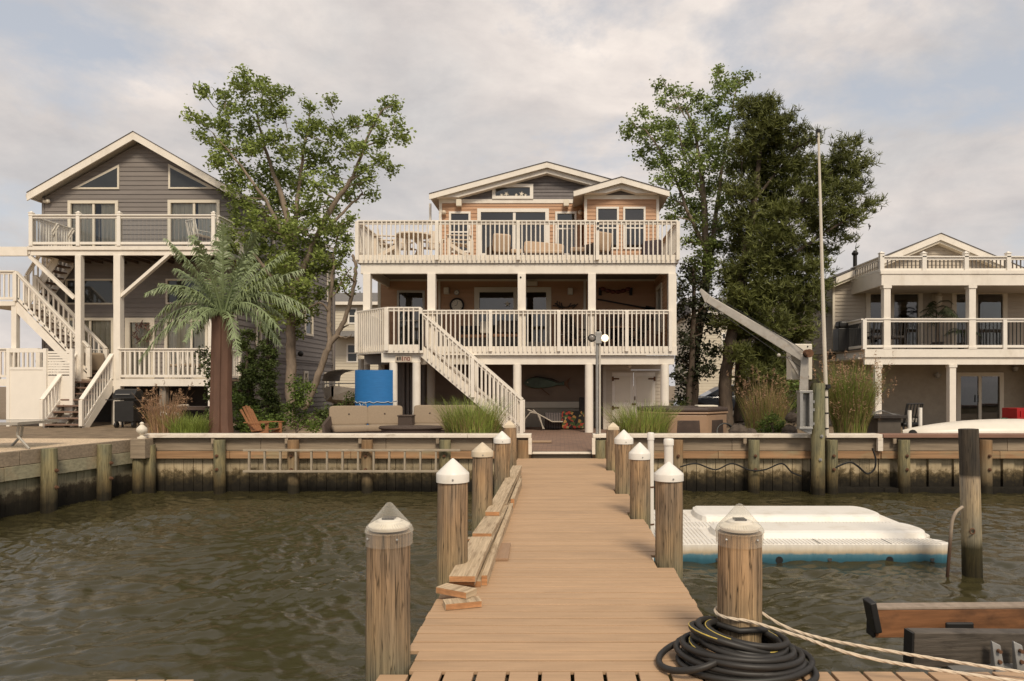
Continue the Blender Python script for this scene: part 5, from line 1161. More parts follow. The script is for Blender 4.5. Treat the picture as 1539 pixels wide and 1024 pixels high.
def shower():
    D = 21.3; x = lambda p: X(p, D); z = lambda p: Z(p, D); t = thing('shower_enclosure', 'white panel outdoor shower enclosure beside the entry stairs of the grey house', 'enclosure', (x(40), D, .98))
    for p in (13.5, 68.5): column(t, x(p), D, .98, z(524), .1, name='post', m=WHITE2)
    s = MB(); s.box(x(16), x(66), D - .025, D + .025, 1.2, z(556)); s.build('panel', WHITE2, t); [MB().box(x(16), x(66), D - .04, D + .04, a, b).build('rail', WHITE2, t) for a, b in ((z(556) + .001, z(552)), (1.12, 1.199), (z(530), z(525)))]
    s = MB()
    for k in range(14): q = x(16) + k * .09 - .3; s.bar((max(q, x(16)), D + 1.0, 2.55), (min(q + .45, x(60)), D + 1.0, 3.0), .02, .02); s.bar((min(q + .45, x(60)), D + 1.01, 2.55), (max(q, x(16)), D + 1.01, 3.0), .02, .02)
    s.build('lattice', WHITE2, t)
    s = MB(); 
    for k in range(9): s.box(x(71), x(106), D + .02, D + .05, z(528 + k * 4 + 3), z(528 + k * 4))
    s.box(x(71), x(106), D + .02, D + .05, 1.1, z(565)); s.build('louver_panel', WHITE2, t); column(t, x(107), D + .035, .98, z(524), .1, name='post', m=WHITE2)
shower()

# ---------------------------------------------------------------- right house
def right_house():
    H = thing('tan_house', 'low tan sided house with white posts and two decks at the far right', 'house', (13, 24, GZ))
    D, E, G = 21.9, 24.2, GZ; x = lambda p: X(p, D); z = lambda p: Z(p, D); ex = lambda p: X(p, E); ez = lambda p: Z(p, E)
    x0, xm, x1 = ex(1251), X(1413, 23.9), 0; x1 = 2 * xm - x0; zt = Z(350.5, 23.9); xt = X(1256, 23.9); ztl = Z(416, 23.9); sl = (zt - ztl) / (xm - xt)
    zm_, zr = Z(525, D), Z(412, D); wall_t = lambda q: zt - .22 - abs(q - xm) * sl
    holes = []
    for a, m_, b in ((1301, 1341, 1386), (1430, 1467, 1513)): holes.append(window(H, ex(a), ex(b), zm_ + .02, ez(436), E, .15, mull=(ex(m_),), name='sliding_door', fm=CREAMTRIM))
    s = MB(); lap(s, lambda q: max(x0 + .08, xm - (zt - .24 - q) / sl), lambda q: min(x1, xm + (zt - .24 - q) / sl), zm_, zt - .3, front(E), .125, .024, holes); s.build('wall', TANSD, H)
    s = MB(); s.box(x0, x0 + .08, E - .03, E + .05, zm_, wall_t(x0)); s.build('corner_board', CREAMTRIM, H)
    gable_roof(H, xt, xm, 2 * xm - xt, ztl, zt, ztl, 23.85, 36, .2)
    s = MB(); k = .30  # rake trim boxed outward to cover the dark soffit pocket
    for sg in (-1, 1):
        p = [(xm, zt - .15), (xm + sg * 3.6, zt - .15 - 3.6 * sl), (xm + sg * 3.6, zt - .33 - 3.6 * sl), (xm, zt - .33)]
        s.prism(p if sg < 0 else [p[0], p[3], p[2], p[1]], E - .28, E - .03)
    s.build('trim_board', CREAMTRIM, H)
    s = MB(); lap(s, E, 36, zm_, ztl - .1, west(x0), .115, .015); s.quad((x1, E, G), (x1, 36, G), (x1, 36, ztl), (x1, E, ztl)); s.build('side_wall', TANSD, H)
    room(H, x0 + .05, x1, E + .1, 34, zm_ + .01, ztl)
    # flat roof deck over the balcony
    xe = x1 + .5
    s = MB(); s.box(x(1325), xe, D, D + .05, z(429), z(407)); s.box(x(1323), xe, D - .03, D + .05, z(412), z(406.8)); s.box(x(1325), x(1325) + .05, D + .051, E, z(429), z(407)); s.build('roof_fascia', WHITE, H)
    MB().box(x(1325) + .06, xe, D + .055, E - .03, z(427), z(410)).build('balcony_roof', SOFFIT, H)
    railing(H, (x(1326), D + .06, zr + .06), (xe, D + .06, zr + .06), .50, (0, .19, .38, .57), name='roof_railing', sp=.125, bw=.03, pw=.13, caps=True, bm=mat('dark_baluster', (.12, .105, .09), .5), m=WHITE2, low=.08, ph=.58)
    railing(H, (x(1326), E - .05, zr + .06), (x(1326), D + .12, zr + .06), .50, (0,), name='roof_railing', sp=.125, bw=.03, m=WHITE2, bm=MATS['dark_baluster'], pw=.13)
    # balcony
    MB().box(x(1298), xe, D + .06, E - .03, zm_ - .06, zm_ - .002).build('balcony_floor', DECKUP, H)
    s = MB(); s.box(x(1300), xe, D, D + .05, z(537), zm_); s.box(x(1301), xe, D + .06, D + .16, z(548), z(537) - .003); s.box(x(1300), x(1300) + .05, D + .051, E - .02, z(537), zm_); s.build('rim_board', WHITE, H)
    for a, b in ((1329, 1339), (1457, 1467.5), (1590, 1600)): column(H, x((a + b) / 2), D + .12, zm_, z(429) - .003, .21, cap=True, name='balcony_post')
    railing(H, (x(1300), D + .06, zm_), (xe, D + .06, zm_), .96, tuple((p - 1300) / (F * (xe) / D + HX - 1300) for p in (1300, 1511)), name='balcony_railing', sp=.12, bw=.022, m=WHITE2, bm=BLACK, pw=.12)
    railing(H, (x(1300), E - .05, zm_), (x(1300), D + .12, zm_), .96, (0,), name='balcony_railing', sp=.12, bw=.022, m=WHITE2, bm=BLACK, pw=.12)
    # lower level
    L = 24.9; lx = lambda p: X(p, L); lz = lambda p: Z(p, L)
    q = window(H, lx(1437), lx(1507.5), G + .03, lz(560), L, .14, mull=(lx(1472.5),), name='french_door', fm=CREAMTRIM, gm=PANE, curtain=None, handle=lx(1468))
    s = MB(); s.quad((x0, L, G), (q[0], L, G), (q[0], L, zm_), (x0, L, zm_)); s.quad((q[1], L, G), (x1, L, G), (x1, L, zm_), (q[1], L, zm_)); s.quad((q[0], L, q[3]), (q[1], L, q[3]), (q[1], L, zm_), (q[0], L, zm_)); s.quad((x0, 36, G), (x0, L, G), (x0, L, zm_), (x0, 36, zm_)); s.build('lower_wall', TANSTUC, H)
    room(H, lx(1420), lx(1530), L + .3, 29, G + .01, zm_ - .1)
    MB().box(x0, xe, D + .2, L, zm_ - .30, zm_ - .24).build('lower_ceiling', SOFFIT, H)
    for a, b in ((1316, 1326), (1428, 1438), (1560, 1570)): column(H, x((a + b) / 2), D + .13, G, z(548) - .003, .2, cap=True, name='lower_post')
    for px, py, Y in ((1409, 566, L), (1526, 556, L)): k = MB(); k.cyl(P(px, py - 3, Y - .12), P(px, py + 2, Y - .14), .13, .07, n=12); k.cyl(P(px, py - 6, Y - .12), P(px, py - 3, Y - .12), .03, n=8); k.build('wall_light', GALV, H)
    k = MB(); c = P(1408, 451, E - .1); k.box(c.x - .12, c.x + .12, E - .08, E - .02, c.z - .2, c.z + .2); k.lathe([(.05, -.22), (.1, -.15), (.1, .08), (.14, .1), (.02, .25)], c + Vector((0, -.12, 0)), 10); k.build('wall_light', CREAMTRIM, H)
    k = MB(); c = P(1285, 392, 25); k.cyl(c + Vector((0, 0, -.6)), c + Vector((0, 0, .22)), .07, n=10); k.lathe([(.1, .2), (.12, .26), (.05, .36)], c, 10); k.build('vent_pipe', DARKMET, H)
right_house()

# ---------------------------------------------------------------- houses further back
def far_house(name, label, x0, x1, Y, zt, zr, m, wins, roofs=()):
    H = thing(name, label, 'house', ((x0 + x1) / 2, Y, GZ)); hs = []
    for a, b, c, d in wins: hs.append(window(H, X(a, Y), X(b, Y), Z(d, Y), Z(c, Y), Y, .1, gm=DARKGL, rails=((Z(d, Y) + Z(c, Y)) / 2,)))
    s = MB(); lap(s, x0, x1, GZ - .1, zt, front(Y), .2, .02, hs); lap(s, Y, Y + 9, GZ - .1, zt, east(x1), .2, .02); lap(s, Y, Y + 9, GZ - .1, zt, west(x0), .2, .02); s.build('wall', m, H)
    s = MB(); s.hexa([(x0 - .4, Y - .4, zt), (x1 + .4, Y - .4, zt), (x1 + .4, Y + 9.4, zt), (x0 - .4, Y + 9.4, zt), (x0 - .3, Y + 3, zr), (x1 + .3, Y + 3, zr), (x1 + .3, Y + 6, zr), (x0 - .3, Y + 6, zr)]); s.build('roof', mat('grey_roof', (.16, .15, .14), .9, .2, 8), H)
    MB().box(x0 - .42, x1 + .42, Y - .44, Y - .401, zt - .2, zt + .02).build('eave_board', WHITE, H)
    for a, b, zz in roofs: s = MB(); s.hexa([(a, Y - 1.6, zz), (b, Y - 1.6, zz), (b, Y - .03, zz), (a, Y - .03, zz), (a, Y - 1.55, zz + .08), (b, Y - 1.55, zz + .08), (b, Y - .03, zz + .5), (a, Y - .03, zz + .5)]); s.build('porch_roof', MATS['grey_roof'], H)
Y = 50
far_house('cream_house', 'cream sided house with grey roofs seen between the grey and orange houses', X(470, Y), X(610, Y), Y, Z(455, Y), Z(432, Y), CREAMSD, ((523, 537, 463, 487), (521, 538, 517, 545), (552, 562, 470, 492)), ((X(505, Y), X(548, Y), Z(508, Y)),))
far_house('white_house', 'pale house half hidden behind the pines across the street', X(1046, Y), X(1180, Y), Y, Z(470, Y), Z(440, Y), CREAMSD, ((1084, 1092, 500, 520), (1130, 1145, 490, 520)))
def boat():
    D = 31; t = thing('trailer_boat', 'white boat under a grey cover parked beside the cream house', 'boat', P(520, 600, D)); c = P(524, 592, D); c.z -= .4
    def ring(y, w, z0, z1): return [(c.x - w, c.y + y, z1), (c.x - w * .8, c.y + y, z0), (c.x, c.y + y, z0 - .15), (c.x + w * .8, c.y + y, z0), (c.x + w, c.y + y, z1)]
    s = MB(); rs = [ring(-2.2, .05, c.z + .35, c.z + .75), ring(-1.3, .7, c.z + .1, c.z + .65), ring(.2, 1.0, c.z, c.z + .6), ring(2.2, .95, c.z, c.z + .6)]
    for a, b in zip(rs, rs[1:]):
        for i in range(4): s.quad(a[i], a[i + 1], b[i + 1], b[i])
        s.quad(a[4], a[0], b[0], b[4])
    s.quad(*rs[-1]); s.build('hull', WHITE2, t)
    s = MB(); pv = None
    for i in range(9):
        a = math.pi * i / 8; q = (c.x - .9 * math.cos(a), c.z + .95 + .5 * math.sin(a) ** .6)
        if pv: s.quad((pv[0], c.y - .8, pv[1]), (q[0], c.y - .8, q[1]), (q[0], c.y + 1.6, q[1]), (pv[0], c.y + 1.6, pv[1]))
        pv = q
    s.build('cover', mat('grey_canvas', (.18, .16, .14), .9), t); s = MB()
    for xx in (-.9, .9):
        for yy in (-.7, 1.5): s.cyl((c.x + xx, c.y + yy, c.z + .55), (c.x + xx, c.y + yy, c.z + .9), .025, n=6)
    s.tube([(c.x - .8, c.y - 1, c.z + .6), (c.x - .7, c.y - 1, c.z + .85), (c.x + .7, c.y - 1, c.z + .85), (c.x + .8, c.y - 1, c.z + .6)], .025, 6); s.build('rails', GALV, t)
    s = MB()
    for xx in (-.8, .8): s.cyl((c.x + xx - .1, c.y + .9, GZ + .31), (c.x + xx + .1, c.y + .9, GZ + .31), .3, n=16)
    s.bar((c.x, c.y - 3, GZ + .35), (c.x, c.y + 2, GZ + .35), .1, .1); s.build('trailer', DARKMET, t)
boat()
def car():
    D = 31.5; t = thing('parked_car', 'blue grey sedan parked behind the hot tub under the pines', 'car', P(1085, 612, D)); c = P(1093, 612, D); c.z = GZ
    prof = [(-2.25, .28), (-2.28, .55), (-2.1, .72), (-1.1, .88), (-.45, 1.32), (.1, 1.43), (.85, 1.40), (1.55, 1.02), (2.15, .95), (2.25, .7), (2.2, .3)]
    def sec(y, k, dz=0): return [(c.x + a, c.y + y, c.z + b) for a, b in prof]
    s = MB(); w_ = .88
    s.prism([(c.x + a, c.z + b) for a, b in [(-2.25, .28), (2.2, .3), (2.25, .7), (2.15, .95), (1.55, .99), (-1.1, .9), (-2.1, .72), (-2.28, .55)]], c.y - w_, c.y + w_)
    s.build('body', mat('car_blue', (.055, .075, .115), .25, .05, 3, coat=.6), t, bevel=.08)
    s = MB(); g_ = [(-1.15, .9), (1.5, .98), (.85, 1.38), (.1, 1.42), (-.4, 1.31)]; s.prism([(c.x + a, c.z + b) for a, b in g_], c.y - w_ * .84, c.y + w_ * .84); cb = s.build('cabin', MATS['car_blue'], t, bevel=.05)
    s = MB(); s.prism([(c.x + a, c.z + b) for a, b in [(-.92, .95), (1.2, 1.0), (.8, 1.33), (.1, 1.36), (-.36, 1.26)]], c.y - w_ * .85, c.y - w_ * .84 + .001); s.build('side_window', DARKGL, cb)
    s = MB(); s.box(c.x + .28, c.x + .36, c.y - w_ * .86, c.y - w_ * .85 - .001, c.z + .95, c.z + 1.36); s.build('pillar', MATS['car_blue'], cb)
    for xx in (-1.4, 1.4):
        for yy in (-.8, .8):
            o = MB().cyl((c.x + xx, c.y + yy - .1, c.z + .32), (c.x + xx, c.y + yy + .1, c.z + .32), .32, n=20).build('wheel', BLACK, t); MB().cyl((c.x + xx, c.y + yy - .11, c.z + .32), (c.x + xx, c.y + yy + .11, c.z + .32), .2, n=14).build('rim', GALV, o)
    MB().box(c.x - 2.2, c.x - 1.95, c.y - .885, c.y - .6, c.z + .6, c.z + .7).build('headlight', CLEAR, t)
car()
# ---------------------------------------------------------------- foliage
def rand_dirs(n, r): v = r.normal(size=(n, 3)); return v / np.linalg.norm(v, axis=1, keepdims=True)
def leaf_quads(C, size, r, up=0.25, aspect=0.55, jit=0.35):
    n = len(C); a = rand_dirs(n, r); a[:, 2] = a[:, 2] * .6 - .15; a /= np.linalg.norm(a, axis=1, keepdims=True)
    nrm = rand_dirs(n, r); nrm[:, 2] += up * 3; b = np.cross(a, nrm); b /= np.linalg.norm(b, axis=1, keepdims=True) + 1e-9
    s = size * (1 + jit * r.uniform(-1, 1, (n, 1))); w = s * aspect * .5
    V = np.empty((n, 4, 3)); V[:, 0] = C - a * s * .5; V[:, 1] = C + b * w - a * s * .08; V[:, 2] = C + a * s * .5; V[:, 3] = C - b * w - a * s * .08
    return V
def needle_tufts(C, ln, wd, k, r):
    n = len(C); ax = rand_dirs(n, r); ax[:, 2] = np.abs(ax[:, 2]) * .8 + .1; out = []
    for i in range(k):
        d = ax + rand_dirs(n, r) * .85; d /= np.linalg.norm(d, axis=1, keepdims=True); s = np.cross(d, rand_dirs(n, r)); s /= np.linalg.norm(s, axis=1, keepdims=True) + 1e-9
        L_ = ln * r.uniform(.7, 1.2, (n, 1)); V = np.empty((n, 4, 3)); V[:, 0] = C - s * wd * .5; V[:, 1] = C + s * wd * .5; V[:, 2] = C + d * L_ + s * wd * .25; V[:, 3] = C + d * L_ - s * wd * .25; out.append(V)
    return np.concatenate(out)
def tree(name, label, D, limbs, blobs, base, kind='leaf', leaf=.13, dens=1.0, lm=None, bm=None, cat='tree', seed=1, group=None, yr=.85, trunk_r=.13, clump=.30, per=34, thin=.010):
    """limbs: lists of (photo x, photo y, depth offset, radius); blobs: (photo x, photo y, photo radius[, depth offset])"""
    r = np.random.default_rng(seed); t = thing(name, label, cat, base, group)
    B = MB(); sk = []
    for lim in limbs:
        pts = [P(a, b, D + c) for a, b, c, _ in lim]; rad = [q[3] for q in lim]; fp, fr = [], []
        for i in range(len(pts) - 1):
            for k in range(6):
                u = k / 6; p0, p1, p2, p3 = pts[max(i - 1, 0)], pts[i], pts[i + 1], pts[min(i + 2, len(pts) - 1)]
                q = 0.5 * ((2 * p1) + (p2 - p0) * u + (2 * p0 - 5 * p1 + 4 * p2 - p3) * u * u + (3 * p1 - p0 - 3 * p2 + p3) * u ** 3)
                fp.append(q + Vector(r.normal(0, .015, 3))); fr.append(rad[i] * (1 - u) + rad[i + 1] * u)
        fp.append(pts[-1]); fr.append(rad[-1]); B.tube(fp, fr, 9); sk += [(p, q) for p, q in zip(fp, fr)][2:]
    Cs = []
    order = sorted(blobs, key=lambda b: (P(b[0], b[1], D) - sk[len(sk) // 2][0]).length)
    def link(p, r1):
        a = np.array([q[0][:] for q in sk]); d = np.linalg.norm(a - np.array(p), axis=1) + np.maximum(0, a[:, 2] - p[2] + .15) * 1.6; i = int(np.argmin(d)); q, qr = sk[i]
        m = (q + p) / 2 + Vector((r.normal(0, .06), r.normal(0, .06), -.06 * (p - q).length + .03)); rr0 = min(qr * .8, r1 * 1.7 + .006 * (p - q).length)
        B.tube([q, m, p], [rr0, (rr0 + r1) / 2, r1], 5); sk.append((m, (rr0 + r1) / 2)); sk.append((p, r1))
    for b in order:
        R_ = b[2] * D / F; off = b[3] if len(b) > 3 else r.uniform(-yr, yr); c = P(b[0], b[1], D + off)
        c = P(b[0], b[1], D + off)
        link(c, .018)
        n = max(3, int(dens * 30 * R_ ** 2 + 3)); d = rand_dirs(n, r) * (r.uniform(.15, 1, (n, 1)) ** .6) * R_ * .9
        for k, q in enumerate(d):
            p = Vector(c) + Vector(q)
            if k % 2 == 0: link(p, thin * .6)
            Cs.append(p)
    B.build('trunk', bm or BARK, t, smooth=True)
    Cs = np.array([p[:] for p in Cs]); 
    if kind == 'leaf':
        n = len(Cs); cen = np.repeat(Cs, per, axis=0); cen = cen + r.normal(0, clump * .55, cen.shape) * np.array([1, 1, .75]); V = leaf_quads(cen, leaf, r)
    else:
        cen = np.repeat(Cs, per, axis=0) + r.normal(0, clump * .6, (len(Cs) * per, 3)) * np.array([1, 1, .55]); V = needle_tufts(cen, leaf, .026, 8, r)
    npmesh('crown', V, 4, lm or LEAF, t); return t
# tall deciduous tree left of the house
D = 23.2
tree('shade_tree', 'tall airy green tree between the grey house and the orange house', D, [
    [(436, 640, 0, .18), (437, 560, 0, .165), (438, 500, 0, .15), (440, 430, 0, .13), (436, 360, .1, .12), (425, 300, .2, .09), (405, 245, .2, .055), (385, 170, .3, .03)],
    [(440, 440, 0, .12), (470, 370, -.2, .10), (500, 310, -.2, .085), (530, 265, -.3, .06), (556, 200, -.3, .035), (575, 165, -.3, .02)],
    [(440, 420, 0, .10), (445, 330, .3, .08), (450, 270, .4, .06), (462, 190, .5, .03)], [(437, 380, 0, .08), (410, 320, -.3, .06), (370, 260, -.4, .04), (320, 200, -.3, .02)],
    [(475, 360, -.2, .06), (510, 325, 0, .045), (545, 290, .2, .03)], [(438, 470, 0, .09), (410, 420, -.3, .06), (380, 380, -.4, .04)]],
    [(372, 125, 26), (395, 138, 28), (340, 152, 24), (308, 142, 13), (298, 178, 15), (318, 205, 20), (345, 190, 24), (378, 175, 26), (410, 165, 22), (424, 140, 13), (428, 170, 12),
     (340, 232, 24), (368, 222, 26), (398, 215, 26), (428, 222, 22), (325, 245, 13), (350, 262, 24), (385, 258, 30), (420, 258, 28), (455, 240, 28), (462, 205, 22), (466, 160, 10), (488, 190, 22), (497, 152, 7), (505, 205, 22), (480, 232, 24), (528, 190, 16), (525, 230, 18),
     (445, 275, 28), (475, 280, 26), (500, 262, 20), (560, 178, 15), (580, 162, 12), (596, 158, 7), (592, 190, 15), (605, 208, 8), (568, 210, 18), (545, 225, 18), (572, 240, 13), (588, 255, 9), (548, 258, 16), (556, 290, 9),
     (365, 295, 24), (395, 300, 28), (425, 305, 26), (455, 315, 26), (345, 290, 14), (490, 310, 20), (515, 290, 16), (535, 275, 10), (480, 340, 24), (450, 350, 26), (420, 345, 26), (390, 340, 26), (362, 330, 18), (505, 345, 20), (523, 355, 14), (528, 330, 9),
     (400, 380, 24), (430, 385, 26), (460, 378, 24), (488, 372, 22), (375, 365, 18), (420, 418, 24), (448, 412, 24), (475, 405, 18), (400, 410, 18), (430, 448, 20), (458, 440, 18), (410, 445, 14), (480, 440, 10), (390, 345, 14), (345, 345, 13), (345, 372, 11), (385, 400, 20), (375, 430, 14), (415, 470, 18), (445, 475, 18), (470, 465, 16), (405, 492, 11), (495, 400, 18), (505, 425, 13), (515, 385, 14), (365, 395, 14), (440, 500, 12), (440, 340, 18, -1.2), (430, 400, 20, -1.3), (455, 430, 20, -1.2), (415, 440, 16, -1.2), (435, 470, 16, -1.1), (480, 385, 15, -1.3)],
    P(436, 640, D), leaf=.125, dens=.85, per=46, clump=.225, seed=3)
D = 22.6
tree('leaning_tree', 'bare forked grey trunk leaning right beside the left side of the blue mat', D, [
    [(455, 612, 0, .13), (463, 604, 0, .12), (482, 555, 0, .105), (496, 518, 0, .095), (515, 488, 0, .075), (528, 448, 0, .062), (534, 405, 0, .055), (531, 384, 0, .048)],
    [(496, 518, 0, .085), (494, 480, .2, .07), (498, 430, .2, .055), (503, 385, .3, .035), (508, 345, .3, .02)], [(500, 512, 0, .04), (512, 496, .1, .03), (524, 489, .2, .018)], [(505, 504, 0, .03), (521, 508, -.1, .018), (529, 503, -.1, .01)],
    [(496, 470, .2, .04), (480, 455, 0, .03), (456, 470, -.2, .022), (440, 485, -.2, .012)], [(497, 450, .2, .03), (512, 425, .3, .02), (526, 405, .3, .012)]],
    [(520, 412, 8), (515, 430, 8), (526, 425, 7), (530, 440, 6), (505, 350, 10), (512, 395, 6)], P(455, 612, D), leaf=.11, dens=.8, per=16, clump=.22, seed=9)
# right deciduous tree
D = 25.0
tree('shade_tree', 'tall thin topped green tree rising right behind the orange house', D, [
    [(1040, 640, 0, .2), (1046, 520, 0, .17), (1062, 430, 0, .14), (1060, 340, .1, .12), (1055, 270, .1, .08), (1045, 200, .2, .05), (1030, 165, .2, .03)],
    [(1063, 420, 0, .1), (1075, 330, .2, .08), (1085, 250, .3, .05), (1100, 170, .3, .03), (1110, 125, .3, .015)], [(1062, 380, 0, .08), (1035, 320, -.3, .06), (1005, 250, -.4, .04), (970, 195, -.4, .02)],
    [(1045, 200, .2, .03), (1020, 160, .2, .018), (998, 125, .2, .007), (994, 112, .2, .004)], [(1058, 300, .1, .05), (1030, 240, .3, .03), (1020, 190, .3, .02)]],
    [(1082, 122, 11), (1105, 118, 12), (1122, 116, 6), (1080, 105, 4), (1095, 138, 14), (1075, 148, 16), (1050, 142, 10), (1030, 140, 8), (1008, 135, 9), (990, 128, 5), (995, 152, 10), (1025, 160, 14), (1060, 165, 14), (1110, 152, 10),
     (968, 168, 10), (950, 185, 12), (942, 200, 7), (965, 198, 18), (990, 190, 20), (1012, 188, 18), (1040, 190, 18), (1070, 188, 20), (1095, 178, 14), (975, 218, 18), (1000, 215, 22), (1028, 218, 24), (1058, 215, 24), (1088, 212, 22), (962, 235, 10), (985, 240, 16), (1010, 245, 22), (1040, 248, 26), (1070, 245, 24), (1098, 240, 22),
     (1000, 270, 16), (1025, 278, 24), (1055, 280, 26), (1085, 275, 24), (1008, 298, 14), (1032, 308, 24), (1062, 312, 26), (1090, 305, 22), (1012, 325, 12), (1040, 340, 22), (1068, 345, 24), (1092, 335, 20), (1035, 365, 18), (1060, 375, 20), (1085, 365, 18), (1045, 395, 16), (1075, 400, 18), (1035, 418, 12), (1060, 425, 16), (1098, 400, 14)],
    P(1040, 640, D), leaf=.12, dens=1.1, per=42, clump=.23, lm=LEAF2, bm=BARK, seed=5)
D = 24.0
tree('holly_tree', 'very dark dense evergreen beside the right wall of the orange house', D, [[(1030, 640, 0, .12), (1040, 540, 0, .1), (1043, 450, 0, .07), (1040, 400, 0, .03)]],
    [(1040, 405, 14), (1025, 425, 12), (1055, 425, 18), (1035, 450, 20), (1062, 455, 20), (1022, 470, 13), (1045, 480, 22), (1070, 490, 20), (1028, 505, 18), (1050, 515, 22), (1075, 525, 18), (1024, 540, 16), (1045, 545, 20), (1062, 555, 18), (1028, 575, 16), (1042, 570, 12), (1022, 600, 12), (1030, 605, 10), (1016, 440, 8), (1018, 560, 8)],
    P(1030, 640, D), leaf=.12, dens=1.15, per=34, clump=.26, lm=DARKLEAF, bm=BARKD, seed=6, yr=.6)
# pines
D = 23.6
tree('pine_tree', 'large dark pine with layered branches behind the flagpole', D, [
    [(1092, 640, 0, .24), (1090, 580, 0, .22), (1094, 540, 0, .2), (1112, 440, 0, .17), (1128, 340, 0, .13), (1140, 250, 0, .08), (1146, 170, 0, .03)],
    [(1118, 400, 0, .08), (1180, 330, .2, .06), (1240, 270, .3, .04), (1285, 225, .3, .02)], [(1112, 440, 0, .08), (1180, 390, -.2, .06), (1240, 350, -.2, .04), (1300, 315, -.2, .02)],
    [(1104, 480, 0, .07), (1170, 450, .2, .05), (1235, 420, .2, .03)], [(1098, 520, 0, .06), (1160, 500, -.3, .045), (1220, 490, -.3, .03)], [(1122, 370, 0, .06), (1100, 330, .2, .04)], [(1135, 300, 0, .06), (1175, 250, 0, .04), (1200, 215, 0, .02)]],
    [(1128, 158, 12), (1148, 160, 14), (1158, 155, 7), (1118, 175, 9), (1150, 185, 22), (1128, 195, 16), (1172, 185, 14), (1185, 180, 7), (1172, 208, 18), (1150, 218, 22), (1122, 222, 18), (1195, 200, 9), (1190, 222, 12), (1212, 215, 8), (1222, 208, 5), (1205, 240, 14),
     (1140, 250, 26), (1172, 248, 22), (1115, 250, 16), (1198, 262, 16), (1225, 248, 9), (1228, 262, 13), (1268, 222, 9), (1285, 215, 7), (1258, 240, 14), (1280, 240, 11), (1250, 262, 18), (1282, 262, 13), (1300, 250, 8), (1272, 285, 16), (1245, 290, 18), (1290, 285, 9), (1220, 290, 18),
     (1150, 285, 28), (1182, 285, 22), (1118, 288, 22), (1205, 315, 18), (1238, 318, 18), (1265, 312, 14), (1285, 322, 11), (1302, 312, 7), (1310, 305, 4), (1275, 335, 8), (1250, 345, 13), (1268, 360, 7), (1222, 345, 18), (1150, 325, 28), (1182, 322, 22), (1115, 330, 24),
     (1150, 365, 30), (1185, 358, 24), (1115, 370, 26), (1215, 375, 18), (1242, 378, 9), (1235, 400, 11), (1205, 405, 22), (1175, 400, 26), (1140, 405, 30), (1108, 410, 24), (1215, 435, 18), (1238, 430, 8), (1185, 440, 26), (1150, 445, 28), (1115, 450, 26), (1225, 465, 12), (1195, 475, 24), (1160, 485, 28), (1125, 490, 26), (1098, 480, 16), (1215, 500, 14), (1185, 515, 20), (1150, 525, 24), (1115, 530, 16), (1205, 530, 10), (1165, 555, 18), (1135, 560, 14), (1180, 575, 12), (1150, 590, 12), (1120, 580, 9)],
    P(1092, 640, D), kind='needle', leaf=.21, dens=2.6, per=10, clump=.31, lm=NEED, bm=BARKD, seed=8, yr=1.0)
tree('pine_tree', 'second dark pine trunk standing low behind the hot tub', 25.2, [[(1112, 635, 0, .2), (1112, 560, 0, .18), (1116, 480, 0, .13), (1120, 420, 0, .05)]],
    [(1105, 430, 18), (1130, 450, 22), (1100, 470, 18), (1125, 500, 24), (1150, 530, 22), (1125, 545, 18), (1155, 570, 20), (1180, 555, 20), (1140, 600, 14), (1195, 580, 14), (1165, 600, 14)], P(1112, 635, 25.2), kind='needle', leaf=.22, dens=2.6, per=10, clump=.34, lm=NEED, bm=BARKD, seed=18)
# junipers and shrubs by the grey house
D = 19.6
for k, (px, top, rr, lab) in enumerate(((372, 500, 20, 'taller dark juniper column left of the pair beside the palm trunk'), (403, 478, 16, 'slimmer dark twisted juniper column right of its twin by the grey house'))):
    bl = []; q = random.Random(k + 2); y = top
    while y < 640:
        w_ = rr * (.55 + .6 * min(1, (y - top) / 70)); bl.append((px + q.uniform(-7, 7) + (6 * math.sin(y * .06 + k * 2)), y, w_ * .75)); bl.append((px + q.uniform(-w_, w_) * .6, y + 8, w_ * .5)); y += 15
    tree('juniper', lab, D, [[(px, 645, 0, .07), (px, 580, 0, .05), (px, top + 10, 0, .02)]], bl, P(px, 645, D), leaf=.07, dens=7, per=44, clump=.10, lm=JUNI, bm=BARKD, cat='shrub', seed=30 + k, yr=.2, group='dark junipers beside the grey house')
def shrub(name, label, blobs, D, lm, leaf=.08, dens=2.5, per=40, clump=.16, seed=1, group=None, trunk=None):
    bx, by = trunk or (sum(b[0] for b in blobs) / len(blobs), max(b[1] + b[2] for b in blobs))
    return tree(name, label, D, [[(bx, by, 0, .03), (bx, by - 12, 0, .02), (bx + 1, by - 22, 0, .01)]], blobs, P(bx, by, D), leaf=leaf, dens=dens, per=per, clump=clump, lm=lm, bm=BARKD, cat='shrub', seed=seed, yr=.35, group=group)
shrub('shrub', 'bright green creeping juniper mound at the foot of the leaning trunk', [(448, 590, 12), (440, 612, 14), (455, 605, 14), (430, 628, 16), (450, 630, 16), (412, 640, 12), (465, 580, 8), (446, 575, 7), (470, 640, 10)], 18.6, SHRUB, seed=41)
shrub('shrub', 'dark low bush below the grey house side wall left of the gravel path', [(480, 625, 14), (500, 620, 15), (520, 612, 13), (510, 632, 12), (490, 636, 12), (530, 600, 10)], 22.5, JUNI, seed=42)
shrub('shrub', 'green ivy shrub spilling round the foot of the palm trunk', [(352, 600, 12), (360, 622, 14), (345, 630, 12), (368, 640, 12), (385, 620, 12), (395, 640, 13)], 18.2, SHRUB, seed=43)
shrub('shrub', 'small bright green round shrub left of the crane mast', [(1150, 640, 11), (1162, 632, 12), (1174, 638, 10), (1160, 646, 12), (1152, 648, 9), (1172, 648, 9)], 15.6, SHRUB, leaf=.055, dens=6, clump=.1, seed=44)
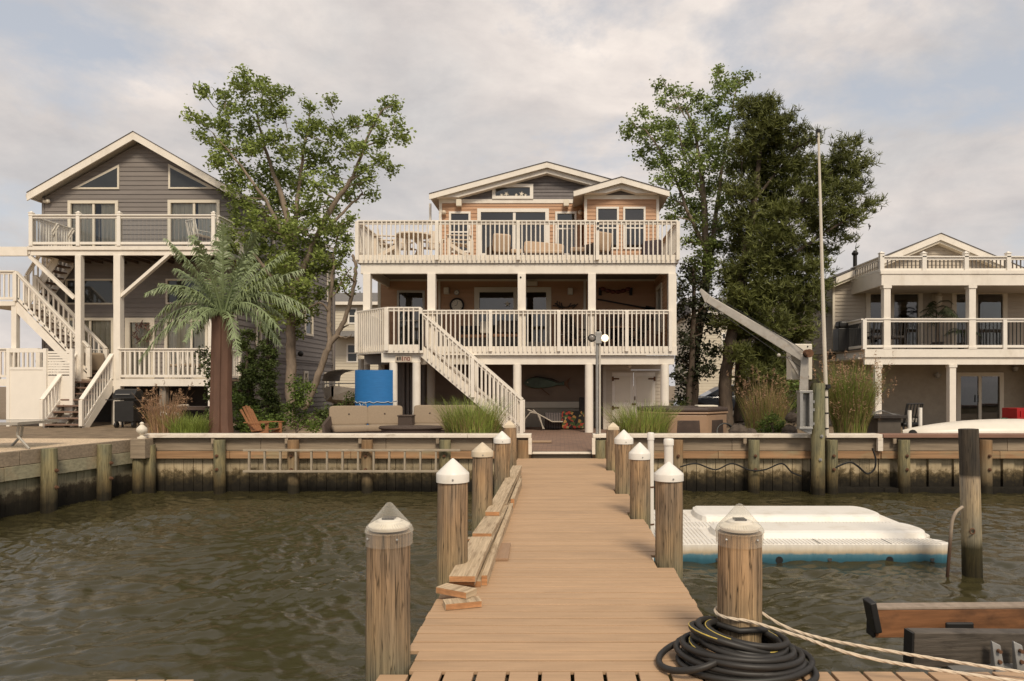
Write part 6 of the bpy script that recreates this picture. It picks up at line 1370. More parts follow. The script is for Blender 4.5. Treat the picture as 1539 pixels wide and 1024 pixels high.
shrub('shrub', 'yellow green bush between the pine and the crane winch', [(1188, 560, 10), (1196, 580, 10), (1190, 600, 10), (1200, 612, 9)], 17.5, SHRUB, seed=45, trunk=(1194, 650))
shrub('shrub', 'dark drooping bush sprig hanging left of the palm trunk', [(305, 530, 6), (311, 545, 7), (316, 560, 8), (320, 575, 9), (322, 600, 10), (318, 625, 12)], 17.2, JUNI, seed=46, trunk=(320, 645))
# ---------------------------------------------------------------- ornamental grasses
def grass(name, label, px, pyb, D, wpx, hpx, n, mats, seed, droop=.45, plume=0.0, base=.25, width=.014, group='clumps of ornamental grass'):
    r = np.random.default_rng(seed); c = P(px, pyb, D); t = thing(name, label, 'grass clump', tuple(c), group); h = hpx * D / F; wr = wpx * D / F / 2
    def blades(n, hs, wd):
        a = r.uniform(0, 2 * math.pi, n); rad = wr * base * np.sqrt(r.uniform(0, 1, n)); p0 = np.stack([c.x + rad * np.cos(a) , c.y + rad * np.sin(a) * .8, np.full(n, c.z - .02)], -1)
        az = a + r.normal(0, .6, n); L_ = hs * r.uniform(.5, 1.08, n); out = wr * r.uniform(.0, 1.0, n) * .95 * (L_ / hs)
        dirx = np.stack([np.cos(az), np.sin(az), np.zeros(n)], -1); side = np.stack([-np.sin(az + r.normal(0, .8, n)), np.cos(az), np.zeros(n)], -1); side /= np.linalg.norm(side, axis=1, keepdims=True); V = []; pv = None
        dr = droop * r.uniform(.2, 1, n) * L_ * .55
        for k in range(5):
            u = k / 4; p = p0 + dirx * (out * u ** 1.6)[:, None]; p[:, 2] += L_ * u - dr * u ** 3; w_ = wd * (1 - u * .85) * .5; q = (p - side * w_, p + side * w_)
            if pv is not None: V.append(np.stack([pv[0], pv[1], q[1], q[0]], 1))
            pv = q
        # order blade by blade with shared vertices omitted: join rows into strips
        return np.concatenate([v[:, None] for v in V], 1).reshape(-1, 4, 3), p
    V, tip = blades(n, h, width); npmesh('blades', V, 4, mats[0], t)
    if len(mats) > 2: V2, _ = blades(n // 2, h * .8, width); npmesh('dry_blades', V2, 4, mats[2], t)
    if plume:
        m = int(n * plume); V, tip = blades(m, h * 1.12, width * .8); npmesh('plume_stems', V, 4, mats[1], t); ln = h * .06
        cc = tip[:, None, :] + np.stack([r.normal(0, .015, (m, 14)), r.normal(0, .015, (m, 14)), -ln * r.uniform(0, 1.6, (m, 14))], -1); npmesh('plumes', leaf_quads(cc.reshape(-1, 3), .055, r, aspect=.3), 4, mats[1], t)
    return t
grass('grass_clump', 'round bright green grass clump left of the stair foot', 710, 660, 15.5, 104, 70, 1100, (GRASSG, GRASSR, GRASSY), 1, droop=.35, base=.75)
grass('grass_clump', 'bright green grass clump between the light pole and hot tub', 964, 660, 15.5, 104, 62, 1000, (GRASSG, GRASSR, GRASSY), 2, droop=.35, base=.75)
grass('grass_clump', 'tall green grass with reddish plumes right of the flagpole', 1278, 662, 15.9, 104, 135, 2400, (GRASSG, GRASSR, GRASSY), 3, droop=.85, plume=.14, base=.42)
grass('grass_clump', 'tall dry brownish grass left of the crane behind the round shrub', 1150, 655, 16.8, 90, 98, 420, (GRASSY, GRASSR, GRASSG), 4, droop=.5, plume=.2, base=.6)
grass('grass_clump', 'sparse reddish grass above green tuft left of the palm trunk', 248, 655, 16.4, 74, 74, 260, (GRASSR, GRASSR, GRASSY), 5, droop=.4, plume=.3, base=.6)
grass('grass_clump', 'short green grass tuft at the bulkhead corner left of the palm', 285, 655, 16.2, 66, 40, 600, (GRASSG, GRASSR, GRASSG), 6, droop=.4, base=.8)
# ---------------------------------------------------------------- palm
def palm():
    D = 16.4; t = thing('palm_tree', 'artificial looking palm with brown trunk and grey green fronds', 'palm', P(333, 655, D)); c = P(335, 478, D)
    s = MB(); n = 14; b = P(331, 662, D)
    for sd_, (px, w0, w1) in enumerate(((326, .20, .15), (337, .22, .17))):
        pts = [P(px - (3 if sd_ == 0 else -3), 662, D + .1 * sd_), P(px - (1 if sd_ == 0 else -1), 640, D + .1 * sd_), P(px, 600, D + .1 * sd_), P(px + 1, 540, D + .1 * sd_), P(px + 2, 475, D + .1 * sd_)]; s.tube(pts, [w1 * 1.15, w1 * 1.1, w1 * 1.03, w1, w1 * .98], 8)
    s.build('trunk', PALMT, t, smooth=False)
    ends = [(222, 517, -.3), (238, 545, -.7), (228, 474, .2), (238, 425, .1), (258, 362, -.2), (272, 345, .5), (246, 398, .5), (310, 338, .6), (352, 344, -.5), (395, 352, -.3), (418, 372, .5), (426, 414, -.2), (440, 398, .6), (458, 474, -.1), (452, 462, .5), (438, 500, -.6), (432, 522, -.3), (300, 505, -1.0), (388, 540, -.9), (288, 380, -.7), (330, 375, -.9), (270, 500, .7), (400, 470, .9), (255, 450, -.9), (362, 385, .8), (322, 520, -1.2), (350, 360, 1.0), (290, 420, .9)]
    r = random.Random(12)
    for i, (ex_, ey, dz) in enumerate(ends):
        e = P(ex_, ey, D) + Vector((0, dz * 1.1, 0)); v = e - c; L_ = v.length; hor = Vector((v.x, v.y, 0)); pts = []; N = 22
        lift = .30 * L_ * (1 if v.z < .3 * L_ else .35)
        for k in range(N + 1):
            u = k / N; pts.append(c + v * u + Vector((0, 0, lift * 4 * u * (1 - u) * (1 - .25 * u))))
        m = MB(); m.tube(pts, [.032 * (1 - .85 * k / N) + .003 for k in range(N + 1)], 5)
        for k in range(1, 42):
            u = .06 + .93 * (k + r.uniform(-.3, .3)) / 42; j = min(int(u * N), N - 1); f = u * N - j; p = pts[j].lerp(pts[j + 1], f); d = (pts[j + 1] - pts[j]).normalized(); sd_ = d.cross(Vector((0, 0, 1)))
            if sd_.length < .15: sd_ = d.cross(Vector((0, 1, 0)))
            sd_.normalize(); upv = sd_.cross(d)
            ll = .35 * L_ / 1.7 * math.sin(math.pi * (.12 + .8 * u)) ** .7 * r.uniform(.85, 1.1)
            for sg in (-1, 1):
                tw = r.uniform(-.25, .25); q1 = p + (sd_ * sg * (.62 + tw) + d * (.62 - tw) - Vector((0, 0, 1)) * r.uniform(.1, .45) + upv * .1) * ll * .55; q2 = q1 + (sd_ * sg * r.uniform(.1, .4) + d * r.uniform(.2, .5) - Vector((0, 0, 1)) * r.uniform(.6, 1.0)) * ll * .6; w_ = .0185; wv = d * w_
                m.quad(p - wv, p + wv, q1 + wv * .9, q1 - wv * .9); m.quad(q1 - wv * .9, q1 + wv * .9, q2 + wv * .15, q2 - wv * .15)
        m.build('frond', PALMF, t)
palm()
# ---------------------------------------------------------------- furniture and small things
GZ2 = GZ + .004
def rotz(o, a): o.rotation_euler = (0, 0, a)
def sofa(name, label, x0, x1, y, n, curve, zb=GZ2):
    """outdoor sofa with wicker frame; curve bends the seat line toward the viewer at its left end"""
    t = thing(name, label, 'sofa', ((x0 + x1) / 2, y, zb)); w_ = (x1 - x0) / n
    fr = MB()
    for i in range(n):
        a = x0 + i * w_; b = a + w_; ya = y - curve * ((n - i) / n) ** 2; yb = y - curve * ((n - i - 1) / n) ** 2; an = math.atan2(yb - ya, b - a); c = Vector(((a + b) / 2, (ya + yb) / 2, zb)); L_ = math.hypot(b - a, yb - ya)
        M = Matrix.Translation(c) @ Matrix.Rotation(an, 4, 'Z')
        k = len(fr.v); fr.box(-L_ / 2, L_ / 2, -.38, .42, .03, .26); fr.hexa([(-L_ / 2, .30, .262), (L_ / 2, .30, .262), (L_ / 2, .36, .262), (-L_ / 2, .36, .262), (-L_ / 2, .46, .74), (L_ / 2, .46, .74), (L_ / 2, .52, .74), (-L_ / 2, .52, .74)]); fr.xf(M, k)
        s = MB().cushion(-L_ / 2 - .012, L_ / 2 + .012, -.42, .30, .265, .42).xf(M).build('seat_cushion', BEIGE, t, smooth=True)
        s = MB(); s.cushion(-L_ / 2 - .045, L_ / 2 + .045, -.08, .08, -.24, .25); s.xf(M @ Matrix.Translation((0, .29, .63)) @ Matrix.Rotation(R(-14), 4, 'X')); bc = s.build('back_cushion', BEIGE, t, smooth=True)
        s = MB().sphere((0, -.088, .03), .022, 8, (1, .5, 1)).xf(M @ Matrix.Translation((0, .29, .63)) @ Matrix.Rotation(R(-14), 4, 'X')).build('button', WICKER, bc)
    k = MB(); k.hexa([(x0 - .06, y - curve - .42, zb + .02), (x0 - .005, y - curve - .42, zb + .02), (x0 - .005, y - curve + .4, zb + .02), (x0 - .06, y - curve + .4, zb + .02), (x0 - .16, y - curve - .3, zb + .45), (x0 - .09, y - curve - .3, zb + .45), (x0 - .09, y - curve + .55, zb + .76), (x0 - .16, y - curve + .55, zb + .76)])
    if curve: k.build('arm_end', WICKER, t)
    fr.build('frame', WICKER, t)
D = 17.6
sofa('outdoor_sofa', 'left curved wicker sofa with two tufted beige back cushions', X(508, D), X(601, D), D, 2, .45)
sofa('outdoor_sofa', 'right wicker sofa with beige cushions partly hidden by the grass clump', X(621, 17.9), X(712, 17.9), 17.9, 2, 0)
t = thing('side_table', 'dark wicker cube side table between the two sofas', 'table', P(610, 645, 17.4)); s = MB(); s.box(X(600, 17.4), X(621, 17.4), 17.25, 17.6, GZ2, Z(626, 17.4)); s.build('body', WICKER, t, bevel=.01); MB().box(X(599, 17.4), X(622, 17.4), 17.23, 17.62, Z(626, 17.4) + .001, Z(624, 17.4)).build('top', WICKER, t, bevel=.008)
D = 16.7; t = thing('coffee_table', 'low dark oval wicker coffee table in front of the sofas', 'table', P(620, 650, D)); c = P(618, 648, D)
sc = Matrix.Diagonal((1.62, .9, 1)); MB().lathe([(.40, GZ2 + .02), (.44, GZ2 + .36)], (c.x, D, 0), 28, sc).build('base', WICKER, t, smooth=True); MB().lathe([(.46, GZ2 + .362), (.48, GZ2 + .39), (.46, GZ2 + .43)], (c.x, D, 0), 28, sc).build('top', WICKER, t, smooth=True)
# adirondack chair
def adirondack(label, loc, rz, m, h=.4, back=.78, group=None, n=5, name='adirondack_chair', cat='chair', lean=.40):
    t = thing(name, label, cat, (0, 0, 0), group); 
    s = MB()
    for i in range(6): s.bar((-.27, -.28 + i * .1, h - .02 * i * .5), (.27, -.28 + i * .1, h - .02 * i * .5), .085, .022)
    s.build('seat', m, t)
    for i in range(n):
        q = (i - (n - 1) / 2); L_ = back * (1 - .035 * q * q); MB().bar((q * .095, .24, h - .1), (q * .115, .24 + lean * back / .78, h - .1 + L_), .085, .02, (0, 1, 0)).build('back_slat', m, t)
    s = MB(); s.bar((-.27, .24 + lean * .3, h + .12), (.27, .24 + lean * .3, h + .12), .03, .05); s.build('back_rail', m, t)
    for sg in (-1, 1):
        MB().bar((sg * .34, -.36, h + .20), (sg * .34, .42, h + .20), .13, .024).build('arm', m, t); MB().bar((sg * .31, -.3, 0), (sg * .31, -.3, h + .185), .04, .09, (0, 1, 0)).build('front_leg', m, t); MB().bar((sg * .285, -.3, h - .05), (sg * .285, .50, .03), .025, .11).build('side_leg', m, t)
        if h > .5: MB().bar((sg * .31, .4, 0), (sg * .31, .4, h + .18), .04, .09, (0, 1, 0)).build('rear_leg', m, t)
    t.location = loc; t.rotation_euler = (0, 0, rz); ORG[t.name] = Vector((0, 0, 0)); return t
adirondack('reddish teak adirondack chair beside the palm behind the bulkhead', (X(398, 16.6), 16.6, GZ2 + .05), R(76), TEAK).scale = (.8, .8, .8)
# blue mat
D = 19.0; t = thing('blue_mat', 'large blue foam mat standing in a curve behind the left sofa', 'mat', P(558, 620, D)); s = MB(); c = P(558, 600, D); pv = None; zb_, zt_ = GZ2, Z(556, D)
for i in range(25):
    a = R(205 + 130 * i / 24); q = [(c.x + r * math.cos(a) * 1.08, D + .45 + r * .8 * math.sin(a)) for r in (.53, .49)]
    if pv: s.hexa([(*pv[0], zb_), (*q[0], zb_), (*q[1], zb_), (*pv[1], zb_), (*pv[0], zt_ - .01), (*q[0], zt_), (*q[1], zt_), (*pv[1], zt_ - .01)])
    pv = q
s.build('sheet', BLUE, t); k = MB(); k.tube([(c.x + .55 * math.cos(R(a)) * 1.08, D + .45 + .55 * .8 * math.sin(R(a)), Z(605, D) + .02 * math.sin(a)) for a in range(205, 336, 10)] + [P(597, 603, D - .1)], .012, 6); k.tube([P(540, 606, D - .02), P(543, 611, D - .05), P(547, 605, D - .05), P(551, 611, D - .03), P(549, 604, D - .03)], .012, 5); k.build('cord', mat('pale_cord', (.42, .44, .44), .8), t)
# hot tub
def tub():
    D = 17.7; t = thing('hot_tub', 'tan and brown hot tub with dark padded cover left of the pines', 'hot tub', P(1030, 655, D)); x0, x1 = X(966, D), X(1097, D); y0, y1 = D - .3, D + 1.7; c = .62; zt_ = Z(618, D)
    poly = [(x0 + c, y0), (x1 - c, y0), (x1, y0 + c), (x1, y1 - c), (x1 - c, y1), (x0 + c, y1), (x0, y1 - c), (x0, y0 + c)]; TUB = mat('tub_tan', (.36, .235, .15), .5, .06, 5); DK = mat('tub_brown', (.07, .048, .038), .6, .2, 6)
    MB().prismz(poly, GZ2, zt_ - .07).build('shell', TUB, t, bevel=.04); k = .06; mid = ((x0 + x1) / 2, (y0 + y1) / 2); big = [(mid[0] + (a - mid[0]) * 1.03, mid[1] + (b - mid[1]) * 1.03) for a, b in poly]
    MB().prismz(big, zt_ - .069, zt_ - .02).build('rim', TUB, t, bevel=.02); MB().prismz(big, zt_ - .018, zt_ + .085).build('cover', DK, t, bevel=.035)
    for a, b in ((0, 1), (1, 2), (7, 0), (2, 3)):
        p, q = Vector((*poly[a], 0)), Vector((*poly[b], 0)); d = (q - p).normalized(); L_ = (q - p).length; nrm = Vector((d.y, -d.x, 0)); fs = ((.12, .46), (.56, .9)) if L_ > .95 else ((.18, .82),)
        for f0, f1 in fs: a_, b_ = p + d * L_ * f0 + nrm * .006, p + d * L_ * f1 + nrm * .006; k = MB(); k.hexa([a_ + Vector((0, 0, GZ2 + .02)), b_ + Vector((0, 0, GZ2 + .02)), b_ + Vector((0, 0, GZ2 + .02)) - nrm * .03, a_ + Vector((0, 0, GZ2 + .02)) - nrm * .03, a_ + d * .03 + Vector((0, 0, zt_ - .22)), b_ - d * .03 + Vector((0, 0, zt_ - .22)), b_ - d * .03 + Vector((0, 0, zt_ - .22)) - nrm * .03, a_ + d * .03 + Vector((0, 0, zt_ - .22)) - nrm * .03]); k.build('side_panel', DK, t, bevel=.01)
    MB().box(X(1054, D), X(1085, D), D + .4, D + .9, zt_ + .087, zt_ + .13).build('headrest_pad', CREAMTRIM, t, bevel=.02)
tub()
D = 17.0; t = thing('hose_reel', 'black coiled hose hoop leaning beside the hot tub', 'hose', P(1090, 652, D)); c = P(1091, 645, D)
for k in range(3): MB().tube([(c.x + (.22 - .02 * k) * math.cos(R(a)), D + .05 * k + .1 * math.sin(R(a)), GZ2 + .25 + .22 * math.sin(R(a))) for a in range(0, 361, 15)], .018, 6).build('coil', BLACK, t, smooth=True)
D = 15.5
for k, (px, py, r_, lab) in enumerate(((1190, 628, .13, 'upper dark weathered stump lump beside the crane mast foot'), (1187, 648, .16, 'lower dark rock beside the crane mast foot'), (1110, 650, .2, 'low brown rock pile piece right of the hot tub'), (1128, 652, .14, 'small brown rock in front of the dry grass'))):
    s = MB().sphere((0, 0, 0), r_, 12, (1.1, .9, .85)); q = random.Random(k)
    s.v = [(a * q.uniform(.85, 1.15), b * q.uniform(.85, 1.15), c * q.uniform(.85, 1.15)) for a, b, c in s.v]; o = s.build('rock', mat('dark_rock', (.085, .065, .05), .9, .4, 9)); o.location = P(px, py, D); o.location.z = max(o.location.z, GZ + r_ * .6); tag(o, lab, 'rock')
# ----- upper deck
ZU = 6.072
def place(px, D, zf): return (X(px, D), D, zf)
WCH = mat('white_plastic_lumber', (.72, .62, .50), .55, .05, 5)
for px, D, rz, lab in ((584, 22.3, 100, 'leftmost tall white slatted bar chair on the upper deck'), (611, 22.9, 180, 'tall white slatted bar chair behind the deck table'), (648, 22.8, 195, 'tall white slatted bar chair right behind the deck table'), (690, 22.2, 275, 'tall white bar chair under the left upper window')):
    adirondack(lab, place(px, D, ZU), R(rz), WCH, h=.60, back=.58, n=4, lean=.1, group='tall white bar chairs on the upper deck', name='bar_chair')
t = thing('deck_table', 'tall round white table between the bar chairs on the upper deck', 'table', place(622, 22.0, ZU)); c = Vector(place(622, 22.0, ZU)); MB().cyl(c + Vector((0, 0, .80)), c + Vector((0, 0, .84)), .55, n=24).build('table_top', WCH, t)
for a in range(4): MB().bar(c + Vector((.34 * math.cos(a * 1.57 + .8), .34 * math.sin(a * 1.57 + .8), 0)), c + Vector((.3 * math.cos(a * 1.57 + .8), .3 * math.sin(a * 1.57 + .8), .8)), .06, .06).build('leg', WCH, t)
def club(label, loc, rz, w_=.62, back=.5, m=PEACH, name='cushioned_chair', ott=False):
    t = thing(name, label, 'ottoman' if ott else 'chair', (0, 0, 0)); hw = w_ / 2; MB().box(-hw, hw, -.3, .32, .02, .22).build('frame', WICKER, t); MB().cushion(-hw + .02, hw - .02, -.32, .30, .225, .37).build('seat_cushion', m, t, smooth=True)
    if not ott:
        s = MB().cushion(-hw, hw, -.08, .08, -.05, back + .02); s.xf(Matrix.Translation((0, .30, .33)) @ Matrix.Rotation(R(-16), 4, 'X')); s.build('back_cushion', m, t, smooth=True)
        for sg in (-1, 1): MB().box(sg * (hw + .01), sg * (hw + .07), -.3, .34, .02, .48).build('arm', WICKER, t, bevel=.015)
    t.location = loc; t.rotation_euler = (0, 0, rz)
club('peach cushioned chair in front of the upper sliding door', place(749, 22.2, ZU), R(200), .55); club('peach square ottoman beside the upper sliding door chair', place(777, 22.1, ZU), 0, .4, ott=True, name='ottoman')
club('peach cushioned chair with rounded back by the upper bump out windows', place(895, 21.9, ZU), R(215), .6); club('peach ottoman before the chair by the upper bump out', place(868, 21.8, ZU), 0, .5, ott=True, name='ottoman')
t = thing('chaise_lounge', 'long peach cushioned chaise lounge in the middle of the upper deck', 'lounge', place(818, 22.2, ZU)); c = Vector(place(818, 22.2, ZU)); M = Matrix.Translation(c)
MB().box(c.x - .62, c.x + .62, 21.9, 22.5, ZU + .1, ZU + .24).build('frame', WICKER, t); MB().cushion(-.62, .62, -.3, .3, .242, .36).xf(M).build('seat_cushion', PEACH, t, smooth=True); MB().cushion(-.66, .62, -.06, .06, -.2, .2).xf(M @ Matrix.Translation((0, .3, .5)) @ Matrix.Rotation(R(5), 4, 'Y')).build('back_cushion', PEACH, t, smooth=True)
t = thing('covered_grill', 'dark cloth covered grill at the right end of the upper deck', 'grill', place(979, 22.0, ZU)); c = Vector(place(979, 22.0, ZU)); s = MB(); s.hexa([c + Vector(v) for v in ((-.34, -.28, .0), (.36, -.28, .0), (.36, .28, 0), (-.34, .28, 0), (-.27, -.2, .62), (.29, -.2, .68), (.29, .2, .68), (-.27, .2, .62))]); s.build('cover', mat('cover_cloth', (.055, .04, .045), .9, .3, 6, bump=.4), t, bevel=.06)
# ----- lower deck
ZL = 3.374
DKF = mat('dark_furniture', (.035, .028, .024), .7, .3, 10); RUSTF = mat('terracotta_cushion', (.22, .11, .06), .9, .15, 10)
def bench(label, px0, px1, D, m=RUSTF, name='porch_bench', zf=ZL, back=.8):
    t = thing(name, label, 'bench', place((px0 + px1) / 2, D, zf)); x0, x1 = X(px0, D), X(px1, D); MB().box(x0, x1, D - .3, D + .3, zf + .12, zf + .36).build('frame', DKF, t)
    MB().cushion(x0 + .02, x1 - .02, D - .3, D + .22, zf + .365, zf + .48).build('seat_cushion', m, t, smooth=True); MB().box(x0, x1, D + .24, D + .31, zf + .362, zf + back).build('backrest', DKF, t, bevel=.01)
    for sg in (x0 + .04, x1 - .04):
        for yy in (D - .26, D + .26): MB().box(sg - .03, sg + .03, yy - .03, yy + .03, zf, zf + .118).build('leg', DKF, t)
bench('dark porch bench with terracotta cushions left of the lower sliding door', 690, 735, 22.9); bench('dark porch sofa with terracotta cushion right under the lower sliding door', 740, 782, 22.6)
for px, lab, m in ((731, 'cream throw pillow on the left porch bench', CREAMTRIM), (757, 'striped dark throw pillow on the porch sofa', WICKER), (775, 'second dark throw pillow on the right end of the porch sofa', DKF)):
    D = 22.65 if px < 740 else 22.4; s = MB().cushion(-.2, .2, -.07, .07, -.2, .2); o = s.build('pillow', m, smooth=True); o.location = (X(px, D), D, ZL + .70); o.rotation_euler = (R(-12), 0, 0); tag(o, lab, 'pillow')
for px, D, rz, lab in ((865, 22.4, 150, 'dark wooden porch chair right of the lower door'), (915, 22.6, 190, 'dark porch chair in front of the net wall'), (950, 22.2, 230, 'dark porch chair near the right rail window')):
    adirondack(lab, place(px, D, ZL), R(rz), DKF, n=5, name='porch_chair')
t = thing('porch_table', 'dark low table between the right porch chairs', 'table', place(935, 22.0, ZL)); c = Vector(place(932, 21.8, ZL)); MB().cyl(c + Vector((0, 0, .6)), c + Vector((0, 0, .64)), .45, n=20).build('table_top', mat('brown_table', (.12, .065, .035), .5, .2), t); MB().cyl(c, c + Vector((0, 0, .6)), .06, n=8).build('pedestal', DKF, t)
t = thing('shelf_stand', 'narrow white shelf stand beside the porch chairs', 'shelf', place(850, 23.3, ZL)); c = Vector(place(850, 23.3, ZL))
for zz in (.15, .5, .85): MB().box(c.x - .16, c.x + .16, 23.15, 23.45, ZL + zz, ZL + zz + .03).build('shelf', CREAMTRIM, t)
for sg in (-.15, .15): MB().box(c.x + sg - .015, c.x + sg + .015, 23.46, 23.5, ZL, ZL + 1.1).build('upright', DKF, t)
E = 23.75
c = P(687, 459, E); t = thing('wall_clock', 'round white faced clock with dark rim on the porch wall', 'clock', tuple(c)); ax = Matrix.Rotation(R(90), 4, 'X'); MB().lathe([(.24, .0), (.25, .03), (.19, .05)], c, 28, ax).build('rim', DKF, t); MB().lathe([(.185, .045), (.185, .052)], c, 28, ax).build('face', CREAMTRIM, t)
k = MB(); k.bar(c + Vector((0, -.056, 0)), c + Vector((.03, -.056, .13)), .012, .004, (0, 1, 0)); k.bar(c + Vector((0, -.056, 0)), c + Vector((-.08, -.056, -.03)), .012, .004, (0, 1, 0)); k.build('hands', BLACK, t)
k = MB()
for h_ in range(12): a = h_ * math.pi / 6; k.bar(c + Vector((.14 * math.sin(a), -.0535, .14 * math.cos(a))), c + Vector((.17 * math.sin(a), -.0535, .17 * math.cos(a))), .012, .002, (0, 1, 0))
k.build('hour_marks', BLACK, t)
c = P(686.5, 440, E); t = thing('thermometer', 'small round thermometer above the porch clock', 'thermometer', tuple(c)); MB().lathe([(.085, .0), (.09, .03), (.07, .045)], c, 20, ax).build('case', GALV, t); MB().lathe([(.068, .04), (.068, .048)], c, 20, ax).build('dial', CREAMTRIM, t); MB().bar(c + Vector((-.03, -.052, -.02)), c + Vector((.03, -.052, .02)), .01, .004, (0, 1, 0)).build('needle', RUST, t)
o = MB(); c = P(762.5, 457, DW_ := 23.72); pl = []
for k in range(10): a = R(90 + 36 * k); q = .11 if k % 2 == 0 else .04; pl.append((c.x + q * math.cos(a), c.z + q * math.sin(a)))
o.prism(pl, 23.70, 23.715); o = o.build('starfish', CREAMTRIM, loc=c); tag(o, 'white starfish stuck on the lower sliding door', 'starfish')
t = thing('buoy_garland', 'string of red buoys draped on the porch wall above the rail', 'garland', P(925, 436, E)); pts = [P(902 + 46 * i / 12, 433 + 6 * math.sin(math.pi * i / 12), E - .06) for i in range(13)]; MB().tube(pts, .012, 5).build('rope', ROPE, t)
for i in range(1, 12, 2): MB().sphere(pts[i], .085, 10, (1.2, .8, .8)).build('buoy', mat('buoy_red', (.16, .045, .03), .6, .3, 5), t, smooth=True)
for sg in (0, 12): MB().bar(pts[sg], pts[sg] + Vector((.0, -.02, -.25)), .1, .06).build('float', DKF, t)
o = MB(); o.bar(P(898, 450, E - .05), P(985, 466, E - .05), .03, .05); o.bar(P(970, 463, E - .05), P(992, 468, E - .05), .03, .16); o = o.build('oar', DKF, loc=P(940, 458, E)); tag(o, 'dark wooden oar hung slanting on the porch wall', 'oar')
o = MB(); r2 = random.Random(8)
for i in range(14): a = P(836 + 28 * r2.random(), 464 - 3 * r2.random(), E - .06); o.bar(a, a + Vector((r2.uniform(-.35, .35), r2.uniform(-.08, 0), r2.uniform(.02, .2))), .035, .03)
o = o.build('driftwood', WICKER, loc=P(850, 462, E)); tag(o, 'dark driftwood spray mounted on the wall right of the lower door', 'driftwood')
# ----- ground level under the deck
E = 23.52; c = P(818, 578, E); t = thing('mounted_fish', 'painted wooden fish mounted on the brown wall under the deck', 'fish', tuple(c)); FB = mat('fish_teal', (.09, .13, .095), .5, .3, 4); FY = mat('fish_brown', (.17, .085, .04), .6, .2, 5)
up = [(787, 576), (793, 570), (803, 567.5), (815, 568), (828, 572), (840, 576), (848, 573)]; dn = [(848, 580), (838, 579.5), (826, 582.5), (812, 584), (800, 583.5), (792, 580.5)]
s = MB(); pl = [(X(a, E), Z(b, E)) for a, b in reversed(up + dn)]; s.prism(pl[::-1][::-1], E - .1, E - .02); s.build('body', FB, t, bevel=.03)
s = MB(); s.prism([(X(a, E), Z(b, E)) for a, b in ((794, 569), (806, 565.5), (830, 569), (842, 574.5), (828, 571), (806, 567))][::-1], E - .07, E - .04); s.build('dorsal_fin', DKF, t); s = MB(); s.prism([(X(a, E), Z(b, E)) for a, b in ((846, 576), (858, 567), (853, 577), (858, 588))][::-1], E - .07, E - .04); s.build('tail', FY, t); s = MB(); s.bar(P(812, 583, E - .06), P(826, 594, E - .06), .03, .08, (0, 1, 0)); s.build('pectoral_fin', FY, t); MB().sphere(P(793, 575, E - .1), .025, 8).build('eye', CREAMTRIM, t)
WL = mat('sling_white', (.42, .37, .31), .6, .08, 6)
D = 22.0; t = thing('sling_lounger', 'white tubular lounger with curved legs under the deck', 'lounge', place(812, D, GZ2)); k = MB()
for yy in (D - .3, D + .3):
    k.tube([P(787, 645, yy), P(789, 630, yy), P(797, 620, yy), P(808, 622, yy), P(816, 642, yy), P(818, 645, yy)], .02, 6); k.tube([P(793, 616, yy), P(806, 621, yy), P(830, 634, yy), P(846, 634, yy)], .02, 6); k.tube([P(801, 616, yy), P(811, 625, yy), P(816, 645, yy)], .018, 6)
k.build('frame', WL, t, smooth=True); s = MB(); pp = [(793, 616), (806, 621), (830, 634), (846, 634)]
for a, b in zip(pp, pp[1:]): s.quad(P(*a, D - .28), P(*b, D - .28), P(*b, D + .28), P(*a, D + .28))
s.build('sling', WL, t)
def floral():
    m = bpy.data.materials.new('floral_fabric'); m.use_nodes = True; nt = m.node_tree; N = nt.nodes; L = nt.links; b = N['Principled BSDF']; tc = N.new('ShaderNodeTexCoord'); v = N.new('ShaderNodeTexVoronoi'); v.inputs['Scale'].default_value = 13; L.new(tc.outputs['Object'], v.inputs['Vector'])
    r = N.new('ShaderNodeValToRGB'); r.color_ramp.interpolation = 'CONSTANT'; sp = N.new('ShaderNodeSeparateColor'); L.new(v.outputs['Color'], sp.inputs[0]); L.new(sp.outputs[0], r.inputs['Fac']); e = r.color_ramp.elements
    while len(e) < 6: e.new(.5)
    for i, (p, c) in enumerate(((0, (.02, .018, .015)), (.3, (.06, .09, .03)), (.5, (.35, .05, .03)), (.65, (.40, .22, .07)), (.8, (.03, .025, .02)), (.92, (.30, .24, .12)))): e[i].position = p; e[i].color = (*c, 1)
    L.new(r.outputs['Color'], b.inputs['Base Color']); b.inputs['Roughness'].default_value = .9; return m
o = MB().cushion(-.36, .36, -.12, .12, -.28, .28).build('seat_cushion', floral(), smooth=True); o.location = (X(861, 22.3), 22.3, GZ + .30); tag(o, 'dark floral outdoor cushion standing under the deck', 'cushion')
def striped(nm, c1, c2, sc):
    m = bpy.data.materials.new(nm); m.use_nodes = True; nt = m.node_tree; N = nt.nodes; L = nt.links; b = N['Principled BSDF']; tc = N.new('ShaderNodeTexCoord'); v = N.new('ShaderNodeTexWave'); v.inputs['Scale'].default_value = sc; v.inputs['Distortion'].default_value = 1; L.new(tc.outputs['Object'], v.inputs['Vector']); r = N.new('ShaderNodeValToRGB'); L.new(v.outputs['Fac'], r.inputs['Fac']); r.color_ramp.interpolation = 'CONSTANT'; r.color_ramp.elements[0].color = (*c1, 1); r.color_ramp.elements[1].color = (*c2, 1); r.color_ramp.elements[1].position = .5; L.new(r.outputs['Color'], b.inputs['Base Color']); b.inputs['Roughness'].default_value = .9; return m
o = MB().cushion(-.28, .28, -.12, .12, -.26, .26).build('seat_cushion', striped('striped_fabric', (.035, .03, .035), (.20, .17, .16), 6), smooth=True); o.location = (X(832, 22.4), 22.4, GZ + .27); tag(o, 'dark striped cushion left of the floral one under the deck', 'cushion')
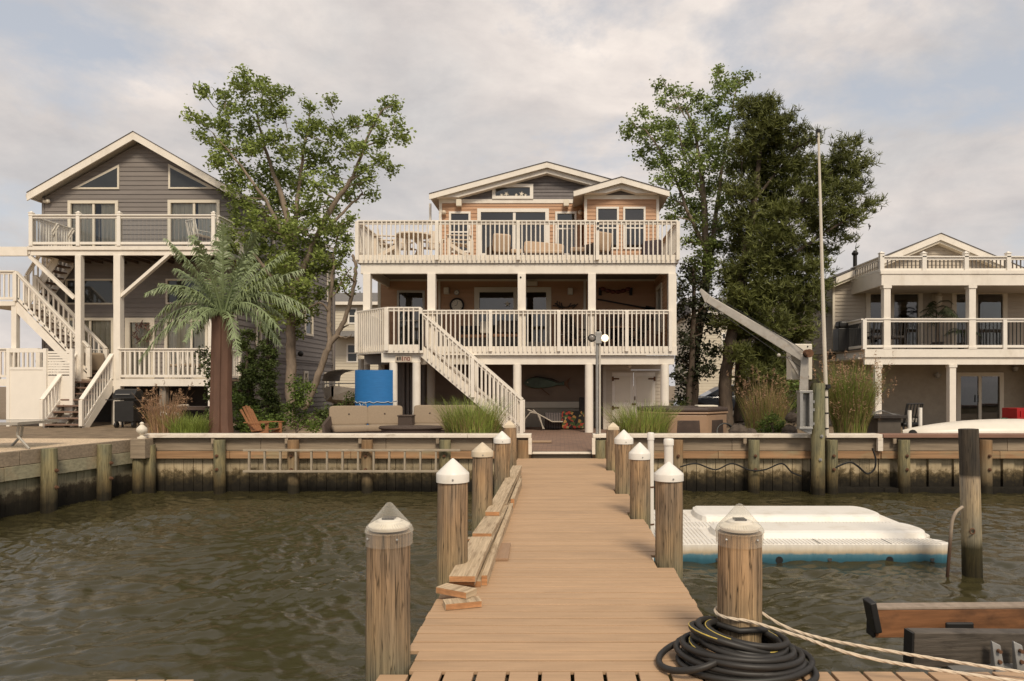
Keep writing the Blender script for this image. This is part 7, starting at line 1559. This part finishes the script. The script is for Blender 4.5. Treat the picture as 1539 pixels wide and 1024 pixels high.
o = MB(); o.box(-.12, .12, -.1, .1, 0, 1.0); o = o.build('storage_tower', DKF, bevel=.02); o.location = (X(876, 22.6), 22.6, GZ2); tag(o, 'dark upright storage box beside the round deck column', 'box')
o = MB().box(-.34, .34, -.25, .25, 0, .02).build('doormat', mat('jute', (.36, .24, .15), .95, .1, 30)); o.location = (X(808, 17.3), 17.3, GZ + .010); tag(o, 'tan mat lying on the brick patio at the stair foot', 'mat')
# ----- left house things
ZP = 2.424
club('cushioned porch chair with striped pad behind the entry stairs', place(140, 23.0, ZP), R(215), .6, m=BEIGE, name='porch_armchair')
def metal_chair(label, px, D, zf, rz, m, name='metal_chair'):
    t = thing(name, label, 'chair', (0, 0, 0)); k = MB()
    for sg in (-.25, .25): k.tube([(sg, -.25, 0), (sg, -.25, .62), (sg, .22, .62)], .016, 6); k.tube([(sg, .28, 0), (sg, .2, .42), (sg, .32, .95)], .016, 6)
    k.tube([(-.25, .32, .95), (.25, .32, .95)], .016, 6); k.build('frame', m, t); s = MB().cushion(-.24, .24, -.26, .24, .40, .50).build('seat', BEIGE if m is WHITE2 else m, t, smooth=True); s = MB()
    for i in range(5): s.bar((-.2 + i * .1, .2, .45), (-.2 + i * .1, .31, .94), .03, .012, (0, 1, 0))
    s.build('backrest', m, t); t.location = place(px, D, zf); t.rotation_euler = (0, 0, rz)
metal_chair('white metal chair on the right end of the grey house porch', 288, 22.9, ZP, R(170), WHITE2); metal_chair('white metal chair partly hidden left of its twin on the porch', 268, 23.2, ZP, R(200), WHITE2); metal_chair('white wire chair on the grey house upper balcony', 300, 22.9, 6.572, R(150), WHITE2); metal_chair('white metal chair behind the entry stair rail on the porch', 152, 23.3, ZP, R(190), WHITE2)
def bbq():
    D = 20.7; t = thing('barbecue_grill', 'black barbecue grill standing under the grey house porch', 'grill', P(192, 645, D)); g = .985; c = X(193, D)
    MB().box(c - .28, c + .28, D - .22, D + .22, g + .18, g + .78).build('cabinet', BLACK, t, bevel=.01); MB().box(c - .56, c + .56, D - .18, D + .18, g + .80, g + .83).build('side_shelf', BLACK, t)
    s = MB(); s.prismx([(D - .23, g + .84), (D + .23, g + .84), (D + .2, g + 1.06), (D + .05, g + 1.14), (D - .12, g + 1.1), (D - .22, g + .98)], c - .32, c + .32); lid = s.build('lid', BLACK, t, bevel=.02); MB().bar((c - .2, D - .27, g + .98), (c + .2, D - .27, g + .98), .02, .02).build('handle', GALV, lid)
    for sg in (-.25, .25): MB().cyl((c + sg - .03, D - .15, g + .09), (c + sg + .03, D - .15, g + .09), .09, n=16).build('wheel', BLACK, t); MB().box(c + sg - .02, c + sg + .02, D + .1, D + .15, g, g + .18).build('leg', BLACK, t)
bbq()
D = 18.6; t = thing('fish_table', 'long dark weathered bench on posts behind the reddish grass', 'table', P(285, 645, D)); MB().box(X(230, D), X(316, D), D - .25, D + .25, Z(616, D), Z(611, D)).build('table_top', DARKWOOD, t)
for px in (236, 310): MB().box(X(px, D) - .05, X(px, D) + .05, D - .05, D + .05, .83, Z(616, D) - .001).build('leg', DARKWOOD, t)
o = MB(); c = P(272, 610, D); o.tube([c + Vector((-.2, 0, 0)), c + Vector((.2, 0, .01))], .03, 8); o = o.build('rolled_towel', ROPE, loc=c); tag(o, 'short white rope roll lying on the dark bench', 'rope roll')
for k, (px, lab) in enumerate(((241, 'left white heron ornament standing in the reddish grass'), (268, 'right white heron ornament standing in the reddish grass'))):
    D = 17.6; c = P(px, 640, D); o = MB(); sg = 1 if k == 0 else -1; o.tube([c, c + Vector((0, 0, .14)), c + Vector((-.02 * sg, 0, .24)), c + Vector((.05 * sg, 0, .33)), c + Vector((.12 * sg, 0, .31)), c + Vector((.18 * sg, 0, .27))], [.05, .055, .035, .03, .03, .008], 8); o = o.build('garden_ornament', WHITE2, loc=c, smooth=True); tag(o, lab, 'ornament', 'white garden ornaments')
# glass patio table at the left edge
D = 14.2; t = thing('patio_table', 'glass topped metal patio table on the gravel at the left edge', 'table', P(15, 690, D)); c = P(8, 660, D); TM = mat('table_metal', (.35, .33, .29), .5, .1, 6, metal=.3); zt_ = Z(633, D)
MB().box(X(-45, D), X(58, D), D - .55, D + .55, zt_ - .012, zt_).build('glass_top', glass('table_glass', (.85, .88, .86), .12), t); s = MB(); s.box(X(-45, D), X(59, D), D - .57, D - .55, zt_ - .05, zt_ + .004); s.box(X(-45, D), X(59, D), D + .55, D + .57, zt_ - .05, zt_ + .004); s.box(X(58, D), X(59.3, D), D - .549, D + .549, zt_ - .05, zt_ + .004); s.build('rim', TM, t)
for a, b, yy in ((28, 44, D - .4), (34, 18, D + .3), (-20, -30, D - .4)): MB().tube([P(a, 640, yy), P(a - 2, 655, yy), (X(b, yy), yy, .99)], .025, 6).build('leg', TM, t)
# ----- right house things
ZB = Z(525, 21.9)
def pot_palm(label, px, D, zf, h, sp, n, seed):
    r = random.Random(seed); t = thing('potted_palm', label, 'potted plant', place(px, D, zf)); c = Vector(place(px, D, zf)); MB().lathe([(.12, 0), (.17, .25), (.18, .27)], c, 14).build('pot', DKF, t); MB().tube([c + Vector((0, 0, .2)), c + Vector((.01, 0, h * .6))], .025, 6).build('stem', BARKD, t); m = MB()
    for i in range(n):
        a = r.uniform(0, 6.28); L_ = sp * r.uniform(.7, 1.1); b = c + Vector((0, 0, h * r.uniform(.5, .7))); pts = [b + Vector((math.cos(a) * L_ * u, math.sin(a) * L_ * u, L_ * (1.0 * u - 1.05 * u * u) * r.uniform(.8, 1.4))) for u in (0, .25, .5, .75, 1)]
        for k in range(12):
            u = .15 + .8 * k / 12; j = min(int(u * 4), 3); p = pts[j].lerp(pts[j + 1], u * 4 - j); d = (pts[j + 1] - pts[j]).normalized(); s_ = d.cross(Vector((0, 0, 1))).normalized()
            for sg in (-1, 1): e = p + (s_ * sg + d * .6 - Vector((0, 0, .5))) * .2 * sp; m.quad(p - d * .014, p + d * .014, e + d * .004, e - d * .004)
        m.tube(pts, .008, 4)
    m.build('fronds', mat('potted_leaf', (.05, .07, .03), .6, .2, 4), t)
pot_palm('tall potted palm behind the tan house balcony rail', 1410, 22.8, ZB, 1.7, .8, 12, 1); pot_palm('small potted plant beside the right balcony door', 1447, 23.2, ZB, .9, .55, 8, 2); pot_palm('round potted fern crowning behind the tall palm', 1407, 23.6, ZB, 2.3, .5, 9, 3)
t = thing('balcony_grill', 'black grill standing at the left end of the tan house balcony', 'grill', place(1275, 23.3, ZB)); c = Vector(place(1275, 23.3, ZB)); MB().box(c.x - .4, c.x + .4, 23.1, 23.6, ZB, ZB + .75).build('cabinet', BLACK, t, bevel=.02); MB().box(c.x - .36, c.x + .3, 23.12, 23.58, ZB + .752, ZB + 1.0).build('lid', BLACK, t, bevel=.08)
for px, lab in ((1345, 'dark balcony chair in front of the left glass door'), (1318, 'dark balcony chair beside the left white post')): metal_chair(lab, px, 23.2, ZB, R(180), DKF, 'balcony_chair')
D = 17.0; t = thing('fire_table', 'dark tapered fire table with wire top beside the tall grass', 'table', P(1325, 655, D)); c = P(1326, 655, D); MB().box(X(1302, D), X(1353, D), D - .4, D + .4, Z(628, D), Z(623.5, D)).build('table_top', DKF, t, bevel=.01); s = MB(); a, b = X(1311, D), X(1345, D); s.box(a, b, D - .3, D + .3, GZ, Z(628, D) - .001); s.build('base', mat('taupe', (.10, .085, .07), .8), t)
k = MB()
for i in range(6): k.tube([P(1303 + i * 3, 623.5, D - .35 + .1 * i), P(1322 + i, 617 , D), P(1352 - i * 2, 623.5, D - .35 + .1 * i)], .006, 4)
k.build('wire_guard', GALV, t)
metal_chair('black wrought iron chair beside the fire table', 1359, 17.2, GZ2, R(200), BLACK, 'iron_chair')
for px, pt, D, lab in ((1367, 617, 16.6, 'shorter left white post behind the upturned dinghy'), (1383, 613, 16.9, 'taller right white post behind the upturned dinghy')):
    o = MB().cyl((0, 0, 0), (0, 0, Z(pt, D) - GZ), .045, n=14).build('marker_post', WHITE2, smooth=True); o.location = place(px, D, GZ); tag(o, lab, 'post')
t = thing('utility_box', 'small cream framed utility box between the two white posts', 'box', P(1374, 640, 17.2)); MB().box(X(1369, 17.2), X(1378, 17.2), 17.15, 17.3, Z(640, 17.2), Z(629, 17.2)).build('frame', CREAMTRIM, t, bevel=.01); MB().box(X(1371, 17.2), X(1376, 17.2), 17.14, 17.149, Z(638, 17.2), Z(631, 17.2)).build('cover', SOFFIT, t); MB().box(X(1373, 17.2), X(1374.5, 17.2), 17.2, 17.24, GZ, Z(640, 17.2) - .001).build('stake', DARKMET, t)
def dinghy():
    D = 15.9; t = thing('upturned_dinghy', 'white upturned dinghy hull resting on the ground at far right', 'boat', P(1460, 655, D)); x0, x1 = X(1366, D), X(1640, D); N = 26; V = []; M_ = 12; g = 1.0
    for i in range(N + 1):
        u = i / N; w_ = .62 * math.sin(math.pi * min(1, u * .62 + .0)) ** .55 if u > 0 else .02; w_ = max(w_, .02); h = .10 + .30 * math.sin(math.pi * (u * .8 + .02)) ** .7; row = []
        for k in range(M_ + 1):
            a = math.pi * k / M_; row.append((x0 + (x1 - x0) * u, D + .3 - w_ * math.cos(a), g + .06 + h * math.sin(a) ** .7))
        V.append(row)
    s = MB()
    for i in range(N):
        for k in range(M_): s.quad(V[i][k], V[i][k + 1], V[i + 1][k + 1], V[i + 1][k])
    s.quad(*V[-1]); o = s.build('hull', mat('hull_white', (.74, .68, .58), .35, .06, 3), t)
    me = o.data; bm_ = __import__('bmesh').new(); bm_.from_mesh(me); __import__('bmesh').ops.remove_doubles(bm_, verts=bm_.verts, dist=.001); bm_.to_mesh(me); bm_.free(); me.polygons.foreach_set('use_smooth', [True] * len(me.polygons))
    k = MB(); k.tube([(V[i][0][0], V[i][0][1] - .015, g + .06) for i in range(N + 1)], .022, 6); k.build('gunwale', GALV, t); MB().cyl(P(1372, 652, D - .3), P(1372, 652, D - .1), .09, n=14).build('towing_eye', DARKMET, t)
    for px in (1420, 1560): MB().box(X(px, D) - .1, X(px, D) + .1, D, D + .6, GZ - .01, g + .059).build('support', WALE, t)
dinghy()
D = 18.0
for k in range(3):
    t = thing('crate', ('bottom', 'middle', 'topmost')[k] + ' red plastic crate of the stack at the far right edge', 'crate', place(1540, D, GZ2 + k * .27), 'stacked red crates'); x0, x1 = X(1517, D), X(1570, D); z0 = GZ2 + k * .272; RC = mat('crate_red', (.34, .012, .012), .45, .1, 4)
    s = MB(); s.box(x0, x1, D - .3, D - .27, z0, z0 + .05); s.box(x0, x1, D - .3, D - .27, z0 + .2, z0 + .268); q = x0
    while q < x1 - .02: s.box(q, q + .035, D - .3, D - .27, z0 + .051, z0 + .199); q += .1
    s.box(x0, x0 + .03, D - .269, D + .3, z0, z0 + .268); s.box(x1 - .03, x1, D - .269, D + .3, z0, z0 + .268); s.box(x0 + .031, x1 - .031, D + .27, D + .3, z0, z0 + .268); s.box(x0 + .031, x1 - .031, D - .269, D + .269, z0, z0 + .02); s.build('shell', RC, t)
o = MB(); o.lathe([(.11, 0), (.13, .4), (.1, .52), (.06, .56)], (0, 0, 0), 12); o = o.build('green_bin', mat('bin_green', (.02, .09, .05), .5, .1), smooth=True); o.location = place(1510, 18.1, GZ2); tag(o, 'small dark green bin left of the red crates', 'bin')
# gull
D = 45; c = P(1307, 340, D); t = thing('seagull', 'small dark gull flying in the sky right of the pine', 'bird', tuple(c)); BD = mat('gull_grey', (.10, .09, .085), .8)
MB().sphere(c, .13, 10, (.55, 1, .55)).xf(Matrix.Translation(c) @ Matrix.Rotation(R(30), 4, 'X') @ Matrix.Translation(-c)).build('body', BD, t, smooth=True)
for a, b in (((.03, .24, .20), (.24, .3, .36)), ((-.04, -.06, -.2), (-.14, -.1, -.34))): m = MB(); a = c + Vector(a); b = c + Vector(b); m.quad(c + Vector((0, -.09, 0)), a + Vector((0, -.08, 0)), a + Vector((0, .08, 0)), c + Vector((0, .09, 0))); m.quad(a + Vector((0, -.08, 0)), b, b + Vector((.01, .03, 0)), a + Vector((0, .08, 0))); m.build('wing', BD, t)
